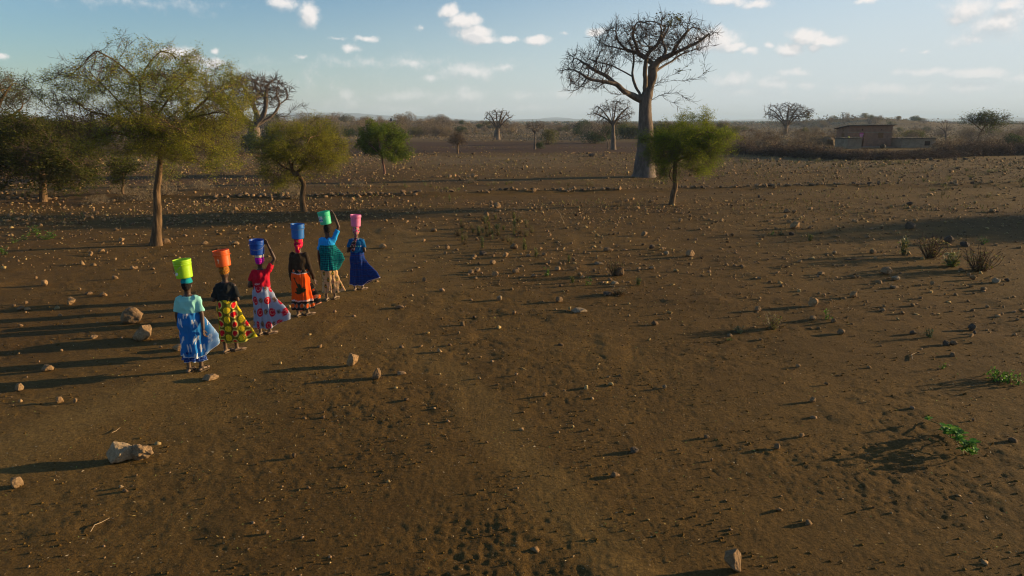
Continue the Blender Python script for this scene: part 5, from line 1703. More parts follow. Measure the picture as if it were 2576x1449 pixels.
def skirt_mesh(name, z0, z1, rx0, ry0, rx1, ry1, tail, seed, paint, nr=100, nc=170, cx=0.0, folds=0.015, waist=(1.0,), parent=None, mat=None, lift_l=0.0, inset=0.0, hem_wave=0.01):
    """wrapped cloth. tail: list of (theta, width, [(t, ext)...], lift)"""
    rng = np.random.RandomState(seed)
    t = np.linspace(0, 1, nr)[:, None]; th = np.linspace(0, 2 * np.pi, nc, endpoint=False)[None, :]
    # finer towards the camera side is not needed: the ring is uniform
    rx = rx0 + (rx1 - rx0) * t ** 0.8; ry = ry0 + (ry1 - ry0) * t ** 0.8
    hip = 0.022 * np.exp(-((t - 0.22) / 0.16) ** 2)
    rx = rx + hip; ry = ry + hip
    r = 1 / np.sqrt((np.cos(th) / rx) ** 2 + (np.sin(th) / ry) ** 2) - inset
    zh = z1 + 0 * th
    ext = 0 * r
    for (a0, w, prof, lift) in tail:
        da = (th - a0 + np.pi) % (2 * np.pi) - np.pi
        lobe = np.exp(-(np.abs(da) / w) ** 1.6)
        e = np.interp(t[:, 0], [p[0] for p in prof], [p[1] for p in prof])[:, None]
        ext = ext + e * lobe
        zh = zh + lift * lobe ** 1.2
    ph = rng.uniform(0, 6.28, 6)
    fold = (np.sin(th * 7 + ph[0] + 1.5 * np.sin(t * 2)) + 0.7 * np.sin(th * 12 + ph[1] - 2 * t) + 0.35 * np.sin(th * 19 + ph[2] + 3 * t)) * folds * (0.12 + t ** 1.2)
    fold = fold * (1 + 2.2 * np.clip(ext / 0.25, 0, 1))
    cross = 0.008 * vnoise(th * 1.5 + t * 5, t * 9 - th * 2, seed=seed) * np.ones_like(r) + 0.006 * np.sin(t * 26 + 2.2 * np.cos(th) + ph[3]) * np.exp(-((t - 0.12) / 0.2) ** 2)
    r = r + ext + fold + cross
    z = z0 + (zh - z0) * t + hem_wave * np.sin(th * 5 + ph[4]) * t ** 3
    sway = 0.0
    x = cx + r * np.cos(th); y = r * np.sin(th)
    X = np.stack([x, y, z], -1)
    # arc length from the middle of the back
    seg = np.linalg.norm(np.diff(np.concatenate([X, X[:, :1]], 1), axis=1), axis=-1)
    s = np.concatenate([np.zeros((nr, 1)), np.cumsum(seg, 1)[:, :-1]], 1)
    k0 = int(nc * 0.75)
    s = s - s[:, k0:k0 + 1]
    dz = z0 - z                       # down from the waist
    ws = 0.016 * vnoise(s * 7 + seed, dz * 7, seed=seed); wz = 0.016 * vnoise(s * 7, dz * 7 + 3, seed=seed + 5)
    s = s + ws; dz = dz + wz
    col = paint(s, dz, t + 0 * th, th + 0 * t, z)
    V = X.reshape(-1, 3)
    i = np.arange(nr - 1)[:, None] * nc + np.arange(nc)[None, :]
    j = np.arange(nr - 1)[:, None] * nc + (np.arange(nc)[None, :] + 1) % nc
    Fc = np.stack([i + nc, j + nc, j, i], -1).reshape(-1, 4)
    me = mesh_from(name, V, Fc, smooth=True, col=col.reshape(-1, 3), mats=[mat or M_CLOTH])
    o = link(name, me, parent)
    md = o.modifiers.new("thickness", 'SOLIDIFY'); md.thickness = 0.004; md.offset = -1
    return o


def C(*c): return np.array(c, float)


def lerp_mask(col, m, c):
    m = np.clip(m, 0, 1)[..., None]
    return col * (1 - m) + np.array(c) * m


def base_col(shape, c): return np.ones(shape + (3,)) * np.array(c)


def soft(d, r, w=0.006): return np.clip((r - d) / w + 0.5, 0, 1)


def p_birds(s, dz, t, th, z):
    col = base_col(s.shape, (0.02, 0.15, 0.42))
    W, H = 0.255, 0.285
    for ox, oy in ((0, 0), (0.5, 0.5)):
        gx = s / W + ox; gy = dz / H + oy
        ix, iy = np.floor(gx), np.floor(gy)
        lx = (gx - ix - 0.5) * W; ly = (gy - iy - 0.5) * H
        hsh = _h(ix, iy, ix * 0, 3 + int(ox * 10))
        flip = np.where(hsh > 0.5, 1.0, -1.0)
        for bx, tilt in ((-0.026, 0.25), (0.026, 0.35)):
            a = tilt * flip
            px = (lx - bx) * np.cos(a) + ly * np.sin(a); py = -(lx - bx) * np.sin(a) + ly * np.cos(a)
            body = soft(np.hypot(px / 0.017, py / 0.042), 1, 0.35)
            head = soft(np.hypot((px - 0.002) / 0.013, (py + 0.040) / 0.014), 1, 0.4)
            tail_ = soft(np.hypot((px + 0.002) / 0.008, (py - 0.055) / 0.030), 1, 0.4)
            col = lerp_mask(col, np.maximum.reduce([body, head, tail_]) * (hsh > 0.12), (0.62, 0.60, 0.58))
            col = lerp_mask(col, soft(np.hypot((px + 0.003) / 0.006, (py - 0.004) / 0.018), 1, 0.5) * 0.5 * (hsh > 0.12), (0.30, 0.33, 0.40))
        br = soft(np.abs(ly - 0.020 + 0.15 * lx * flip), 0.0035, 0.004) * (np.abs(lx) < 0.055) * (hsh > 0.3)
        col = lerp_mask(col, br * 0.8, (0.55, 0.55, 0.58))
    # the blown end shows the paler wrong side
    wide = np.clip((np.abs(s) - 0.34) / 0.05, 0, 1) * (np.cos(th) > 0.2)
    col = col * (1 - 0.45 * wide[..., None]) + 0.45 * wide[..., None] * np.array((0.35, 0.50, 0.68))
    col = lerp_mask(col, (t > 0.985) * 1.0, (0.55, 0.6, 0.66))
    return col


def plaid(s, z, a, b, w, lines, lw=0.18):
    u = (s / w) % 1; v = (z / w) % 1
    m = ((u < lw) | (v < lw)) * 1.0
    col = base_col(s.shape, a)
    col = lerp_mask(col, ((u < 0.5).astype(float) + (v < 0.5)) * 0.32, b)
    col = lerp_mask(col, m * 0.7, lines)
    return col


def p_navy_plaid(s, dz, t, th, z):
    col = plaid(s, dz, (0.010, 0.022, 0.13), (0.015, 0.075, 0.36), 0.042, (0.012, 0.03, 0.10), 0.2)
    col = lerp_mask(col, (np.abs(((dz / 0.17) % 1) - 0.5) < 0.05) * 0.5, (0.06, 0.03, 0.05))
    col = lerp_mask(col, (t > 0.985) * 1.0, (0.55, 0.45, 0.55))
    return col


def p_under_plaid(s, dz, t, th, z):
    col = plaid(s, dz, (0.008, 0.018, 0.12), (0.02, 0.07, 0.30), 0.034, (0.10, 0.20, 0.42), 0.10)
    return lerp_mask(col, (t > 0.97) * 1.0, (0.5, 0.55, 0.6))


def p_gingham(s, dz, t, th, z):
    u = (s / 0.040) % 1; v = (dz / 0.040) % 1
    a = (u < 0.55).astype(float); b = (v < 0.5).astype(float)
    m = (a + b) / 2
    col = base_col(s.shape, (0.005, 0.22, 0.20)) * (1 - m[..., None]) + np.array((0.004, 0.022, 0.06)) * m[..., None]
    return col


def p_swirls(s, dz, t, th, z):
    col = base_col(s.shape, (0.11, 0.12, 0.010))
    vein = vnoise(s * 45, dz * 45, seed=4)
    col = lerp_mask(col, (np.abs(vein) < 0.12) * 0.5, (0.30, 0.02, 0.04))
    H = 0.172
    cols = [(-0.39, 'r'), (-0.245, 'y'), (-0.10, 'r'), (0.045, 'y'), (0.175, 'r'), (0.31, 'y'), (0.44, 'r'), (0.58, 'y'), (0.71, 'r')]
    for cx, k in cols:
        oy = 0.0 if k != 'y' else 0.5
        gy = dz / H + oy; iy = np.floor(gy); ly = (gy - iy - 0.5) * H; lx = s - cx
        d = np.hypot(lx, ly * 1.0); a = np.arctan2(ly, lx)
        if k[0] == 'r':
            col = lerp_mask(col, soft(d + 0.004 * np.sin(a * 2 + iy), 0.070), (0.66, 0.50, 0.14))
            col = lerp_mask(col, soft(np.hypot(lx + 0.004, ly - 0.004), 0.054), (0.58, 0.010, 0.020))
            col = lerp_mask(col, soft(np.hypot(lx - 0.030, ly - 0.040), 0.013) * 0.9, (0.66, 0.50, 0.14))
        else:
            col = lerp_mask(col, soft(d, 0.060), (0.78, 0.56, 0.02))
            sp = np.abs(((d / 0.021 + a / (2 * np.pi)) % 1) - 0.5)
            col = lerp_mask(col, (sp < 0.11) * (d < 0.058) * (d > 0.005) * 0.85, (0.22, 0.07, 0.01))
    col = lerp_mask(col, (t > 0.985) * 1.0, (0.55, 0.50, 0.08))
    return col


def p_discs(s, dz, t, th, z):
    col = base_col(s.shape, (0.29, 0.33, 0.46))
    H = 0.25
    for row in range(6):
        cy = 0.02 + row * H * 0.95
        for k in range(-6, 7):
            big = (k + row) % 2 == 0
            cx = k * 0.145 + (0.02 if row % 2 else -0.03)
            lx = s - cx; ly = dz - cy - (0.01 if big else 0.0)
            d = np.hypot(lx / 1.0, ly / 1.12)
            if big:
                col = lerp_mask(col, soft(d, 0.074), (0.50, 0.012, 0.035))
                col = lerp_mask(col, soft(np.abs(d - 0.037), 0.004, 0.004) * 0.8, (0.62, 0.36, 0.30))
                col = lerp_mask(col, soft(d, 0.019) * 0.4, (0.30, 0.01, 0.02))
            else:
                col = lerp_mask(col, soft(d, 0.046), (0.075, 0.040, 0.045))
                col = lerp_mask(col, soft(np.abs(d - 0.036), 0.003, 0.004), (0.42, 0.33, 0.27))
                col = lerp_mask(col, (vnoise(s * 110, dz * 110, seed=5) > 0.1) * (d < 0.026) * 0.7, (0.42, 0.28, 0.16))
    return lerp_mask(col, (t > 0.99) * 1.0, (0.55, 0.58, 0.66))


def p_orange(s, dz, t, th, z):
    OR = (0.74, 0.085, 0.010); BK = (0.020, 0.018, 0.016); WH = (0.60, 0.55, 0.52)
    col = base_col(s.shape, OR)
    L = dz.max()
    def border(c0, c1, cyc, off):
        nonlocal col
        m = (dz > c0) & (dz < c1)
        col = lerp_mask(col, m * 1.0, BK)
        cy = (c0 + c1) / 2 - 0.004
        gx = (s + off) / cyc; lx = (gx - np.floor(gx) - 0.5) * cyc
        d = np.hypot(lx, dz - cy)
        R = min((c1 - c0) * 0.40, 0.052)
        mm = m * 1.0
        col = lerp_mask(col, soft(d, R) * mm, (0.50, 0.38, 0.30))
        col = lerp_mask(col, soft(d, R - 0.006) * mm, (0.05, 0.03, 0.02))
        col = lerp_mask(col, soft(d, R - 0.011) * mm, (0.80, 0.12, 0.01))
        col = lerp_mask(col, soft(np.abs(d - R * 0.35), 0.003, 0.004) * mm * 0.7, (0.35, 0.05, 0.01))
    border(-0.02, 0.085, 0.155, 0.035)
    border(L - 0.205, L - 0.022, 0.135, 0.02)
    col = lerp_mask(col, (np.abs(dz - 0.090) < 0.006) * 1.0, WH)
    col = lerp_mask(col, ((np.abs(dz - (L - 0.213)) < 0.005) | (np.abs(dz - (L - 0.228)) < 0.004)) * 1.0, WH)
    col = lerp_mask(col, (np.abs(dz - (L - 0.016)) < 0.005) * 1.0, (0.75, 0.35, 0.20))
    # long-necked dark bird
    def ell(cx, cy, rx, ry, a):
        lx = s - cx; ly = dz - cy
        px = lx * math.cos(a) + ly * math.sin(a); py = -lx * math.sin(a) + ly * math.cos(a)
        return soft(np.hypot(px / rx, py / ry), 1, 0.15)
    D = (0.035, 0.040, 0.018)
    b = np.maximum.reduce([ell(0.02, 0.42, 0.115, 0.050, 0.22), ell(-0.035, 0.31, 0.115, 0.020, 0.95), ell(-0.095, 0.195, 0.022, 0.020, 0), ell(0.11, 0.445, 0.055, 0.028, -0.35),
                           ell(-0.04, 0.47, 0.085, 0.025, 0.05), ell(-0.085, 0.215, 0.012, 0.035, 0.3), ell(0.08, 0.40, 0.05, 0.022, -0.6), ell(0.02, 0.36, 0.035, 0.07, -0.5)])
    rag = vnoise(s * 60, dz * 60, seed=12)
    col = lerp_mask(col, np.clip(b * 1.2 + 0.25 * rag * (b > 0.02), 0, 1) * (b > 0.05), D)
    return col


def p_black_discs(s, dz, t, th, z):
    col = base_col(s.shape, (0.020, 0.017, 0.015))
    gx = s / 0.14; gy = dz / 0.16
    d = np.hypot((gx - np.floor(gx) - 0.5) * 0.14, (gy - np.floor(gy) - 0.5) * 0.16)
    col = lerp_mask(col, soft(d, 0.042), (0.45, 0.3, 0.2)); col = lerp_mask(col, soft(d, 0.036), (0.70, 0.10, 0.01))
    return lerp_mask(col, (t > 0.96) * 1.0, (0.6, 0.25, 0.15))


def p_cream(s, dz, t, th, z):
    col = base_col(s.shape, (0.58, 0.37, 0.17))
    n = vnoise(s * 30, dz * 14, seed=6)
    col = lerp_mask(col, (np.abs(n) < 0.14) * 0.7, (0.42, 0.14, 0.10))
    for ox, oy in ((0, 0), (0.5, 0.5)):
        gx = s / 0.20 + ox; gy = dz / 0.27 + oy
        lx = (gx - np.floor(gx) - 0.5) * 0.20; ly = (gy - np.floor(gy) - 0.5) * 0.27
        w_ = 0.026 * (1 + 0.45 * np.clip(ly / 0.05, -1, 1))
        d = np.hypot(lx / w_, ly / 0.050)
        col = lerp_mask(col, soft(d, 1.0, 0.2), (0.05, 0.085, 0.015))
        col = lerp_mask(col, soft(np.hypot(lx / 0.012, (ly - 0.012) / 0.018), 1, 0.4), (0.62, 0.30, 0.03))
    return lerp_mask(col, (t > 0.985) * 1.0, (0.62, 0.42, 0.2))


def text_polys(txt, size):
    cu = bpy.data.curves.new("t", 'FONT'); cu.body = txt; cu.size = size; cu.align_x = 'CENTER'; cu.align_y = 'CENTER'; cu.resolution_u = 3
    ob = bpy.data.objects.new("t", cu); COL.objects.link(ob)
    dg = bpy.context.evaluated_depsgraph_get(); me = ob.evaluated_get(dg).to_mesh()
    v = np.array([tuple(q.co) for q in me.vertices]); f = [tuple(p.vertices) for p in me.polygons]
    ob.evaluated_get(dg).to_mesh_clear()
    bpy.data.objects.remove(ob); bpy.data.curves.remove(cu)
    return v, f


def person(label, u, v, Hb, yaw, spec):
    g = G(u, v)
    root = thing("person", label, "person", (g.x, g.y, gz(g.x, g.y)), yaw)
    H = Hb - spec.get('pad', 0.04)
    s = H / 1.565
    root.scale = (s * spec.get('wide', 1.0), s * spec.get('wide', 1.0), s)
    wd = 1.0
    # ---------- body
    pieces = []
    st = spec.get('step', 0.09)
    legs = ((-1, -st), (1, st))
    torso = [(0, 0, .74, .135, .105), (0, 0, .80, .165, .120), (0, 0, .87, .165, .118), (0, 0, .96, .140, .100), (0, 0, 1.06, .142, .098), (0, 0, 1.16, .150, .098), (0, 0.0, 1.23, .145, .088), (0, .0, 1.275, .105, .070), (0, .005, 1.305, .062, .058)]
    pieces.append(ring_loft(torso))
    lean = spec.get('lean', 0.0)
    hx, hy = spec.get('head_off', (0, 0.01))
    yawh = spec.get('head_yaw', 0.0)
    R = Matrix.Rotation(yawh, 3, 'Z')
    hc = Vector((hx, hy, 1.455))
    pieces.append(limb([(0, 0.0, 1.27), (hx * 0.5, hy * 0.5, 1.33), (hx, hy - 0.005, 1.40)], [.052, .047, .050]))
    pieces.append(ellipsoid((hc.x, hc.y, hc.z + 0.012), (.072, .090, .098), 20, R))
    hp = lambda x, y, z: tuple(hc + R @ Vector((x, y, z)))
    pieces.append(limb([hp(0, .045, -.030), hp(0, .058, -.075)], [.050, .034]))               # jaw
    pieces.append(limb([hp(0, .088, .012), hp(0, .103, -.022)], [.010, .014], 8))             # nose
    pieces.append(limb([hp(-.02, .086, -.050), hp(.02, .086, -.050)], [.010, .010], 8))       # mouth
    pieces.append(limb([hp(-.035, .080, .030), hp(.035, .080, .030)], [.011, .011], 8))       # brow
    for sd in (-1, 1):
        pieces.append(limb([hp(sd * .073, -.004, .012), hp(sd * .078, -.010, -.022)], [.017, .011], 8, True, (R @ Vector((1, 0, 0)), 0.45)))
    fts = []
    for sd, fy in legs:
        hip = (sd * .085, 0, .78); kn = (sd * .082, fy * 0.6 + .02, .43); an = (sd * .085, fy, .075)
        pieces.append(limb([hip, (sd * .086, fy * .3 + .01, .6), kn], [.085, .070, .052]))
        pieces.append(limb([kn, (sd * .085, fy * .8 - .008, .30), (sd * .086, fy - .004, .14), an], [.052, .053, .033, .033]))
        toe = spec.get('toe', 0.55) * (1 if sd > 0 else 0.5)
        dx, dy = math.sin(toe), math.cos(toe)
        hl = (an[0] - dx * .045, an[1] - dy * .045, .036); ba = (an[0] + dx * .11, an[1] + dy * .11, .034); tp = (an[0] + dx * .165, an[1] + dy * .165, .028)
        pieces.append(limb([hl, (an[0] + dx * .03, an[1] + dy * .03, .045), ba, tp], [.030, .034, .036, .022], 14, True, ((0, 0, 1), 0.62)))
        fts.append((hl, ba, tp, dx, dy))
    loose = []
    arms = spec['arms']
    for sd, A in zip((-1, 1), arms):
        sh = (sd * .142, 0, 1.235)
        el, wr = A['elbow'], A['wrist']
        pieces.append(limb([(sd * .08, 0, 1.23), sh], [.050, .052]))
        m1 = [(a + b) / 2 for a, b in zip(sh, el)]
        pieces.append(limb([sh, m1, el], [.048, .041, .034]))
        m2 = [a * .65 + b * .35 for a, b in zip(el, wr)]
        pieces.append(limb([el, m2, wr], [.034, .034, .0225]))
        palm, fg = fingers(wr, A['dir'], A['side'], None, 0.95, A.get('curl', 0.5), A.get('spread', 0.2))
        pieces.append(palm); loose += fg
    vv, nl, fl = fuse(pieces, 0.0115, 2, 0.5)
    V = [tuple(p) for p in vv]; off = len(V)
    for a, b in loose:
        V += list(a); fl += [tuple(q + off for q in f) for f in b]; off += len(a)
    V = np.array(V)
    col = base_col((len(V),), spec.get('skin', SKIN))
    col = lerp_mask(col, 1 - sstep(0.05, 0.26, V[:, 2]) * 1.0, DUST * 0.9)
    col = lerp_mask(col, (1 - sstep(0.025, 0.07, V[:, 2])) * 0.9, DUST * 1.15)
    for sd in (-1, 1):
        e = np.array(hp(sd * .030, .083, .010)); d = np.linalg.norm((V - e) / [.014, .012, .008], axis=1)
        col = lerp_mask(col, soft(d, 1, 0.4), (0.55, 0.52, 0.48)); col = lerp_mask(col, soft(d, 0.5, 0.3), (0.01, 0.008, 0.006))
    me = mesh_from("body", V, fl, smooth=True, col=col, mats=[M_SKIN]); link("body", me, root)
    # ---------- sandals
    for (hl, ba, tp, dx, dy) in fts:
        bm = bmesh.new()
        pts = []
        px_, py_ = dy, -dx
        outline = [(-.052, .0), (-.043, .023), (0, .029), (.06, .031), (.10, .038), (.145, .032), (.17, .0), (.145, -.032), (.10, -.036), (.06, -.027), (0, -.027), (-.043, -.023)]
        ax, ay = hl[0] + dx * .045, hl[1] + dy * .045
        lo = [bm.verts.new((ax + dx * a + px_ * b, ay + dy * a + py_ * b, -0.012)) for a, b in outline]
        hi = [bm.verts.new((ax + dx * a + px_ * b, ay + dy * a + py_ * b, 0.014)) for a, b in outline]
        bm.faces.new(lo[::-1]); bm.faces.new(hi)
        for k in range(len(lo)):
            bm.faces.new((lo[k], lo[(k + 1) % len(lo)], hi[(k + 1) % len(lo)], hi[k]))
        sn = bm_obj("sandal", bm, M_SOLE, root, 0.003)
        strap = spec.get('strap', 'thong')
        tubes = []
        q = lambda a, b, z: (ax + dx * a + px_ * b, ay + dy * a + py_ * b, z)
        if strap == 'ankle':
            tubes.append([q(-.045 * math.cos(k * math.pi / 10 * 2 - .1) * 0.9, .045 * math.sin(k * math.pi / 5), .085 + .0 * k) for k in range(11)])
            tubes.append([q(.10, -.046, .02), q(.10, -.03, .05), q(.10, 0, .064), q(.10, .03, .05), q(.10, .048, .02)])
            tubes.append([q(.01, -.04, .015), q(-.01, -.042, .085)]); tubes.append([q(.01, .04, .015), q(-.01, .042, .085)])
        else:
            tubes.append([q(.14, 0, .014), q(.12, 0, .05), q(.08, .03, .048), q(.05, .040, .015)])
            tubes.append([q(.14, 0, .014), q(.12, 0, .05), q(.08, -.03, .048), q(.05, -.038, .015)])
        VV = []; FF = []; o_ = 0
        for tb in tubes:
            a, b = limb(tb, [.006] * len(tb), 6); VV += a; FF += [tuple(x + o_ for x in f) for f in b]; o_ += len(a)
        link("strap", mesh_from("strap", VV, FF, smooth=True, mats=[M_STRAP]), sn)
    # ---------- top
    T = spec['top']
    z_h = T['hem']
    inf = T.get('inf', 0.020)
    prof = [(z, rx, ry) for (_, _, z, rx, ry) in torso]
    zs = [z_h, z_h + .03, .96, 1.03, 1.10, 1.17, 1.225, 1.262, 1.290]
    zs = sorted({z for z in zs if z >= z_h})
    rings = []
    for z in zs:
        rx = np.interp(z, [p[0] for p in prof], [p[1] for p in prof]); ry = np.interp(z, [p[0] for p in prof], [p[2] for p in prof])
        blow = T.get('blouse', 0.008) * math.exp(-((z - z_h - 0.05) / 0.07) ** 2)
        k = inf if z < 1.25 else inf * 0.55
        rings.append((0, 0, z, rx + k + blow, ry + k + blow))
    P2 = [ring_loft(rings, 28)]
    for sd, A in zip((-1, 1), arms):
        sh = np.array((sd * .142, 0, 1.235)); el = np.array(A['elbow']); wr = np.array(A['wrist'])
        fr = T.get('sleeve', 0.75)
        P2.append(limb([(sd * .07, 0, 1.232), (sd * .122, 0, 1.236)], [.063, .067]))
        if fr <= 1:
            e = sh + (el - sh) * fr
            P2.append(limb([sh - (el - sh) * 0.12, sh + (e - sh) * .5, e], [.058, .056, .054 + T.get('flare', 0.0)], 18, False))
        else:
            e = el + (wr - el) * (fr - 1)
            P2.append(limb([sh - (el - sh) * 0.1, sh + (el - sh) * .5, el], [.060, .055, .048], 18, True))
            P2.append(limb([el, el + (e - el) * .5, e], [.048, .045, .033], 18, False))
    vv, nl, fl = fuse(P2, 0.0105, 2, 0.5)
    vv = bend_mesh(vv, nl, T.get('fold', 0.0085), int(u))
    tc = base_col((len(vv),), T['col'])
    if 'paint' in T: tc = T['paint'](tc, vv)
    me = mesh_from("top", vv, fl, smooth=True, col=tc, mats=[M_CLOTH]); top = link(T.get('name', "shirt"), me, root)
    # ---------- writing on the back
    if 'text' in T:
        from mathutils.bvhtree import BVHTree
        bv = BVHTree.FromPolygons([Vector(p) for p in vv], fl)
        tv, tf = text_polys(T['text'], T.get('tsize', 0.07))
        cx, cz, rot = T['tpos']
        out = []
        for p in tv:
            x = cx + p[0] * math.cos(rot) - p[1] * math.sin(rot); z = cz + p[0] * math.sin(rot) + p[1] * math.cos(rot)
            hit = bv.ray_cast(Vector((x, -1, z)), Vector((0, 1, 0)))
            out.append((x, (hit[0].y if hit[0] else -0.12) - 0.004, z))
        mt = mesh_from("lettering", out, tf, col=base_col((len(out),), (0.62, 0.58, 0.56)), mats=[M_CLOTH]); link("lettering", mt, top)
    # ---------- skirts
    for nm, kw in spec['skirts']:
        skirt_mesh(nm, parent=root, **kw)
    # ---------- head covering
    for nm, pcs, c, vox, amp, paint in spec['head'](hp, R):
        v2, n2, f2 = fuse(pcs, vox, 1, 0.5)
        v2 = v2 + n2 * (amp * vnoise(v2[:, 0] * 40 + v2[:, 2] * 30, v2[:, 1] * 40, v2[:, 2] * 60, seed=9))[:, None]
        cc = base_col((len(v2),), c)
        if paint: cc = paint(cc, v2)
        me = mesh_from(nm, v2, f2, smooth=True, col=cc, mats=[M_CLOTH if nm != 'hair' else M_HAIR]); link(nm, me, root)
    for nm, (pts, rad), m_, in spec.get('extra', []):
        a, b = limb(pts, rad, 8); link(nm, mesh_from(nm, a, b, smooth=True, mats=[m_]), root)
    return root, s


# ---- arm poses, in the person's own metres (x to their right, y ahead)
def hang(sd, out=0.06, fwd=0.02, bend=0.06, z=0.735):
    return dict(elbow=(sd * (.155 + out), -.03 + fwd * .3, .985), wrist=(sd * (.165 + out), fwd + bend, z), dir=(sd * -.05, .10, -1), side=(0, 1, 0.1), curl=0.7)


def front(sd, out=0.10, z=1.03):
    return dict(elbow=(sd * (.155 + out), -.05, .985), wrist=(sd * .10, .16, z), dir=(-sd * .8, .55, .1), side=(0, .2, 1), curl=0.6)


def pad_head(c, paint=None, rx=.088, ry=.100, z0=.035, z1=.100, pad_c=None, amp=.004):
    def f(hp, R):
        pc = [ring_loft([(*hp(0, 0, z0)[:2], hp(0, 0, z0)[2], rx * .93, ry * .95), (*hp(0, 0, .055)[:2], hp(0, 0, .055)[2], rx, ry), (*hp(0, 0, .08)[:2], hp(0, 0, .08)[2], rx * .98, ry), (*hp(0, 0, z1)[:2], hp(0, 0, z1)[2], rx * .86, ry * .86), (*hp(0, 0, .138)[:2], hp(0, 0, .138)[2], rx * .8, ry * .8)], 24)]
        return [("headwrap", pc, c, .009, amp, paint)]
    return f


def hair_piece(hp, R, low=-.045, amp=.003, tuft=None):
    pc = [ellipsoid(hp(0, -.008, .022), (.080, .093, .096), 18, R)]
    return pc


def hair_cut(hp, R, amp):
    # cap of hair: scalp ellipsoid pushed back so that the face stays clear
    c = hp(0, -.016, .024)
    pc = [ellipsoid(c, (.079, .090, .094), 18, R), ellipsoid(hp(0, -.045, -.020), (.060, .050, .050), 14, R)]
    return ("hair", pc, (0.01, 0.01, 0.01), .009, amp, None)


PLAST = {}


def mat_plastic(name, c, scuff=(0.7, 0.7, 0.7)):
    m, t, b, out = new_mat(name)
    tc = t.n('ShaderNodeTexCoord')
    n = t.noise(14, 6, 0.7, tc.outputs['Object'])
    cc = t.mix(t.ramp(n, [(0.60, (0, 0, 0)), (0.75, (0.28,) * 3)]), c, scuff)
    n2 = t.noise(4, 3, 0.6, tc.outputs['Object'])
    cc = t.mix(1.0, cc, t.ramp(n2, [(0.3, (0.88,) * 3), (0.7, (1.05,) * 3)]), 'MULTIPLY')
    t.l(cc, b.inputs['Base Color'])
    b.inputs['Roughness'].default_value = 0.42; b.inputs['Specular IOR Level'].default_value = 0.45
    tr = t.n('ShaderNodeBsdfTranslucent'); t.l(cc, tr.inputs[0])
    mx_ = t.n('ShaderNodeMixShader'); mx_.inputs[0].default_value = 0.38
    t.l(b.outputs[0], mx_.inputs[1]); t.l(tr.outputs[0], mx_.inputs[2]); t.l(mx_.outputs[0], out.inputs[0])
    return m


def bucket(label, pos, mat, tilt=(0, 0), r0=.132, r1=.143, h=.315, handle=(-1.2, 1, .15), style='ribs', extra=None, yaw=0.0):
    """pos = centre of the bottom"""
    root = thing("bucket", label, "bucket", tuple(pos), scale=0.90)
    root.rotation_euler = (tilt[0], tilt[1], yaw)
    n = 56
    rz = lambda z: r0 + (r1 - r0) * z / h
    prof = [(0.0, 0.004), (r0 - .012, 0.004), (r0 - .004, 0.0), (r0, 0.008)]
    prof += [(rz(z), z) for z in np.linspace(.02, h - .088, 8)]
    if style == 'ribs':
        for zc in (h - .080, h - .052, h - .026):
            prof += [(rz(zc) + .001, zc - .006), (rz(zc) + .006, zc - .004), (rz(zc) + .006, zc + .003), (rz(zc) + .001, zc + .005)]
    else:
        prof += [(rz(h - .07), h - .07), (rz(h - .068) + .012, h - .066)] + [(rz(h - .06) + .012 + .002 * (k % 2), h - .06 + k * .004) for k in range(13)]
    prof += [(r1 + .006, h - .008), (r1 + .007, h - .001), (r1 + .003, h + .001), (r1 - .002, h - .004)]
    prof += [(rz(z) - .005, z) for z in np.linspace(h - .02, .012, 8)] + [(0.0, .012)]
    V = [(r * math.cos(2 * math.pi * k / n), r * math.sin(2 * math.pi * k / n), z) for r, z in prof for k in range(n)]
    Fc = [(i * n + j, i * n + (j + 1) % n, (i + 1) * n + (j + 1) % n, (i + 1) * n + j) for i in range(len(prof) - 1) for j in range(n)]
    me = mesh_from("shell", V, Fc, smooth=True, mats=[mat])
    o = link("shell", me, root)
    # wire handle with ears
    ph, side, sag = handle
    R_ = r1 + .012; ze = h - .085
    pts = []
    for k in range(15):
        f = k / 14
        a = ph + side * math.pi * f
        pts.append((math.cos(a) * (R_ - .004 + .012 * math.sin(math.pi * f)), math.sin(a) * (R_ - .004 + .012 * math.sin(math.pi * f)), ze - sag * math.sin(math.pi * f)))
    a_, b_ = limb(pts, [.0028] * 15, 6)
    hd = link("handle", mesh_from("handle", a_, b_, smooth=True, mats=[M_WIRE]), root)
    for q in (0, math.pi):
        ca, sa = math.cos(ph + q), math.sin(ph + q)
        a_, b_ = limb([(ca * (r1 - .006), sa * (r1 - .006), ze), (ca * (R_ + .004), sa * (R_ + .004), ze)], [.014, .011], 10, False)
        link("ear", mesh_from("ear", a_, b_, smooth=False, mats=[mat]), root)
    if extra: extra(root, rz, h)
    return root


M_WIRE = mat_plain("handle wire", (0.22, 0.22, 0.22), 0.5, 0.1, spec=0.5)


def curved_patch(root, name, rz, a0, a1, z0, z1, paint, off=.0022, ragged=0.0, nx=40, nz=40):
    V = []; S = []; 
    for i in range(nz + 1):
        for j in range(nx + 1):
            f, g = j / nx, i / nz
            e = 0.0
            a = a0 + (a1 - a0) * f; z = z0 + (z1 - z0) * g
            if ragged:
                a += ragged * (vnoise(np.array([g * 5.0]), np.array([f * 2.0]), seed=3)[0]) * (abs(f - .5) * 2)
                z += ragged * .14 * vnoise(np.array([f * 6.0]), np.array([g * 2.0]), seed=8)[0] * (abs(g - .5) * 2)
            r = rz(z) + off
            V.append((r * math.cos(a), r * math.sin(a), z)); S.append((f, g))
    Fc = [(i * (nx + 1) + j, i * (nx + 1) + j + 1, (i + 1) * (nx + 1) + j + 1, (i + 1) * (nx + 1) + j) for i in range(nz) for j in range(nx)]
    S = np.array(S)
    return link(name, mesh_from(name, V, Fc, smooth=True, col=paint(S[:, 0], S[:, 1]), mats=[M_PAPER]), root)


M_PAPER = mat_tint("printed label", 0.6, 0.3)

PB = math.pi
people = []


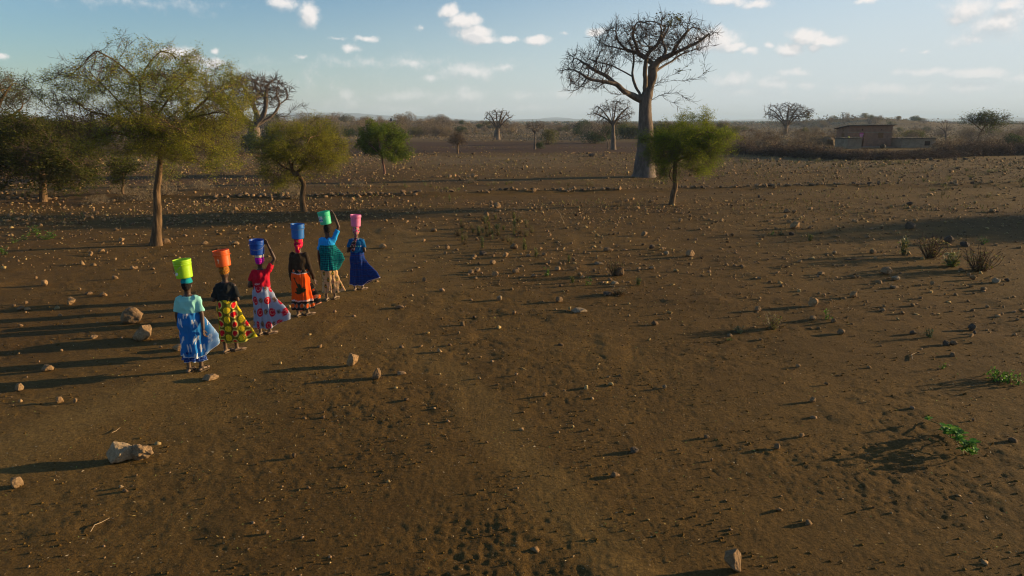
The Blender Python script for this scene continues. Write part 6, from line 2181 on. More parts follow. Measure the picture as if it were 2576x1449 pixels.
def add(label, u, v, Hb, yaw, spec, blabel, bcol, btilt, bkw):
    rt, s = person(label, u, v, Hb, yaw, spec)
    hx, hy = spec.get('head_off', (0, 0.01))
    off = Matrix.Rotation(yaw, 3, 'Z') @ Vector(((hx + bkw.pop('dx', 0)) * s, hy * s, 0))
    b = Vector(rt.location) + off + Vector((0, 0, Hb - 0.012))
    bucket(blabel, b, bcol, btilt, **bkw)
    return rt


# 1 mint shirt, blue bird wrap, lime bucket
def w1_head(hp, R):
    a = pad_head((0.01, 0.24, 0.28), rx=.086, ry=.098, z0=.052)(hp, R)
    hr = hair_cut(hp, R, .004)
    return a + [hr]


def sticker1(root, rz, h):
    curved_patch(root, "torn_sticker", rz, math.radians(205), math.radians(246), .055, .105, lambda f, g: base_col(f.shape, (0.72, 0.74, 0.66)), ragged=0.12)


add("barefaced woman in pale mint shirt and blue bird-print wrap, last in the line of walkers", 493, 936, 1.55, math.radians(4),
    dict(wide=1.02, arms=(hang(-1, .035, .02, .04, .72), dict(elbow=(.205, -.05, .985), wrist=(.240, -.15, .77), dir=(.02, .02, -1), side=(0, 1, .1), curl=.7)), strap='ankle', step=.03, toe=0.4,
         top=dict(col=(0.26, 0.58, 0.52), hem=1.0, sleeve=.80, inf=.020, flare=.004, fold=.007),
         skirts=[("wrap_skirt", dict(z0=1.03, z1=.30, rx0=.165, ry0=.135, rx1=.185, ry1=.165, seed=1, paint=p_birds,
                                     tail=[(0.02, .34, [(0, 0), (.15, .02), (.45, .15), (.75, .25), (1, .24)], .22), (-0.95, .25, [(0, 0), (.6, .03), (1, .07)], -.02)])),
                 ("underskirt", dict(z0=.42, z1=.215, rx0=.140, ry0=.125, rx1=.170, ry1=.155, seed=2, paint=p_under_plaid, nr=50, nc=150, tail=[(-0.5, .4, [(0, 0), (1, .05)], .0)]))],
         head=w1_head),
    "lime green bucket with torn white sticker, balanced on turquoise head pad", mat_plastic("lime plastic", (0.50, 0.78, 0.03)), (0.0, math.radians(-4)), dict(dx=-.02, handle=(math.radians(-72), -1, .14), extra=sticker1))


# 2 black shirt, swirl print
def scarf_paint(c1, c2, c3, sc=55):
    def f(c, v):
        n = vnoise(v[:, 0] * sc, v[:, 1] * sc, v[:, 2] * sc * 1.6, seed=2)
        c = lerp_mask(c, (n > 0.36) * 1.0, c2)
        c = lerp_mask(c, (n < -0.42) * 1.0, c3)
        return c
    return f


def w2_head(hp, R):
    pc = [ring_loft([(*hp(0, -.005, .0)[:2], hp(0, 0, .0)[2], .070, .088), (*hp(0, 0, .03)[:2], hp(0, 0, .03)[2], .086, .104), (*hp(0, 0, .065)[:2], hp(0, 0, .065)[2], .092, .106), (*hp(0, 0, .105)[:2], hp(0, 0, .105)[2], .086, .096), (*hp(0, 0, .138)[:2], hp(0, 0, .138)[2], .07, .08)], 24)]
    return [("headwrap", pc, (0.30, 0.10, 0.02), .009, .005, scarf_paint(None, (0.50, 0.24, 0.03), (0.06, 0.07, 0.02)))]


def scuff2(root, rz, h):
    curved_patch(root, "scuff_mark", rz, math.radians(252), math.radians(262), .075, .155, lambda f, g: base_col(f.shape, (0.85, 0.45, 0.30)), off=.0012, ragged=0.09)


add("woman in black T-shirt and yellow-green skirt with red discs and swirls", 583, 888, 1.525, math.radians(2),
    dict(wide=.97, arms=(front(-1, .065), front(1, .065)), step=.05, toe=0.9,
         top=dict(col=(0.018, 0.019, 0.020), hem=.97, sleeve=.86, inf=.022, flare=.008),
         skirts=[("wrap_skirt", dict(z0=1.00, z1=.225, rx0=.150, ry0=.130, rx1=.190, ry1=.17, seed=3, paint=p_swirls,
                                     tail=[(-0.18, .30, [(0, 0), (.12, .01), (.4, .10), (.7, .22), (1, .35)], .10), (-0.75, .22, [(0, 0), (.5, .03), (1, .10)], -.01)]))],
         head=w2_head, head_yaw=-0.1),
    "orange bucket with pale scuff, tilted on brown and gold headwrap", mat_plastic("orange plastic", (0.90, 0.17, 0.03)), (0.0, math.radians(-6)), dict(dx=.0, h=.30, handle=(math.radians(20), 1, .10), extra=scuff2))


# 3 red shirt, lavender print, raised arm
def w3_head(hp, R):
    pc = [ring_loft([(*hp(0, -.012, -.045)[:2], hp(0, 0, -.045)[2], .062, .076), (*hp(0, -.006, .0)[:2], hp(0, 0, .0)[2], .085, .103), (*hp(0, 0, .04)[:2], hp(0, 0, .04)[2], .090, .104), (*hp(0, 0, .085)[:2], hp(0, 0, .085)[2], .078, .09)], 24)]
    pd = [ring_loft([(*hp(0, 0, .078)[:2], hp(0, 0, .078)[2], .080, .088), (*hp(0, 0, .10)[:2], hp(0, 0, .10)[2], .092, .10), (*hp(0, 0, .125)[:2], hp(0, 0, .125)[2], .090, .098), (*hp(0, 0, .14)[:2], hp(0, 0, .14)[2], .07, .08)], 24)]
    return [("headscarf", pc, (0.40, 0.015, 0.30), .009, .006, None), ("head_pad", pd, (0.62, 0.55, 0.52), .009, .005, None)]


W3s = 1.546 - .04
w3 = add("woman in red T-shirt and disc-print white skirt, one hand raised to her bucket", 668, 843, 1.546, math.radians(2),
    dict(wide=.93, arms=(front(-1, .08, .96), dict(elbow=(.300, .03, 1.50), wrist=(.190, .02, 1.775), dir=(-.50, .0, .8), side=(-1, .1, -.4), curl=1.0, spread=.2)), step=.04, toe=0.85,
         top=dict(col=(0.46, 0.012, 0.03), hem=.955, sleeve=.62, inf=.022, fold=.010, text="dooc", tsize=.060, tpos=(-.045, 1.04, .14)),
         skirts=[("wrap_skirt", dict(z0=.985, z1=.165, rx0=.158, ry0=.135, rx1=.195, ry1=.165, seed=5, paint=p_discs,
                                     tail=[(-0.12, .30, [(0, .0), (.1, .02), (.35, .10), (.6, .24), (.85, .31), (1, .27)], .17), (-0.75, .28, [(0, 0), (.5, .03), (1, .09)], .02)]))],
         head=w3_head,
         extra=[("bracelet", ([(.236 + .030 * math.cos(a), .022 + .032 * math.sin(a), 1.675 + .012 * math.cos(a)) for a in [k * math.pi / 6 for k in range(13)]], [.006] * 13), M_PAPER),
                ("bracelet", ([(.247 + .031 * math.cos(a), .024 + .033 * math.sin(a), 1.648 + .012 * math.cos(a)) for a in [k * math.pi / 6 for k in range(13)]], [.005] * 13), M_PAPER)]),
    "deep blue bucket with wire handle, steadied by a raised hand", mat_plastic("deep blue plastic", (0.01, 0.09, 0.46)), (math.radians(2), math.radians(2)), dict(dx=-.03, h=.295, handle=(math.radians(-175), 1, .10)))


# 4 dark brown sweater, orange cloth
def w4_head(hp, R):
    pc = [ring_loft([(*hp(0, -.015, -.06)[:2], hp(0, 0, -.06)[2], .055, .066), (*hp(0, -.008, -.01)[:2], hp(0, 0, -.01)[2], .083, .098), (*hp(0, 0, .04)[:2], hp(0, 0, .04)[2], .092, .106), (*hp(0, 0, .10)[:2], hp(0, 0, .10)[2], .088, .10), (*hp(0, 0, .138)[:2], hp(0, 0, .138)[2], .075, .085)], 24),
          limb([hp(-.03, -.09, .0), hp(.0, -.115, -.05), hp(.02, -.12, -.10), hp(.035, -.115, -.145)], [.030, .036, .034, .012], 12, True, ((0, 1, 0), .5)),
          limb([hp(.01, -.10, -.03), hp(-.02, -.115, -.09), hp(-.015, -.11, -.125)], [.026, .030, .012], 12, True, ((0, 1, 0), .5)),
          ellipsoid(hp(.0, -.095, -.01), (.042, .035, .04), 12)]
    return [("headscarf", pc, (0.55, 0.012, 0.06), .009, .006, scarf_paint(None, (0.55, 0.30, 0.02), (0.20, 0.01, 0.03), 20))]


add("woman in long-sleeved dark brown sweater and orange skirt with black printed bird", 763, 796, 1.62, math.radians(0),
    dict(wide=.97, arms=(hang(-1, .035, .02, .03, .72), dict(elbow=(.215, -.01, .985), wrist=(.265, .05, .76), dir=(.12, .12, -1), side=(0, 1, .1), curl=.7)), step=.05, toe=0.8, skin=SKIN * 1.1,
         top=dict(name="sweater", col=(0.040, 0.028, 0.018), hem=.96, sleeve=1.96, inf=.022, fold=.005),
         skirts=[("wrap_skirt", dict(z0=1.00, z1=.150, rx0=.150, ry0=.125, rx1=.205, ry1=.17, seed=7, paint=p_orange,
                                     tail=[(-0.35, .45, [(0, 0), (.5, .0), (1, .05)], .04)])),
                 ("loose_end", dict(z0=.80, z1=.20, rx0=.135, ry0=.11, rx1=.16, ry1=.14, seed=8, paint=p_black_discs, nr=70, nc=120,
                                    tail=[(0.10, .22, [(0, 0), (.3, .08), (.7, .20), (1, .23)], .06)]))],
         head=w4_head),
    "faded mid-blue bucket level on a crimson and gold headscarf", mat_plastic("faded blue plastic", (0.03, 0.19, 0.56)), (0.0, math.radians(1.5)), dict(h=.325, handle=(math.radians(15), -1, .03)))


# 5 sky blue shirt, gingham wrap
def w5_head(hp, R):
    h_ = hair_cut(hp, R, .003)
    pd = [ring_loft([(*hp(0, 0, .105)[:2], hp(0, 0, .105)[2], .05, .05), (*hp(0, 0, .118)[:2], hp(0, 0, .118)[2], .055, .055)], 16)]
    return [h_]


def label5(root, rz, h):
    def paint(f, g):
        c = base_col(f.shape, (0.70, 0.72, 0.70))
        c = lerp_mask(c, ((g > .16) & (g < .50) & (f > .14)) * 1.0, (0.02, 0.20, 0.45))
        c = lerp_mask(c, ((g > .28) & (g < .40) & (f > .68) & (f < .92)) * .8, (0.35, 0.55, 0.65))
        c = lerp_mask(c, ((g > .14) & (g < .55) & (f < .12)) * 1.0, (0.03, 0.06, 0.12))
        c = lerp_mask(c, ((g > .05) & (g < .08) & (f > .2)) * .5, (0.2, 0.3, 0.4))
        return c
    a0, a1 = math.radians(196), math.radians(262)
    p = curved_patch(root, "label", rz, a0, a1, .075, .215, paint)
    tv, tf = text_polys("Safi", .062)
    am = math.radians(225); rr = rz(.18) + .004
    out = [(rr * math.cos(am + q[0] / rr), rr * math.sin(am + q[0] / rr), .182 + q[1]) for q in tv]
    link("lettering", mesh_from("lettering", out, tf, col=base_col((len(out),), (0.02, 0.03, 0.06)), mats=[M_PAPER]), p)


add("tall woman in sky-blue shirt with green checked wrap, reaching up to her bucket", 833, 758, 1.714, math.radians(6),
    dict(wide=.86, pad=0.01, head_yaw=0.75, arms=(hang(-1, .06, .05, .05, .72), dict(elbow=(.265, .05, 1.49), wrist=(.175, .05, 1.745), dir=(-.60, -.05, .6), side=(-1, .1, -.4), curl=1.1, spread=.2)), step=.07, toe=0.5,
         top=dict(col=(0.02, 0.30, 0.72), hem=1.06, sleeve=.78, inf=.016, blouse=0.0, fold=.008),
         skirts=[("checked_wrap", dict(z0=1.15, z1=.64, rx0=.178, ry0=.142, rx1=.200, ry1=.175, seed=9, paint=p_gingham, folds=.007,
                                       tail=[(-0.10, .30, [(0, 0), (.15, .02), (.35, .13), (.6, .17), (.8, .10), (1, .03)], .0)])),
                 ("print_skirt", dict(z0=.72, z1=.175, rx0=.135, ry0=.115, rx1=.19, ry1=.16, seed=10, paint=p_cream, folds=.012,
                                      tail=[(-0.25, .30, [(0, 0), (.3, .04), (.7, .12), (1, .19)], .03)]))],
         head=w5_head,
         extra=[("bracelet", ([(-.222 + .028 * math.cos(a), .085 + .03 * math.sin(a), .765) for a in [k * math.pi / 6 for k in range(13)]], [.005] * 13), M_SOLE)]),
    "mint green bucket with printed white and blue label, tilted to one side", mat_plastic("mint plastic", (0.10, 0.72, 0.42)), (math.radians(4), math.radians(-8)), dict(dx=-.01, h=.30, handle=(math.radians(-62), -1, .13), extra=label5))


# 6 navy shirt and plaid
def w6_head(hp, R):
    pc = [ring_loft([(*hp(0, -.015, -.055)[:2], hp(0, 0, -.055)[2], .058, .070), (*hp(0, -.006, .0)[:2], hp(0, 0, .0)[2], .083, .100), (*hp(0, 0, .05)[:2], hp(0, 0, .05)[2], .086, .102), (*hp(0, 0, .10)[:2], hp(0, 0, .10)[2], .078, .09), (*hp(0, 0, .138)[:2], hp(0, 0, .138)[2], .07, .08)], 24)]
    tl = [limb([hp(.0, -.075, .03), hp(.01, -.105, -.05), hp(.015, -.13, -.12), hp(-.01, -.145, -.22), hp(-.05, -.155, -.33), hp(-.06, -.155, -.42)], [.026, .030, .026, .040, .052, .046], 14, True, ((0, 1, 0), .30)),
          limb([hp(.02, -.13, -.13), hp(-.06, -.150, -.26), hp(-.115, -.135, -.36), hp(-.13, -.12, -.40)], [.022, .034, .034, .02], 12, True, ((0, 1, 0), .3))]
    def pa(c, v):
        n = vnoise(v[:, 0] * 38, v[:, 1] * 38, v[:, 2] * 26, seed=14)
        c = lerp_mask(c, (n > .05) * 1.0, (0.42, 0.36, 0.28)); c = lerp_mask(c, (n > .38) * 1.0, (0.03, 0.025, 0.02)); c = lerp_mask(c, (n < -.5) * 1.0, (0.42, 0.34, 0.06))
        return c
    return [("headscarf", pc, (0.62, 0.03, 0.20), .009, .004, pa), ("scarf_tail", tl, (0.05, 0.03, 0.03), .008, .005, lambda c, v: scarf_paint(None, (0.40, 0.30, 0.22), (0.50, 0.03, 0.18), 30)(c, v))]


def w6_paint(c, v):
    d = np.abs(v[:, 2] - 1.125) < .013
    n = vnoise(v[:, 0] * 70, v[:, 2] * 50, seed=3)
    back = (v[:, 1] < 0) & (np.abs(v[:, 0]) < .135)
    c = lerp_mask(c, (d & back & (n > .15)) * 1.0, (0.55, 0.40, 0.50)); c = lerp_mask(c, (d & back & (n < -.35)) * 1.0, (0.10, 0.45, 0.30))
    c = lerp_mask(c, ((v[:, 2] > 1.285) & (np.abs(v[:, 0]) < .085)) * 1.0, (0.50, 0.55, 0.62))
    return c


add("woman in navy shirt and dark blue plaid skirt, long scarf hanging down her back", 903, 732, 1.535, math.radians(-2),
    dict(wide=.97, arms=(front(-1, .06), front(1, .06)), step=.05, toe=0.6,
         top=dict(col=(0.008, 0.10, 0.27), hem=.94, sleeve=.66, inf=.022, paint=w6_paint, flare=.004),
         skirts=[("wrap_skirt", dict(z0=.975, z1=.150, rx0=.150, ry0=.130, rx1=.195, ry1=.165, seed=11, paint=p_navy_plaid,
                                     tail=[(-0.20, .34, [(0, 0), (.25, .01), (.5, .13), (.75, .25), (1, .32)], .20)]))],
         head=w6_head),
    "pale pink bucket with darker ridged rim on a trailing scarf", mat_plastic("pink plastic", (0.86, 0.28, 0.50)), (0.0, math.radians(2)), dict(h=.295, r0=.120, r1=.128, style='rim', handle=(math.radians(80), 1, .05)))

# ================================================================== STONES
def mat_stone(name, a, b_, c_):
    m, t, b, out = new_mat(name)
    tc = t.n('ShaderNodeTexCoord'); oi = t.n('ShaderNodeObjectInfo')
    f = t.noise(9, 6, 0.65, tc.outputs['Object']); f2 = t.noise(38, 5, 0.7, tc.outputs['Object'])
    base = t.ramp(f, [(0.3, a), (0.55, b_), (0.75, c_)])
    base = t.mix(1.0, base, t.ramp(f2, [(0.3, (0.75,) * 3), (0.7, (1.2,) * 3)]), 'MULTIPLY')
    base = t.mix(1.0, base, t.ramp(oi.outputs['Random'], [(0, (0.65, 0.62, 0.60)), (0.5, (0.95, 0.95, 0.95)), (1, (1.25, 1.15, 1.0))]), 'MULTIPLY')
    t.l(base, b.inputs['Base Color'])
    bp = t.n('ShaderNodeBump'); bp.inputs['Strength'].default_value = 0.9; bp.inputs['Distance'].default_value = 0.02
    t.l(t.noise(16, 8, 0.7, tc.outputs['Object']), bp.inputs['Height']); t.l(bp.outputs[0], b.inputs['Normal'])
    return m


M_STONE = mat_stone("ochre field stone", (0.17, 0.105, 0.055), (0.28, 0.18, 0.095), (0.38, 0.26, 0.15))
M_PALE = mat_stone("pale field stone", (0.22, 0.155, 0.095), (0.30, 0.225, 0.14), (0.38, 0.29, 0.19))
M_DARKST = mat_stone("dark field stone", (0.060, 0.045, 0.034), (0.095, 0.072, 0.052), (0.13, 0.10, 0.075))


def rock_mesh(name, seed, detail=0, flat=0.75, npts=13, mat=None, knobbly=0.0, soft=0):
    rng = np.random.RandomState(seed)
    bm = bmesh.new()
    p = rng.normal(0, 1, (npts, 3)); p /= np.linalg.norm(p, axis=1)[:, None]
    p *= rng.uniform(0.8, 1.05, (npts, 1)); p[:, 0] *= 0.5; p[:, 1] *= 0.42; p[:, 2] *= 0.5 * flat
    for q in p: bm.verts.new(q)
    bmesh.ops.convex_hull(bm, input=bm.verts[:])
    for v in [v for v in bm.verts if not v.link_faces]: bm.verts.remove(v)
    if soft:
        bmesh.ops.triangulate(bm, faces=bm.faces[:])
        bmesh.ops.subdivide_edges(bm, edges=bm.edges[:], cuts=1, use_grid_fill=True)
        bmesh.ops.smooth_vert(bm, verts=bm.verts[:], factor=0.55, use_axis_x=True, use_axis_y=True, use_axis_z=True)
    if detail:
        bmesh.ops.triangulate(bm, faces=bm.faces[:])
        for q in range(detail + 1):
            bmesh.ops.subdivide_edges(bm, edges=bm.edges[:], cuts=1, use_grid_fill=True)
            bmesh.ops.triangulate(bm, faces=bm.faces[:])
            if q == 0: bmesh.ops.smooth_vert(bm, verts=bm.verts[:], factor=0.22, use_axis_x=True, use_axis_y=True, use_axis_z=True)
        bmesh.ops.smooth_vert(bm, verts=bm.verts[:], factor=0.35, use_axis_x=True, use_axis_y=True, use_axis_z=True)
    me = bpy.data.meshes.new(name); bm.to_mesh(me); bm.free()
    if detail:
        n = len(me.vertices); v = np.zeros(n * 3); me.vertices.foreach_get("co", v); v = v.reshape(-1, 3)
        nl = np.zeros(n * 3); me.vertices.foreach_get("normal", nl); nl = nl.reshape(-1, 3)
        amp = 0.030 + knobbly * 0.05
        d = amp * vnoise(v[:, 0] * 5, v[:, 1] * 5, v[:, 2] * 5, seed=seed) + amp * 0.5 * vnoise(v[:, 0] * 13, v[:, 1] * 13, v[:, 2] * 13, seed=seed + 1) + 0.008 * vnoise(v[:, 0] * 30, v[:, 1] * 30, v[:, 2] * 30, seed=seed + 2)
        v = v + nl * d[:, None]
        me.vertices.foreach_set("co", v.astype(np.float32).ravel())
        if knobbly: me.polygons.foreach_set("use_smooth", np.ones(len(me.polygons), dtype=bool))
    me.materials.append(mat or M_STONE)
    me.update()
    zmin = min(q.co.z for q in me.vertices)
    for q in me.vertices: q.co.z -= zmin
    return me


BIG = [rock_mesh("stone", 400 + k, 2, (0.62, 0.8, 0.7, 0.9)[k % 4], 16) for k in range(4)]
BIGP = [rock_mesh("stone", 420 + k, 2, (0.55, 0.8)[k], 14, M_PALE) for k in range(2)]
BIGD = [rock_mesh("stone", 430 + k, 2, (0.7, 0.85)[k], 18, M_DARKST) for k in range(2)]
KNOB = rock_mesh("stone", 440, 3, 0.75, 20, M_STONE, knobbly=1.0)
LOWS = [rock_mesh("stone", 450 + k, 0, 0.55 + 0.12 * (k % 4), 17 + k % 4, soft=1) for k in range(10)]
LOWD = [rock_mesh("stone", 470 + k, 0, 0.7, 18, M_DARKST, soft=1) for k in range(3)]
LOWP = [rock_mesh("stone", 480 + k, 0, 0.6, 17, M_PALE, soft=1) for k in range(3)]


def stone(u, v, w, h, label, mesh, rot=0.0, group=None, tilt=(0, 0), sink=0.12):
    p = G(u, v); m_ = pxm(p.y)
    W_ = w * m_; H_ = h * m_ * 0.92
    ext = [max(abs(q.co[i]) for q in mesh.vertices) for i in (0, 1)]; zt = max(q.co.z for q in mesh.vertices)
    sx = W_ / (2 * ext[0]); sy = W_ * 0.8 / (2 * ext[1]); sz = H_ / zt * (1 + sink)
    o = link("stone", mesh, None, (p.x, p.y + W_ * 0.3, gz(p.x, p.y) - H_ * sink), None, (sx, sy, sz))
    o.rotation_euler = (tilt[0], tilt[1], rot)
    return tag(o, label, "stone", group)


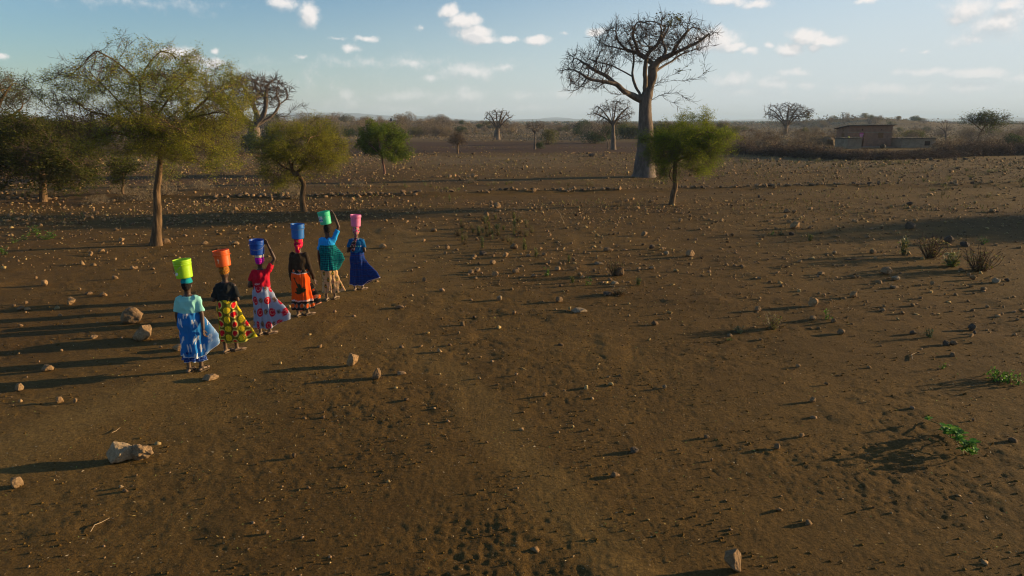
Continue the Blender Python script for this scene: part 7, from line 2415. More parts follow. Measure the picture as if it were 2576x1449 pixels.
# stones one can point at: (u, v, width, height, mesh, label, rotation)
NAMED = [
    (317, 818, 64, 46, BIG[0], "largest tan boulder lying in the shadows beside the mint-shirted woman", 0.3),
    (353, 860, 56, 42, BIG[1], "smooth wedge-faced tan boulder just below the largest one", 1.9),
    (300, 1163, 78, 56, BIGP[0], "big pale slab boulder leaning against a knobbly stone in the sandy track", 0.5),
    (348, 1160, 62, 46, KNOB, "knobbly pitted ochre stone resting on the pale slab boulder", 0.2),
    (36, 1227, 30, 30, BIG[2], "lone blocky ochre stone at the edge of the frame by the sandy track", 0.8),
    (881, 926, 42, 32, BIG[3], "rounded tan block stone alone on the trodden ground, larger of two", 0.4),
    (945, 957, 30, 30, BIG[1], "upright tan stone next to the rounded block", 2.2),
    (1856, 1446, 62, 60, BIG[3], "large tan pointed rock nearest to the viewer", 2.3),
    (522, 962, 44, 16, BIG[0], "half-buried clod of stone behind the heels of the mint-shirted woman", 1.0),
    (447, 885, 38, 15, BIG[2], "low earth-coloured stone just behind the mint-shirted woman", 2.4),
    (171, 769, 28, 22, BIG[3], "pointed tan stone on the line of long shadows, nearest the track", 0.1),
    (116, 938, 30, 20, BIG[1], "wedge stone lit on one side between two long shadows", 0.6),
    (44, 988, 22, 22, BIG[0], "upright block stone with small flat face at the frame edge", 1.2),
    (147, 1016, 18, 17, BIG[2], "grey-brown cube-like stone, one of a pair below the shadows", 0.4),
    (187, 1017, 13, 12, BIG[3], "smaller rounder stone of the pair below the shadows", 0.9),
    (109, 721, 20, 16, BIG[2], "dull greenish stone left of the pointed tan one", 1.7),
    (259, 748, 19, 12, BIG[1], "tan stone above the largest boulder", 0.2),
    (219, 744, 20, 8, BIG[0], "flat stone beside the tan one above the largest boulder", 0.9),
    (233, 855, 24, 9, BIG[3], "low brown stone left of the two boulders", 1.9),
    (50, 780, 20, 12, BIG[1], "paired brown stones' larger one in the upper long shadow", 1.4),
    (66, 781, 16, 8, BIG[2], "paired brown stones' smaller one in the upper long shadow", 0.3),
    (62, 766, 13, 10, BIG[3], "small bright tan stone above the paired brown ones", 0.3),
    (413, 613, 24, 14, BIG[2], "brown stone leaning on the foot of the big acacia trunk", 0.3),
    (511, 615, 20, 10, BIG[0], "first flat-topped stone right of the big acacia trunk", 0.6),
    (588, 616, 25, 12, BIG[1], "dark-fronted stone between orange and deep blue bucket", 0.3),
    (301, 609, 20, 10, BIG[3], "lone brown stone left of the big acacia trunk", 0.8),
    (253, 634, 16, 9, BIG[1], "small brown stone on the shadow of the acacia trunk", 0.8),
    (1253, 552, 0, 0, None, "", 0),
    (1250, 524, 19, 15, BIG[2], "brown upright stone below the long stone row, left of two", 0.4),
    (1223, 547, 17, 14, BIG[0], "brown upright stone below the long stone row, right of two", 1.1),
    (1091, 583, 17, 10, BIG[1], "domed stone near the weeds, first of a loose arc", 0.1),
    (1064, 610, 14, 8, BIG[3], "boxy stone right of the pink bucket", 0.2),
    (960, 625, 22, 13, BIG[0], "bright tan wedge stone beside the plaid-skirted woman", 0.2),
    (1125, 627, 13, 10, BIG[2], "tan cube stone in open sand, upper one", 0.7),
    (1120, 640, 12, 8, BIG[3], "small brown stone in open sand, lower one", 0.7),
    (1211, 643, 26, 12, BIGD[0], "dark arched stone beyond the sandy patch", 0.2),
    (1192, 649, 16, 9, BIG[0], "wedge stone touching the dark arched one", 0.9),
    (1293, 628, 22, 16, BIG[1], "square brown block stone among the tall weeds", 0.2),
    (1270, 648, 20, 14, BIG[3], "brown stone just below the square block one", 0.2),
    (1239, 666, 18, 11, BIG[2], "dark reddish stone below the arched one", 0.8),
    (1186, 691, 20, 12, BIG[0], "rounded brown stone, left of the three in a row", 1.8),
    (1202, 684, 14, 12, BIG[1], "upright brown stone, middle of the three in a row", 0.8),
    (1245, 697, 24, 14, BIG[3], "pale oblong stone, right of the three in a row", 0.8),
    (1296, 689, 20, 11, BIG[2], "pale humped stone past the three in a row", 0.2),
    (1344, 699, 18, 10, BIG[1], "broken tan stone near the bright leafy seedling", 0.2),
    (1403, 682, 20, 11, BIG[0], "tan rounded stone between two leafy seedlings", 1.2),
    (1067, 710, 14, 12, BIG[3], "tan ball-like stone alone on the trodden sand", 1.2),
    (1256, 756, 16, 15, BIGP[1], "smooth upright egg-shaped stone in open ground", 1.4),
    (1406, 760, 20, 15, BIG[2], "dark knobbed round stone in open ground", 0.4),
    (1460, 787, 46, 12, BIGP[0], "long flat pale stone with ragged tip", 0.2),
    (1560, 696, 24, 26, BIG[1], "tall brown stone wrapped in dry weeds", 0.2),
    (1525, 745, 30, 10, BIGD[0], "dark flat stone under dry weeds", 0.2),
    (1548, 717, 22, 10, BIGP[0], "pale flat stone between the weeds", 0.2),
    (1641, 626, 15, 12, BIGD[1], "dark round stone in the far field left of the pair", 0.2),
    (1677, 641, 17, 13, BIGP[1], "bright egg-shaped stone next to the large dark one", 0.3),
    (1736, 646, 26, 19, BIG[0], "large brown rounded stone in the far field, one of a bright and dark pair", 0.6),
    (1620, 594, 22, 12, BIG[3], "smooth loaf-shaped stone in the far field", 0.1),
    (1528, 632, 24, 10, BIG[2], "low wide stone behind the smooth loaf-shaped one", 0.1),
    (1508, 666, 28, 8, BIGP[0], "long bar-like tan stone above the dry weeds", 0.1),
    (1641, 679, 18, 9, BIG[1], "rounded brown stone right of the dry weeds, farther one", 0.1),
    (1607, 680, 14, 8, BIG[2], "rounded brown stone right of the dry weeds, nearer one", 0.7),
    (1980, 536, 18, 11, BIG[0], "brown stone in the far right field, upper of two", 0.1),
    (1977, 549, 14, 9, BIG[3], "brown stone in the far right field, lower of two", 0.1),
    (2002, 577, 26, 22, BIG[1], "big round brown boulder standing up in the far right field", 0.5),
    (1992, 593, 18, 10, BIGD[0], "dark stone right below the big round boulder", 0.5),
    (2293, 517, 20, 10, BIGD[1], "dark stone in the far right field near the row's end", 0.5),
    (2500, 535, 20, 9, BIG[2], "brown peaked stone far out by the frame edge", 0.5),
    (2291, 578, 32, 20, BIGD[0], "large dark boulder in shade above the weedy bushes", 0.2),
    (2392, 616, 30, 25, BIGD[1], "largest dark boulder, standing behind the flowering weeds", 0.2),
    (2434, 622, 28, 15, BIGD[0], "second dark boulder beside the largest dark one", 1.4),
    (2183, 601, 17, 8, BIG[3], "rounded stone in shade left of the weedy bushes", 0.2),
    (2197, 640, 18, 11, BIG[2], "brown stone with a bright tip below the weedy bushes", 0.2),
    (2100, 641, 13, 9, BIGP[1], "pale tilted stone in the right field", 0.9),
    (2232, 692, 32, 20, BIG[0], "big brown two-faced boulder in the right field", 0.3),
    (2256, 708, 26, 13, BIGP[1], "pale-tipped stone below the two-faced boulder", 0.6),
    (2510, 714, 26, 15, BIGP[0], "pale greyish stone near the frame edge", 0.4),
    (2477, 732, 18, 9, BIG[2], "dim brown stone below the pale greyish one", 0.4),
    (2347, 718, 14, 11, BIG[3], "small round stone in bare right field", 0.4),
    (2149, 750, 20, 18, BIG[1], "upright slanted tan stone near the sprouting seedling", 0.3),
    (2048, 774, 34, 24, BIG[3], "largest brown boulder of the right field next to a seedling", 0.3),
    (2252, 728, 24, 7, BIG[2], "very flat brown stone between the boulders of the right field", 0.3),
    (2067, 692, 18, 9, BIG[0], "brown oval stone behind the right field's largest boulder", 0.6),
    (2013, 662, 14, 8, BIG[1], "small dark-sided stone farther behind the largest boulder", 0.6),
    (2222, 784, 17, 9, BIG[1], "tilted flat tan stone in the right field", 1.6),
    (2046, 807, 20, 11, BIG[2], "tan stone below the leafy seedling", 0.6),
    (2097, 815, 14, 12, BIG[0], "pointed tan stone below the leafy seedling", 0.2),
    (2118, 842, 26, 14, BIG[3], "dark clod-like stone with a stick beside it", 0.2),
    (2451, 830, 24, 18, BIGD[1], "dark pointed stone alone in the shaded ground", 0.6),
    (2381, 868, 20, 14, BIGD[0], "grey stone, one of a touching pair in shade", 0.1),
    (2401, 867, 20, 12, BIG[0], "brown round stone, other of a touching pair in shade", 0.1),
    (2300, 843, 19, 11, BIGD[1], "dark oval stone beside the feathery seedling", 0.1),
    (2046, 1012, 16, 16, BIG[1], "brown wedge stone alone on smooth soil", 0.3),
    (2018, 1100, 14, 10, BIG[2], "small brown stone above the thin pointed one", 0.3),
    (1957, 1133, 20, 16, BIG[0], "thin pointed stone casting a long shadow", 1.0),
    (2009, 923, 16, 8, BIG[3], "pale bean-shaped stone on smooth soil", 0.3),
    (1907, 784, 18, 14, BIG[0], "brown stone among the middle scatter, tilted", 0.4),
    (1672, 977, 14, 12, BIGP[1], "little pale peaked stone in the middle ground", 0.4),
    (1370, 998, 13, 11, BIG[0], "little reddish stone in the middle ground", 0.4),
    (1593, 1143, 30, 14, BIGD[0], "purplish dark chunk with a pink tip near the narrow trail", 0.1),
    (1545, 1205, 26, 12, BIG[3], "crumbly brown stone below the purplish chunk", 0.1),
    (1008, 945, 26, 9, BIG[2], "pink-tipped low stone right of the upright tan one", 0.1),
    (1003, 778, 26, 8, BIG[0], "low flat stone behind the walkers' feet", 0.1),
    (775, 1230, 12, 9, BIG[1], "small pale stone alone in the near ground, upper", 0.1),
    (669, 1345, 14, 10, BIG[3], "small white-grey stone alone in the near ground, lower", 0.1),
    (313, 1236, 16, 10, BIG[1], "small grey stone, lower of two under the slab boulder", 0.1),
    (302, 1226, 12, 10, BIGP[1], "small pale stone, upper of two under the slab boulder", 0.1),
    (1778, 1104, 16, 10, BIG[2], "ochre stone beside a little earth mound", 0.1),
    (2344, 404, 12, 9, BIGD[1], "tiny dark cone-shaped rock in front of the thorn hedge", 0.1),
    (2404, 403, 13, 7, BIGD[0], "dark low rock in front of the thorn hedge, farther along", 0.1),
    (2431, 402, 16, 6, BIGD[0], "wider dark low rock in front of the thorn hedge", 0.9),
    (1492, 394, 24, 9, BIGD[1], "dark rock heap in the mid field before the vase-shaped baobab", 0.9),
    (1520, 394, 14, 6, BIG[1], "brown rock beside the dark rock heap", 0.9),
]
rs_ = random.Random(9)
for (u, v, w, h, me, lb, rt) in NAMED:
    if me is None: continue
    stone(u, v, w, h, lb, me, rt)


def scatter_stones():
    """looser stones: areas of the field, each with its own density"""
    rng = np.random.RandomState(31)
    A = [  # u0,u1,v0,v1,n, size px lo, hi, palette, label, group
        (0, 560, 505, 565, 60, 5, 12, LOWS, "small ochre stone in the stony strip before the leaning dark acacia", "stones of the stony strip under the acacias"),
        (560, 1130, 500, 560, 46, 5, 11, LOWS, "small ochre stone in the stony strip between rounded acacia and walkers", "stones of the stony strip beyond the walkers"),
        (1130, 1700, 500, 575, 34, 5, 11, LOWS, "small brown stone in the stony strip below the long stone row", "stones of the stony strip mid field"),
        (1150, 1680, 585, 715, 34, 6, 12, LOWS, "small brown stone among the weeds in the middle of the field", "stones among the mid-field weeds"),
        (1700, 2570, 490, 620, 34, 6, 12, LOWS + LOWD, "small dark brown stone in the shaded far right field", "stones of the far right field"),
        (1700, 2570, 640, 900, 24, 6, 12, LOWS + LOWD, "small brown stone on the bare right field", "stones of the bare right field"),
        (0, 420, 640, 900, 20, 6, 13, LOWS, "small tan stone in the long shadows of the walkers", "stones in the walkers' shadows"),
    ]
    for (u0, u1, v0, v1, n, lo, hi, pal, lb, gp) in A:
        for k in range(n):
            u = rng.uniform(u0, u1); v = rng.uniform(v0, v1)
            w = lo + (hi - lo) * rng.uniform(0, 1) ** 2
            stone(u, v, w * rng.uniform(1, 1.35), w * rng.uniform(.6, .95), lb, pal[rng.randint(len(pal))], rng.uniform(0, 6.28), gp)


scatter_stones()


def soil_crumbs():
    """crumbs and clods of the soil itself"""
    rng = np.random.RandomState(17)
    n = 20000
    r = 4.6 + 15 * rng.uniform(0, 1, n) ** 1.25; a = rng.uniform(-.74, .74, n)
    x = r * np.sin(a); y = r * np.cos(a)
    _, path = soil(x, y)
    keep = rng.uniform(0, 1, n) < np.clip(.30 + .55 * fbm(x / .9, y / .9, 3, seed=55), .05, 1) * (1 - .7 * path)
    x, y = x[keep], y[keep]; n = len(x)
    z = gza(x, y)
    s = (.005 + .012 * rng.uniform(0, 1, n) ** 2.5) * (1 + .04 * np.hypot(x, y))
    b = np.array([[1, 0, 0], [-.5, .85, 0], [-.5, -.85, 0], [.1, .05, .75], [.15, -.1, -.5]])
    f = np.array([[0, 1, 3], [1, 2, 3], [2, 0, 3], [1, 0, 4], [2, 1, 4], [0, 2, 4]])
    rot = rng.uniform(0, 6.28, n); c, q = np.cos(rot), np.sin(rot)
    jit = rng.uniform(.6, 1.4, (n, 5, 3))
    B = b[None] * jit * s[:, None, None]
    X = B[:, :, 0] * c[:, None] - B[:, :, 1] * q[:, None] + x[:, None]; Y = B[:, :, 0] * q[:, None] + B[:, :, 1] * c[:, None] + y[:, None]; Z = B[:, :, 2] + z[:, None] + .002
    V = np.stack([X, Y, Z], -1).reshape(-1, 3)
    Fs = (f[None] + (np.arange(n) * 5)[:, None, None]).reshape(-1, 3)
    pal = np.array([SOIL_A, SOIL_A, SOIL_B, SOIL_B]) * .92
    col = np.repeat(pal[rng.randint(0, 4, n)] * rng.uniform(.8, 1.2, (n, 1)), 5, 0)
    me = mesh_from("soil_crumbs", V, Fs, col=col, mats=[mat_tint("soil crumb", .95, .05, bump=.5, bscale=120)])
    print("crumbs", n)
    tag(link("soil_crumbs", me), "crumbs and little clods of dry soil", kind="stuff")


soil_crumbs()


def pebbles():
    """everything smaller, past counting"""
    rng = np.random.RandomState(77)
    base = []
    for k in range(8):
        me = rock_mesh("tmp", 600 + k, 0, 0.7, 8)
        v = np.array([tuple(q.co) for q in me.vertices]); f = [tuple(p.vertices) for p in me.polygons]
        base.append((v, np.array([q if len(q) == 3 else q[:3] for q in f])))
        bpy.data.meshes.remove(me)
    N = 30000
    # candidates uniform over the ground in the field of view
    r = np.sqrt(rng.uniform(4.5 ** 2, 95 ** 2, N * 4)); a = rng.uniform(-0.72, 0.72, N * 4)
    r = np.concatenate([r, 4.5 + 35 * rng.uniform(0, 1, N * 2) ** 1.3]); a = np.concatenate([a, rng.uniform(-0.72, 0.72, N * 2)])
    x = r * np.sin(a); y = r * np.cos(a)
    dens = 0.05 + 0.10 * sstep(0.0, 0.5, fbm(x / 5, y / 5, 3, seed=44))
    strip = sstep(25, 27.5, y) * (1 - sstep(34, 37, y)) * (1 - sstep(4, 14, x)) * sstep(0.0, 0.35, 0.35 + fbm(x / 3.0, y / 1.6, 3, seed=45))
    strip2 = sstep(25, 29, y) * (1 - sstep(36, 39, y)) * sstep(-2, 8, x) * 0.45
    far = sstep(40, 46, y) * (1 - sstep(62, 80, y)) * 0.42
    mid = np.exp(-(((x - 3.5) / 6) ** 2 + ((y - 20) / 5) ** 2)) * 0.9
    right = sstep(4, 9, x) * sstep(12, 15, y) * 0.5
    left = (1 - sstep(-9, -7, x)) * sstep(18, 21, y) * 0.5
    dens = dens + strip + strip2 + far + mid + right + left
    _, path = soil(x, y)
    dens = dens * (1 - 0.75 * path)
    keep = rng.uniform(0, 1, len(x)) < dens * 0.22
    x, y = x[keep], y[keep]
    print("pebbles", len(x))
    z = gza(x, y)
    rr = np.hypot(x, y)
    size = (0.018 + 0.030 * rng.uniform(0, 1, len(x)) ** 3 + 0.0018 * rr * rng.uniform(0.4, 1, len(x)))
    size *= 1 + 1.3 * (rng.uniform(0, 1, len(x)) > 0.87)
    pal = np.array([(0.22, 0.135, 0.065), (0.16, 0.10, 0.05), (0.28, 0.18, 0.09), (0.12, 0.075, 0.04), (0.24, 0.15, 0.085), (0.30, 0.21, 0.09)])
    V = []; Fs = []; Cc = []; off = 0
    kind = rng.randint(0, 8, len(x)); rot = rng.uniform(0, 6.28, len(x))
    for k in range(8):
        m = kind == k
        bv, bf = base[k]
        n = m.sum()
        c, s = np.cos(rot[m]), np.sin(rot[m]); sz = size[m]
        bx = bv[None, :, 0] * (1.2 * sz)[:, None]; by = bv[None, :, 1] * (1.2 * sz)[:, None]; bz_ = bv[None, :, 2] * (sz * rng.uniform(.8, 1.5, n))[:, None]
        X = bx * c[:, None] - by * s[:, None] + x[m][:, None]; Y = bx * s[:, None] + by * c[:, None] + y[m][:, None]; Z = bz_ + z[m][:, None] - 0.15 * sz[:, None]
        V.append(np.stack([X, Y, Z], -1).reshape(-1, 3))
        Fs.append((bf[None] + (np.arange(n) * len(bv))[:, None, None] + off).reshape(-1, 3)); off += n * len(bv)
        Cc.append(np.repeat(pal[rng.randint(0, len(pal), n)] * rng.uniform(.75, 1.2, (n, 1)), len(bv), 0))
    me = mesh_from("pebbles", np.vstack(V), np.vstack(Fs), col=np.vstack(Cc), mats=[mat_tint("pebbles", 0.9, 0.1, bump=0.6, bscale=60, var=0.15, vscale=40)])
    tag(link("pebbles", me), "loose pebbles and small stones strewn over the field", kind="stuff")


pebbles()


def stone_row(label, pts, n, seed, size, name="stone_row", spread=0.28):
    rng = np.random.RandomState(seed)
    P_ = [G(*p) for p in pts]
    root = thing(name, label, "stone row", tuple(P_[0]))
    L = [0]
    for a, b in zip(P_[:-1], P_[1:]): L.append(L[-1] + (b - a).length)
    for k in range(n):
        d = rng.uniform(0, L[-1])
        if vnoise(np.array([d / 2.2]), np.array([seed * 1.0]), seed=seed)[0] < -0.45 and rng.rand() < .8: continue
        i = max(j for j in range(len(L)) if L[j] <= d); i = min(i, len(P_) - 2)
        p = P_[i].lerp(P_[i + 1], (d - L[i]) / (L[i + 1] - L[i]))
        x = p.x; y = p.y + rng.normal(0, spread)
        s = size * rng.uniform(.5, 1.5)
        me = (LOWS + LOWD)[rng.randint(len(LOWS) + len(LOWD))]
        o = link("stone", me, root, (x - P_[0].x, y - P_[0].y, gz(x, y) - P_[0].z - 0.03), rng.uniform(0, 6.28), (s * 1.2, s * 1.2, s))


stone_row("long low row of fieldstones crossing the field below the giant baobab", [(1000, 492), (1300, 485), (1550, 481), (1800, 476), (2100, 470), (2500, 465)], 250, 1, .21)
stone_row("low row of fieldstones running behind the rounded acacia", [(530, 501), (640, 499), (780, 497), (1000, 493)], 100, 2, .20)
stone_row("loose row of dark stones at the foot of the dense dark acacia", [(-20, 495), (60, 500), (140, 503)], 30, 3, .24)
stone_row("short far row of dark stones in line with the umbrella acacia", [(1080, 446), (1130, 445), (1200, 444)], 20, 4, .24, spread=.5)
stone_row("far row of small rocks left of the little leafless thorn tree", [(880, 392), (960, 390), (1110, 388)], 28, 5, .30, spread=.9)


# ================================================================== SMALL PLANTS
def leafy_mesh(seed, n_stems, h, w, leaf, pal, stem=(0.10, 0.09, 0.04), runner=False, per=7):
    rng = np.random.RandomState(seed)
    V = []; Fs = []; Cc = []; off = 0
    for k in range(n_stems):
        a = rng.uniform(0, 6.28); r = rng.uniform(0.1, 1)
        e = np.array([math.cos(a) * r * w / 2, math.sin(a) * r * w / 2, h * rng.uniform(.5, 1.05)])
        b0 = np.array([e[0] * .25, e[1] * .25, -0.02]) if not runner else np.array([e[0] * .8, e[1] * .8, -0.02])
        mid = (b0 + e) / 2 + rng.normal(0, .06 * w, 3) * [1, 1, .3]
        pts = np.array(line([b0, mid, e], h / 4))
        vv, ff, rr = tube_mesh(pts, np.arange(-1, len(pts) - 1), np.linspace(.006, .003, len(pts)) * (1 + h), None)
        V.append(vv); Fs.append(ff + off); off += len(vv); Cc.append(np.tile([stem], (len(vv), 1)))
        for q in range(per):
            f = rng.uniform(.25, 1); c = pts[int(f * (len(pts) - 1))] + rng.normal(0, leaf * .4, 3)
            d = rng.normal(0, 1, 3) * [1, 1, .45]; d /= np.linalg.norm(d)
            s = np.cross(d, [rng.normal(0, .4), rng.normal(0, .4), 1]); s /= np.linalg.norm(s)
            up = np.cross(s, d)
            L = leaf * rng.uniform(.6, 1.2); W = L * .36
            lv = np.array([c, c + d * L * .35 + s * W + up * .12 * L, c + d * L * .35 - s * W + up * .12 * L, c + d * L * .35, c + d * L])
            V.append(lv); Fs.append(np.array([[0, 1, 4, 3], [0, 3, 4, 2]]) + off); off += 5
            Cc.append(np.tile([np.array(pal[rng.randint(len(pal))]) * rng.uniform(.7, 1.3)], (5, 1)))
    me = mesh_from("plant", np.vstack(V), np.vstack(Fs), col=np.vstack(Cc), mats=[M_FRESH])
    return me


M_FRESH = mat_tint("green herb", 0.55, 0.3, transl=0.4)
FR = [(0.05, 0.13, 0.015), (0.09, 0.20, 0.02), (0.14, 0.24, 0.03), (0.04, 0.09, 0.015)]
BLUEG = [(0.05, 0.09, 0.045), (0.08, 0.12, 0.06)]
DRY = [(0.24, 0.15, 0.07), (0.28, 0.20, 0.09), (0.18, 0.12, 0.06), (0.19, 0.18, 0.06)]
YG = [(0.20, 0.22, 0.04), (0.16, 0.18, 0.03), (0.25, 0.23, 0.06)]
PLM = {
    'leafy': [leafy_mesh(1, 9, .28, .45, .085, FR), leafy_mesh(2, 7, .25, .4, .08, FR)],
    'runner': [leafy_mesh(3, 22, .16, 1.0, .09, FR, runner=True, per=9)],
    'feather': [leafy_mesh(4, 10, .26, .4, .05, BLUEG, per=16)],
    'herb': [leafy_mesh(5, 16, .5, .35, .065, YG + FR[:1], per=14), leafy_mesh(6, 16, .5, .35, .065, YG + BLUEG, per=14)],
    'dry': [leafy_mesh(7, 46, .6, .9, .060, DRY + YG[1:2], (0.13, 0.08, 0.05), per=14), leafy_mesh(8, 36, .5, .8, .060, DRY + YG[:2] + FR[3:], (0.12, 0.08, 0.05), per=14)],
    'tuft': [leafy_mesh(9, 16, .32, .4, .04, YG, (0.14, 0.14, 0.05), per=7), leafy_mesh(10, 12, .26, .35, .04, DRY + YG, (0.14, 0.12, 0.05), per=7)],
}


def plant(kind, u, v, w, h, label, group=None, name="plant"):
    p = G(u, v); m_ = pxm(p.y)
    i = int(u * 7 + v) % len(PLM[kind]); me = PLM[kind][i]
    ex = max(abs(q.co.x) for q in me.vertices) * 2; ez = max(q.co.z for q in me.vertices)
    s = w * m_ / ex
    o = link(name, me, None, (p.x, p.y + .02, gz(p.x, p.y)), (u * 1.7) % 6.28, (s, s, h * m_ / ez))
    return tag(o, label, "plant", group)


for a in [
    ('leafy', 1378, 696, 20, 26, "fresh green seedling between the tan stones of the middle field"),
    ('leafy', 1480, 719, 22, 26, "fresh green seedling farther along, before the weed-wrapped stone"),
    ('leafy', 2083, 806, 28, 32, "leafy green seedling sprouting beside the right field's largest boulder"),
    ('feather', 2341, 850, 22, 28, "feathery blue-green seedling in the shaded ground"),
    ('feather', 1858, 836, 30, 22, "feathery dull green seedling in the open middle field"),
    ('leafy', 2373, 926, 20, 20, "small green sprout with tiny leaves in the shaded ground"),
    ('runner', 2535, 958, 84, 34, "straggling green plant with long stems at the frame edge"),
    ('herb', 2274, 643, 40, 52, "narrow green herb standing left of the brown weedy bush"),
    ('dry', 2342, 650, 80, 62, "bushy brown weed, tallest of the clump in the right field"),
    ('herb', 2398, 672, 74, 46, "green herb with tiny yellow flowers in front of the dark boulders"),
    ('dry', 2464, 682, 92, 60, "sprawling brown weed beside the yellow-flowered herb"),
    ('leafy', 2476, 612, 26, 18, "low green plant beyond the dark boulders"),
    ('herb', 2038, 607, 22, 22, "little green herb near the big round boulder"),
    ('leafy', 1941, 592, 18, 14, "green sprig next to the pale stones of the far field"),
    ('feather', 1962, 592, 18, 14, "grey-green sprig next to the pale stones of the far field"),
    ('herb', 1213, 626, 14, 36, "tall slim green weed in front of the weed patch"),
    ('herb', 1318, 630, 20, 36, "tall slim green weed beside the square block stone"),
    ('herb', 1348, 646, 16, 28, "slim green weed with a yellow bloom, farther along the weed patch"),
    ('herb', 1431, 662, 12, 22, "small upright weed alone past the weed patch"),
    ('herb', 1131, 508, 10, 20, "upright green weed below the long stone row"),
    ('herb', 1606, 719, 22, 24, "dark green herb right of the weed-wrapped stone"),
    ('herb', 1441, 713, 20, 20, "yellowing herb left of the weed-wrapped stone"),
    ('dry', 1548, 694, 46, 44, "dry brown weed tangled round the tall brown stone"),
    ('dry', 1560, 742, 50, 20, "low dry weed on the dark flat stone"),
    ('dry', 1945, 826, 60, 44, "thin brown dry weed with many stalks in the open right field"),
    ('leafy', 6, 640, 26, 26, "green weed cut by the frame edge in the stony strip"),
    ('leafy', 37, 613, 24, 14, "low green weed in the stony strip, nearest the frame edge"),
    ('herb', 57, 499, 14, 18, "pale green tuft below the dense dark acacia, first of two"),
    ('herb', 72, 499, 14, 20, "pale green tuft below the dense dark acacia, second of two"),
    ('leafy', 1362, 880, 10, 8, "tiny green sprout on the trodden ground") if False else ('leafy', 1835, 1002 - 145, 16, 10, "tiny pale green sprout under the feathery seedling"),
]:
    plant(*a)


def creeper():
    """the leafy plant trailing over the near ground: one main stem, side shoots, broad leaves"""
    rng = np.random.RandomState(12)
    pts2 = [(2338, 1062), (2362, 1082), (2384, 1100), (2402, 1126), (2424, 1148), (2450, 1158)]
    P_ = [G(*p) for p in pts2]; o0 = P_[0].copy(); o0.z = gz(o0.x, o0.y)
    loc = [np.array((p.x - o0.x, p.y - o0.y, gz(p.x, p.y) - o0.z + .02 + .05 * (k % 2))) for k, p in enumerate(P_)]
    root = thing("creeping_plant", "bright green broad-leaved creeping plant trailing over bare near ground", "plant", tuple(o0))
    main = np.array(line(loc, .03))
    SV = []; SF = []; so = 0
    def tube(pts, r0, r1):
        nonlocal so
        v, f, _ = tube_mesh(pts, np.arange(-1, len(pts) - 1), np.linspace(r0, r1, len(pts)), None)
        SV.append(v); SF.append(f + so); so += len(v)
    tube(main, .007, .004)
    leaves = []
    for k in range(30):
        f = min(len(main) - 1, int(rng.uniform(0, 1) ** .8 * len(main))); b0 = main[f]
        dens = .45 + .55 * f / len(main)
        if rng.rand() > dens: continue
        d = rng.normal(0, .6, 3); d[2] = abs(d[2]) + .7; d /= np.linalg.norm(d)
        L = rng.uniform(.07, .17) * (.7 + .6 * f / len(main))
        e = b0 + d * L; m_ = (b0 + e) / 2 + rng.normal(0, .012, 3)
        sh = np.array(line([b0, m_, e], .03)); tube(sh, .004, .002)
        for q in range(rng.randint(6, 11)):
            leaves.append((sh[rng.randint(len(sh) // 2, len(sh))], d))
    for (c, d0) in leaves:
        a = rng.uniform(0, 6.28); d = np.array([math.cos(a), math.sin(a), rng.uniform(-.2, .6)]); d /= np.linalg.norm(d)
        s_ = np.cross(d, [rng.normal(0, .3), rng.normal(0, .3), 1]); s_ /= np.linalg.norm(s_); up = np.cross(s_, d)
        L = rng.uniform(.05, .10); W = L * .46
        lv = [c, c + d * L * .3 + s_ * W * .9 + up * .1 * L, c + d * L * .7 + s_ * W * .6 + up * .06 * L, c + d * L - up * .08 * L, c + d * L * .7 - s_ * W * .6 + up * .06 * L, c + d * L * .3 - s_ * W * .9 + up * .1 * L, c + d * L * .5]
        fc = [(0, 1, 6), (1, 2, 6), (2, 3, 6), (3, 4, 6), (4, 5, 6), (5, 0, 6)]
        col = np.tile([np.array(FR[rng.randint(4)]) * rng.uniform(1.1, 1.9)], (7, 1))
        link("leaf", mesh_from("leaf", lv, fc, col=col, mats=[M_FRESH]), root)
    n = sum(len(v) for v in SV)
    link("stem", mesh_from("stem", np.vstack(SV), np.vstack(SF), col=np.tile([[.10, .11, .03]], (n, 1)), mats=[M_FRESH]), root)


creeper()


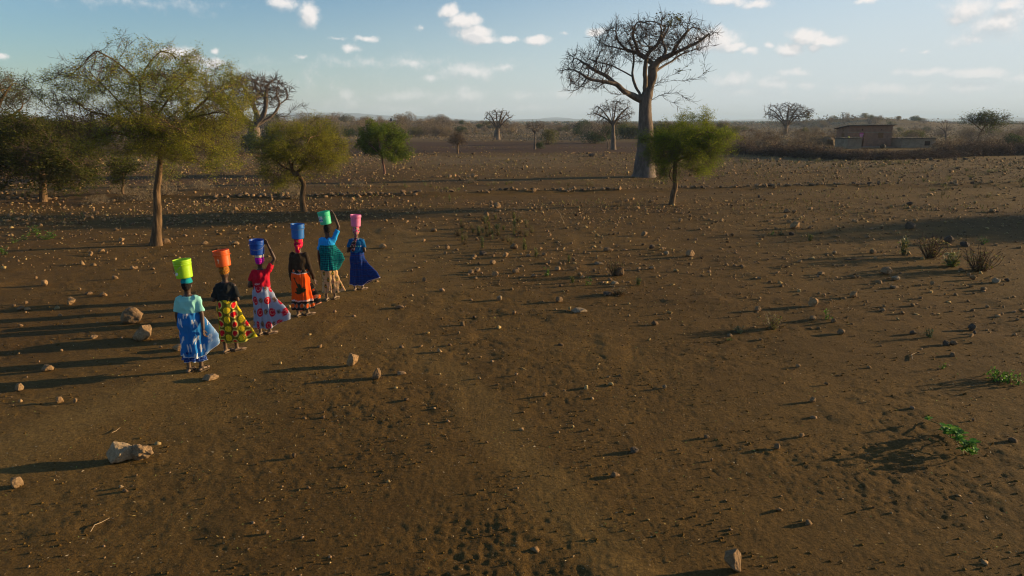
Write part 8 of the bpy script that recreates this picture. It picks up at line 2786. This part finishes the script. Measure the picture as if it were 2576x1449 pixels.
def weeds():
    rng = np.random.RandomState(55)
    def many(kind, u0, u1, v0, v1, n, w0, w1, h0, h1, label, group):
        for k in range(n):
            plant(kind, rng.uniform(u0, u1), rng.uniform(v0, v1), rng.uniform(w0, w1), rng.uniform(h0, h1), label, group)
    many('dry', 1150, 1340, 555, 618, 22, 14, 26, 12, 24, "reddish brown dry weed in the weed patch below the stone row", "dry weeds of the mid-field patch")
    many('herb', 1150, 1340, 550, 610, 20, 10, 18, 12, 24, "thin greenish weed in the weed patch below the stone row", "green weeds of the mid-field patch")
    many('tuft', 1840, 2290, 404, 424, 34, 10, 22, 6, 12, "yellow-green weed tuft along the field edge before the thorn hedge", "weed tufts before the thorn hedge")
    many('tuft', 2300, 2576, 430, 500, 18, 14, 26, 8, 14, "yellow-green weed tuft in the far right field", "weed tufts of the far right field")
    many('leafy', 50, 150, 580, 606, 10, 18, 30, 10, 20, "green weed spreading in the stony strip left of the big acacia", "green weeds of the stony strip")
    many('tuft', 860, 1500, 452, 478, 22, 10, 20, 6, 12, "straw-coloured grass tuft in mid field behind the stone row", "grass tufts behind the stone row")
    # dry brush heaps under the acacias
    for (u, v, w, h, lb) in ((243, 512, 70, 26, "grey dead brush heap beside the sapling acacia"), (345, 505, 80, 34, "pale dry shrub left of the big acacia trunk"),
                             (408, 497, 70, 50, "tall pale dry shrub directly behind the big acacia trunk"), (300, 488, 60, 26, "dry brushwood under the sapling acacia"), (500, 478, 80, 28, "straw-pale dry shrub right of the big acacia trunk"),
                             (560, 440, 70, 34, "straw-pale dry shrub under the crown of the big acacia"), (742, 500, 50, 50, "dry thorny shrub behind the rounded acacia trunk"), (720, 486, 40, 40, "greenish thorny shrub behind the rounded acacia trunk"),
                             (1184, 460, 34, 14, "pale grass tussock in mid field near the rounded acacia"), (900, 470, 40, 18, "pale dry shrub behind the mint bucket")):
        p = G(u, v); m_ = pxm(p.y)
        me = DRYB[int(u) % 3]
        o = link("dry_shrub", me, None, (p.x, p.y, gz(p.x, p.y) - .03), u % 6.28, (w * m_ / 3.2, w * m_ / 3.2, h * m_ / 1.2))
        tag(o, lb, "shrub")


PALE = [(0.24, 0.19, 0.12), (0.18, 0.14, 0.09), (0.30, 0.24, 0.15), (0.13, 0.10, 0.07)]
DRYB = [bush_mesh("dry_shrub", 500 + k, 3.2, 1.2, 1500, PALE, M_DRYLEAF, .26, .014, 9, 22, .35) for k in range(3)]
weeds()


def straw_litter():
    """fine dry stalks and leaf litter on the soil"""
    rng = np.random.RandomState(91)
    n = 9000
    r = 4.6 + 50 * rng.uniform(0, 1, n) ** 1.5; a = rng.uniform(-.72, .72, n)
    x = r * np.sin(a); y = r * np.cos(a)
    keep = (fbm(x / 2.2, y / 2.2, 3, seed=71) > -0.05) | (rng.uniform(0, 1, n) < .25)
    x, y = x[keep], y[keep]
    z = gza(x, y) + .006
    c = np.stack([x, y, z], 1); rr = np.hypot(x, y)
    d = rng.normal(0, 1, c.shape); d[:, 2] *= .18; d /= np.linalg.norm(d, axis=1)[:, None]
    s = np.cross(d, [0, 0, 1]); s += rng.normal(0, .3, s.shape); s /= np.linalg.norm(s, axis=1)[:, None]
    L = (rng.uniform(.010, .035, len(c)) + .0010 * rr)[:, None]; W = (rng.uniform(.004, .012, len(c)) + .0004 * rr)[:, None]
    v = np.stack([c - d * L / 2, c + s * W / 2, c + d * L / 2, c - s * W / 2], 1).reshape(-1, 3)
    pal = np.array([(0.42, 0.30, 0.10), (0.34, 0.25, 0.13), (0.24, 0.28, 0.07), (0.46, 0.36, 0.22), (0.20, 0.13, 0.07)])
    col = np.repeat(pal[rng.randint(0, 5, len(c))], 4, 0)
    me = mesh_from("leaf_litter", v, np.arange(len(v)).reshape(-1, 4), col=col, mats=[M_DRYLEAF])
    tag(link("leaf_litter", me), "tiny dry leaves and straw littering the soil", kind="stuff")


straw_litter()


def stubble():
    """dead stalks and low dry weeds of the old field"""
    rng = np.random.RandomState(93)
    n = 60000
    r = 33 + 82 * rng.uniform(0, 1, n) ** 1.1; a = rng.uniform(-.74, .74, n)
    x = r * np.sin(a); y = r * np.cos(a)
    keep = rng.uniform(0, 1, n) < np.clip(.10 + .8 * fbm(x / 4.5, y / 2.5, 3, seed=72), 0, 1) * np.where((y > 88) & (y < 100), .25, 1)
    x, y, r = x[keep], y[keep], r[keep]
    z = gza(x, y); n = len(x)
    d = rng.normal(0, .5, (n, 3)); d[:, 2] = 1; d /= np.linalg.norm(d, axis=1)[:, None]
    s = np.cross(d, rng.normal(0, 1, (n, 3))); s /= np.linalg.norm(s, axis=1)[:, None]
    L = (rng.uniform(.05, .22, n))[:, None]; W = (.010 + .00032 * r)[:, None]
    c = np.stack([x, y, z], 1)
    v = np.stack([c, c + d * L * .5 + s * W, c + d * L, c + d * L * .5 - s * W], 1).reshape(-1, 3)
    pal = np.array([(0.20, 0.13, 0.06), (0.26, 0.19, 0.09), (0.15, 0.14, 0.04), (0.12, 0.075, 0.04), (0.18, 0.17, 0.05)])
    me = mesh_from("stubble", v, np.arange(len(v)).reshape(-1, 4), col=np.repeat(pal[rng.randint(0, 5, n)], 4, 0), mats=[M_DRYLEAF])
    print("stubble", n)
    tag(link("stubble", me), "sparse dry stubble and dead stalks of the old field", kind="stuff")


stubble()


def sticks():
    m = mat_plain("bleached stick", (0.30, 0.21, 0.12), 0.9, 0.2, 30)
    md = mat_plain("dark stick", (0.05, 0.035, 0.025), 0.9, 0.2, 30)
    for (pts, r, lb, mm) in (
        ([(228, 1338), (238, 1322), (255, 1313), (276, 1303)], .0042, "long thin curved stick on the near ground", m),
        ([(282, 1092), (292, 1087), (303, 1078)], .004, "short pale stick above the slab boulder", m),
        ([(2125, 656), (2155, 654), (2188, 652)], .022, "dark straight stick lying in the right field", md),
        ([(2378, 608 + 230), (2385, 832)], .006, "", m),
        ([(1420, 562), (1412, 545), (1408, 535), (1398, 525)], .010, "dry upright forked twig standing in the stony strip", m),
        ([(2296, 905), (2293, 893), (2305, 888)], .006, "bent pale grass stalk on the shaded right ground", m),
        ([(1386, 705 + 640), (1392, 1338)], .006, "", m)):
        if not lb: continue
        P_ = [G(*p) for p in pts]
        up = 'upright' in lb
        o0 = P_[0].copy(); o0.z = gz(o0.x, o0.y)
        L = []
        for k, p in enumerate(P_):
            if up:
                q = P(pts[k][0], pts[k][1], P_[0].y); L.append((q.x - o0.x, 0.02 * k, q.z - o0.z))
            else:
                L.append((p.x - o0.x, p.y - o0.y, gz(p.x, p.y) - o0.z + .015))
        a, b = limb(L, [r] * (len(L) - 1) + [r * .5], 6)
        o = link("stick", mesh_from("stick", a, b, smooth=True, mats=[mm]), None, tuple(o0)); tag(o, lb, "stick")


sticks()


def bird():
    p = P(984, 304, 150)
    m = mat_plain("dark plumage", (0.03, 0.02, 0.05), 0.8)
    t = thing("bird", "small dark bird flying low over the far bush", "bird", tuple(p))
    a, b = fuse([limb([(-.30, 0, 0), (-.1, 0, .03), (.12, 0, .03), (.26, 0, .05)], [.03, .10, .10, .05], 10), limb([(.26, 0, .05), (.38, 0, .04)], [.03, .01], 8)], .025)[0::2]
    link("body", mesh_from("body", a, b, smooth=True, mats=[m]), t)
    for sd in (-1, 1):
        V = [(.12, 0, .08), (-.12, 0, .08), (.10, sd * .3, .34), (-.16, sd * .3, .32), (-.06, sd * .62, .58)]
        w = link("wing", mesh_from("wing", V, [(0, 1, 3, 2), (2, 3, 4)], mats=[m]), t); w.modifiers.new("t", 'SOLIDIFY').thickness = .015


bird()


# ================================================================== UNSEEN TREES ADDED BEYOND THE FRAME to shade the field
def copy_tree(src, name, x, y, rot, sc, label):
    c = src.copy(); COL.objects.link(c); c.location = (x, y, gz(x, y)); c.rotation_euler = (0, 0, rot); c.scale = (sc,) * 3
    c["label"] = label; c.name = name
    for ch in KIDS.get(src.name, []):
        d = ch.copy(); COL.objects.link(d); d.parent = c


SRC = {o.get("label", ""): o for o in bpy.data.objects if o.type == 'EMPTY' and o.name.startswith("acacia_tree")}
A4 = [o for l, o in SRC.items() if "crooked double trunk" in l][0]
A2 = [o for l, o in SRC.items() if "yellow-green rounded" in l][0]
copy_tree(A4, "acacia_tree", 46.0, 32.5, 1.0, 1.25, "unseen green acacia added past the frame edge for its shade, the nearer of two")
copy_tree(A2, "acacia_tree", 51.0, 35.5, 2.2, 1.35, "unseen yellow-green acacia added past the frame edge for its shade, farther back")

# ------------------------------------------------------------------ haze over the plain
def build_haze():
    bm = bmesh.new()
    x0, x1, y0, y1, z0, z1 = -9600, 9600, -9600, 9600, -13.0, 75.0
    vs_ = [bm.verts.new((x, y, z)) for z in (z0, z1) for (x, y) in ((x0, y0), (x1, y0), (x1, y1), (x0, y1))]
    for f in ((0, 3, 2, 1), (4, 5, 6, 7), (0, 1, 5, 4), (1, 2, 6, 5), (2, 3, 7, 6), (3, 0, 4, 7)):
        bm.faces.new([vs_[i] for i in f])
    me = bpy.data.meshes.new("haze"); bm.to_mesh(me); bm.free()
    m = bpy.data.materials.new("haze"); m.use_nodes = True
    nt = m.node_tree; nt.nodes.clear()
    v = nt.nodes.new('ShaderNodeVolumePrincipled')
    v.inputs['Color'].default_value = HAZE_COL
    v.inputs['Density'].default_value = HAZE_D
    v.inputs['Anisotropy'].default_value = 0.0
    o = nt.nodes.new('ShaderNodeOutputMaterial'); nt.links.new(v.outputs[0], o.inputs['Volume'])
    me.materials.append(m)
    tag(link("haze", me), "pale blue haze over the far plain", kind="stuff")


HAZE_COL = (0.58, 0.77, 1.0, 1)
HAZE_D = 0.00020
build_haze()
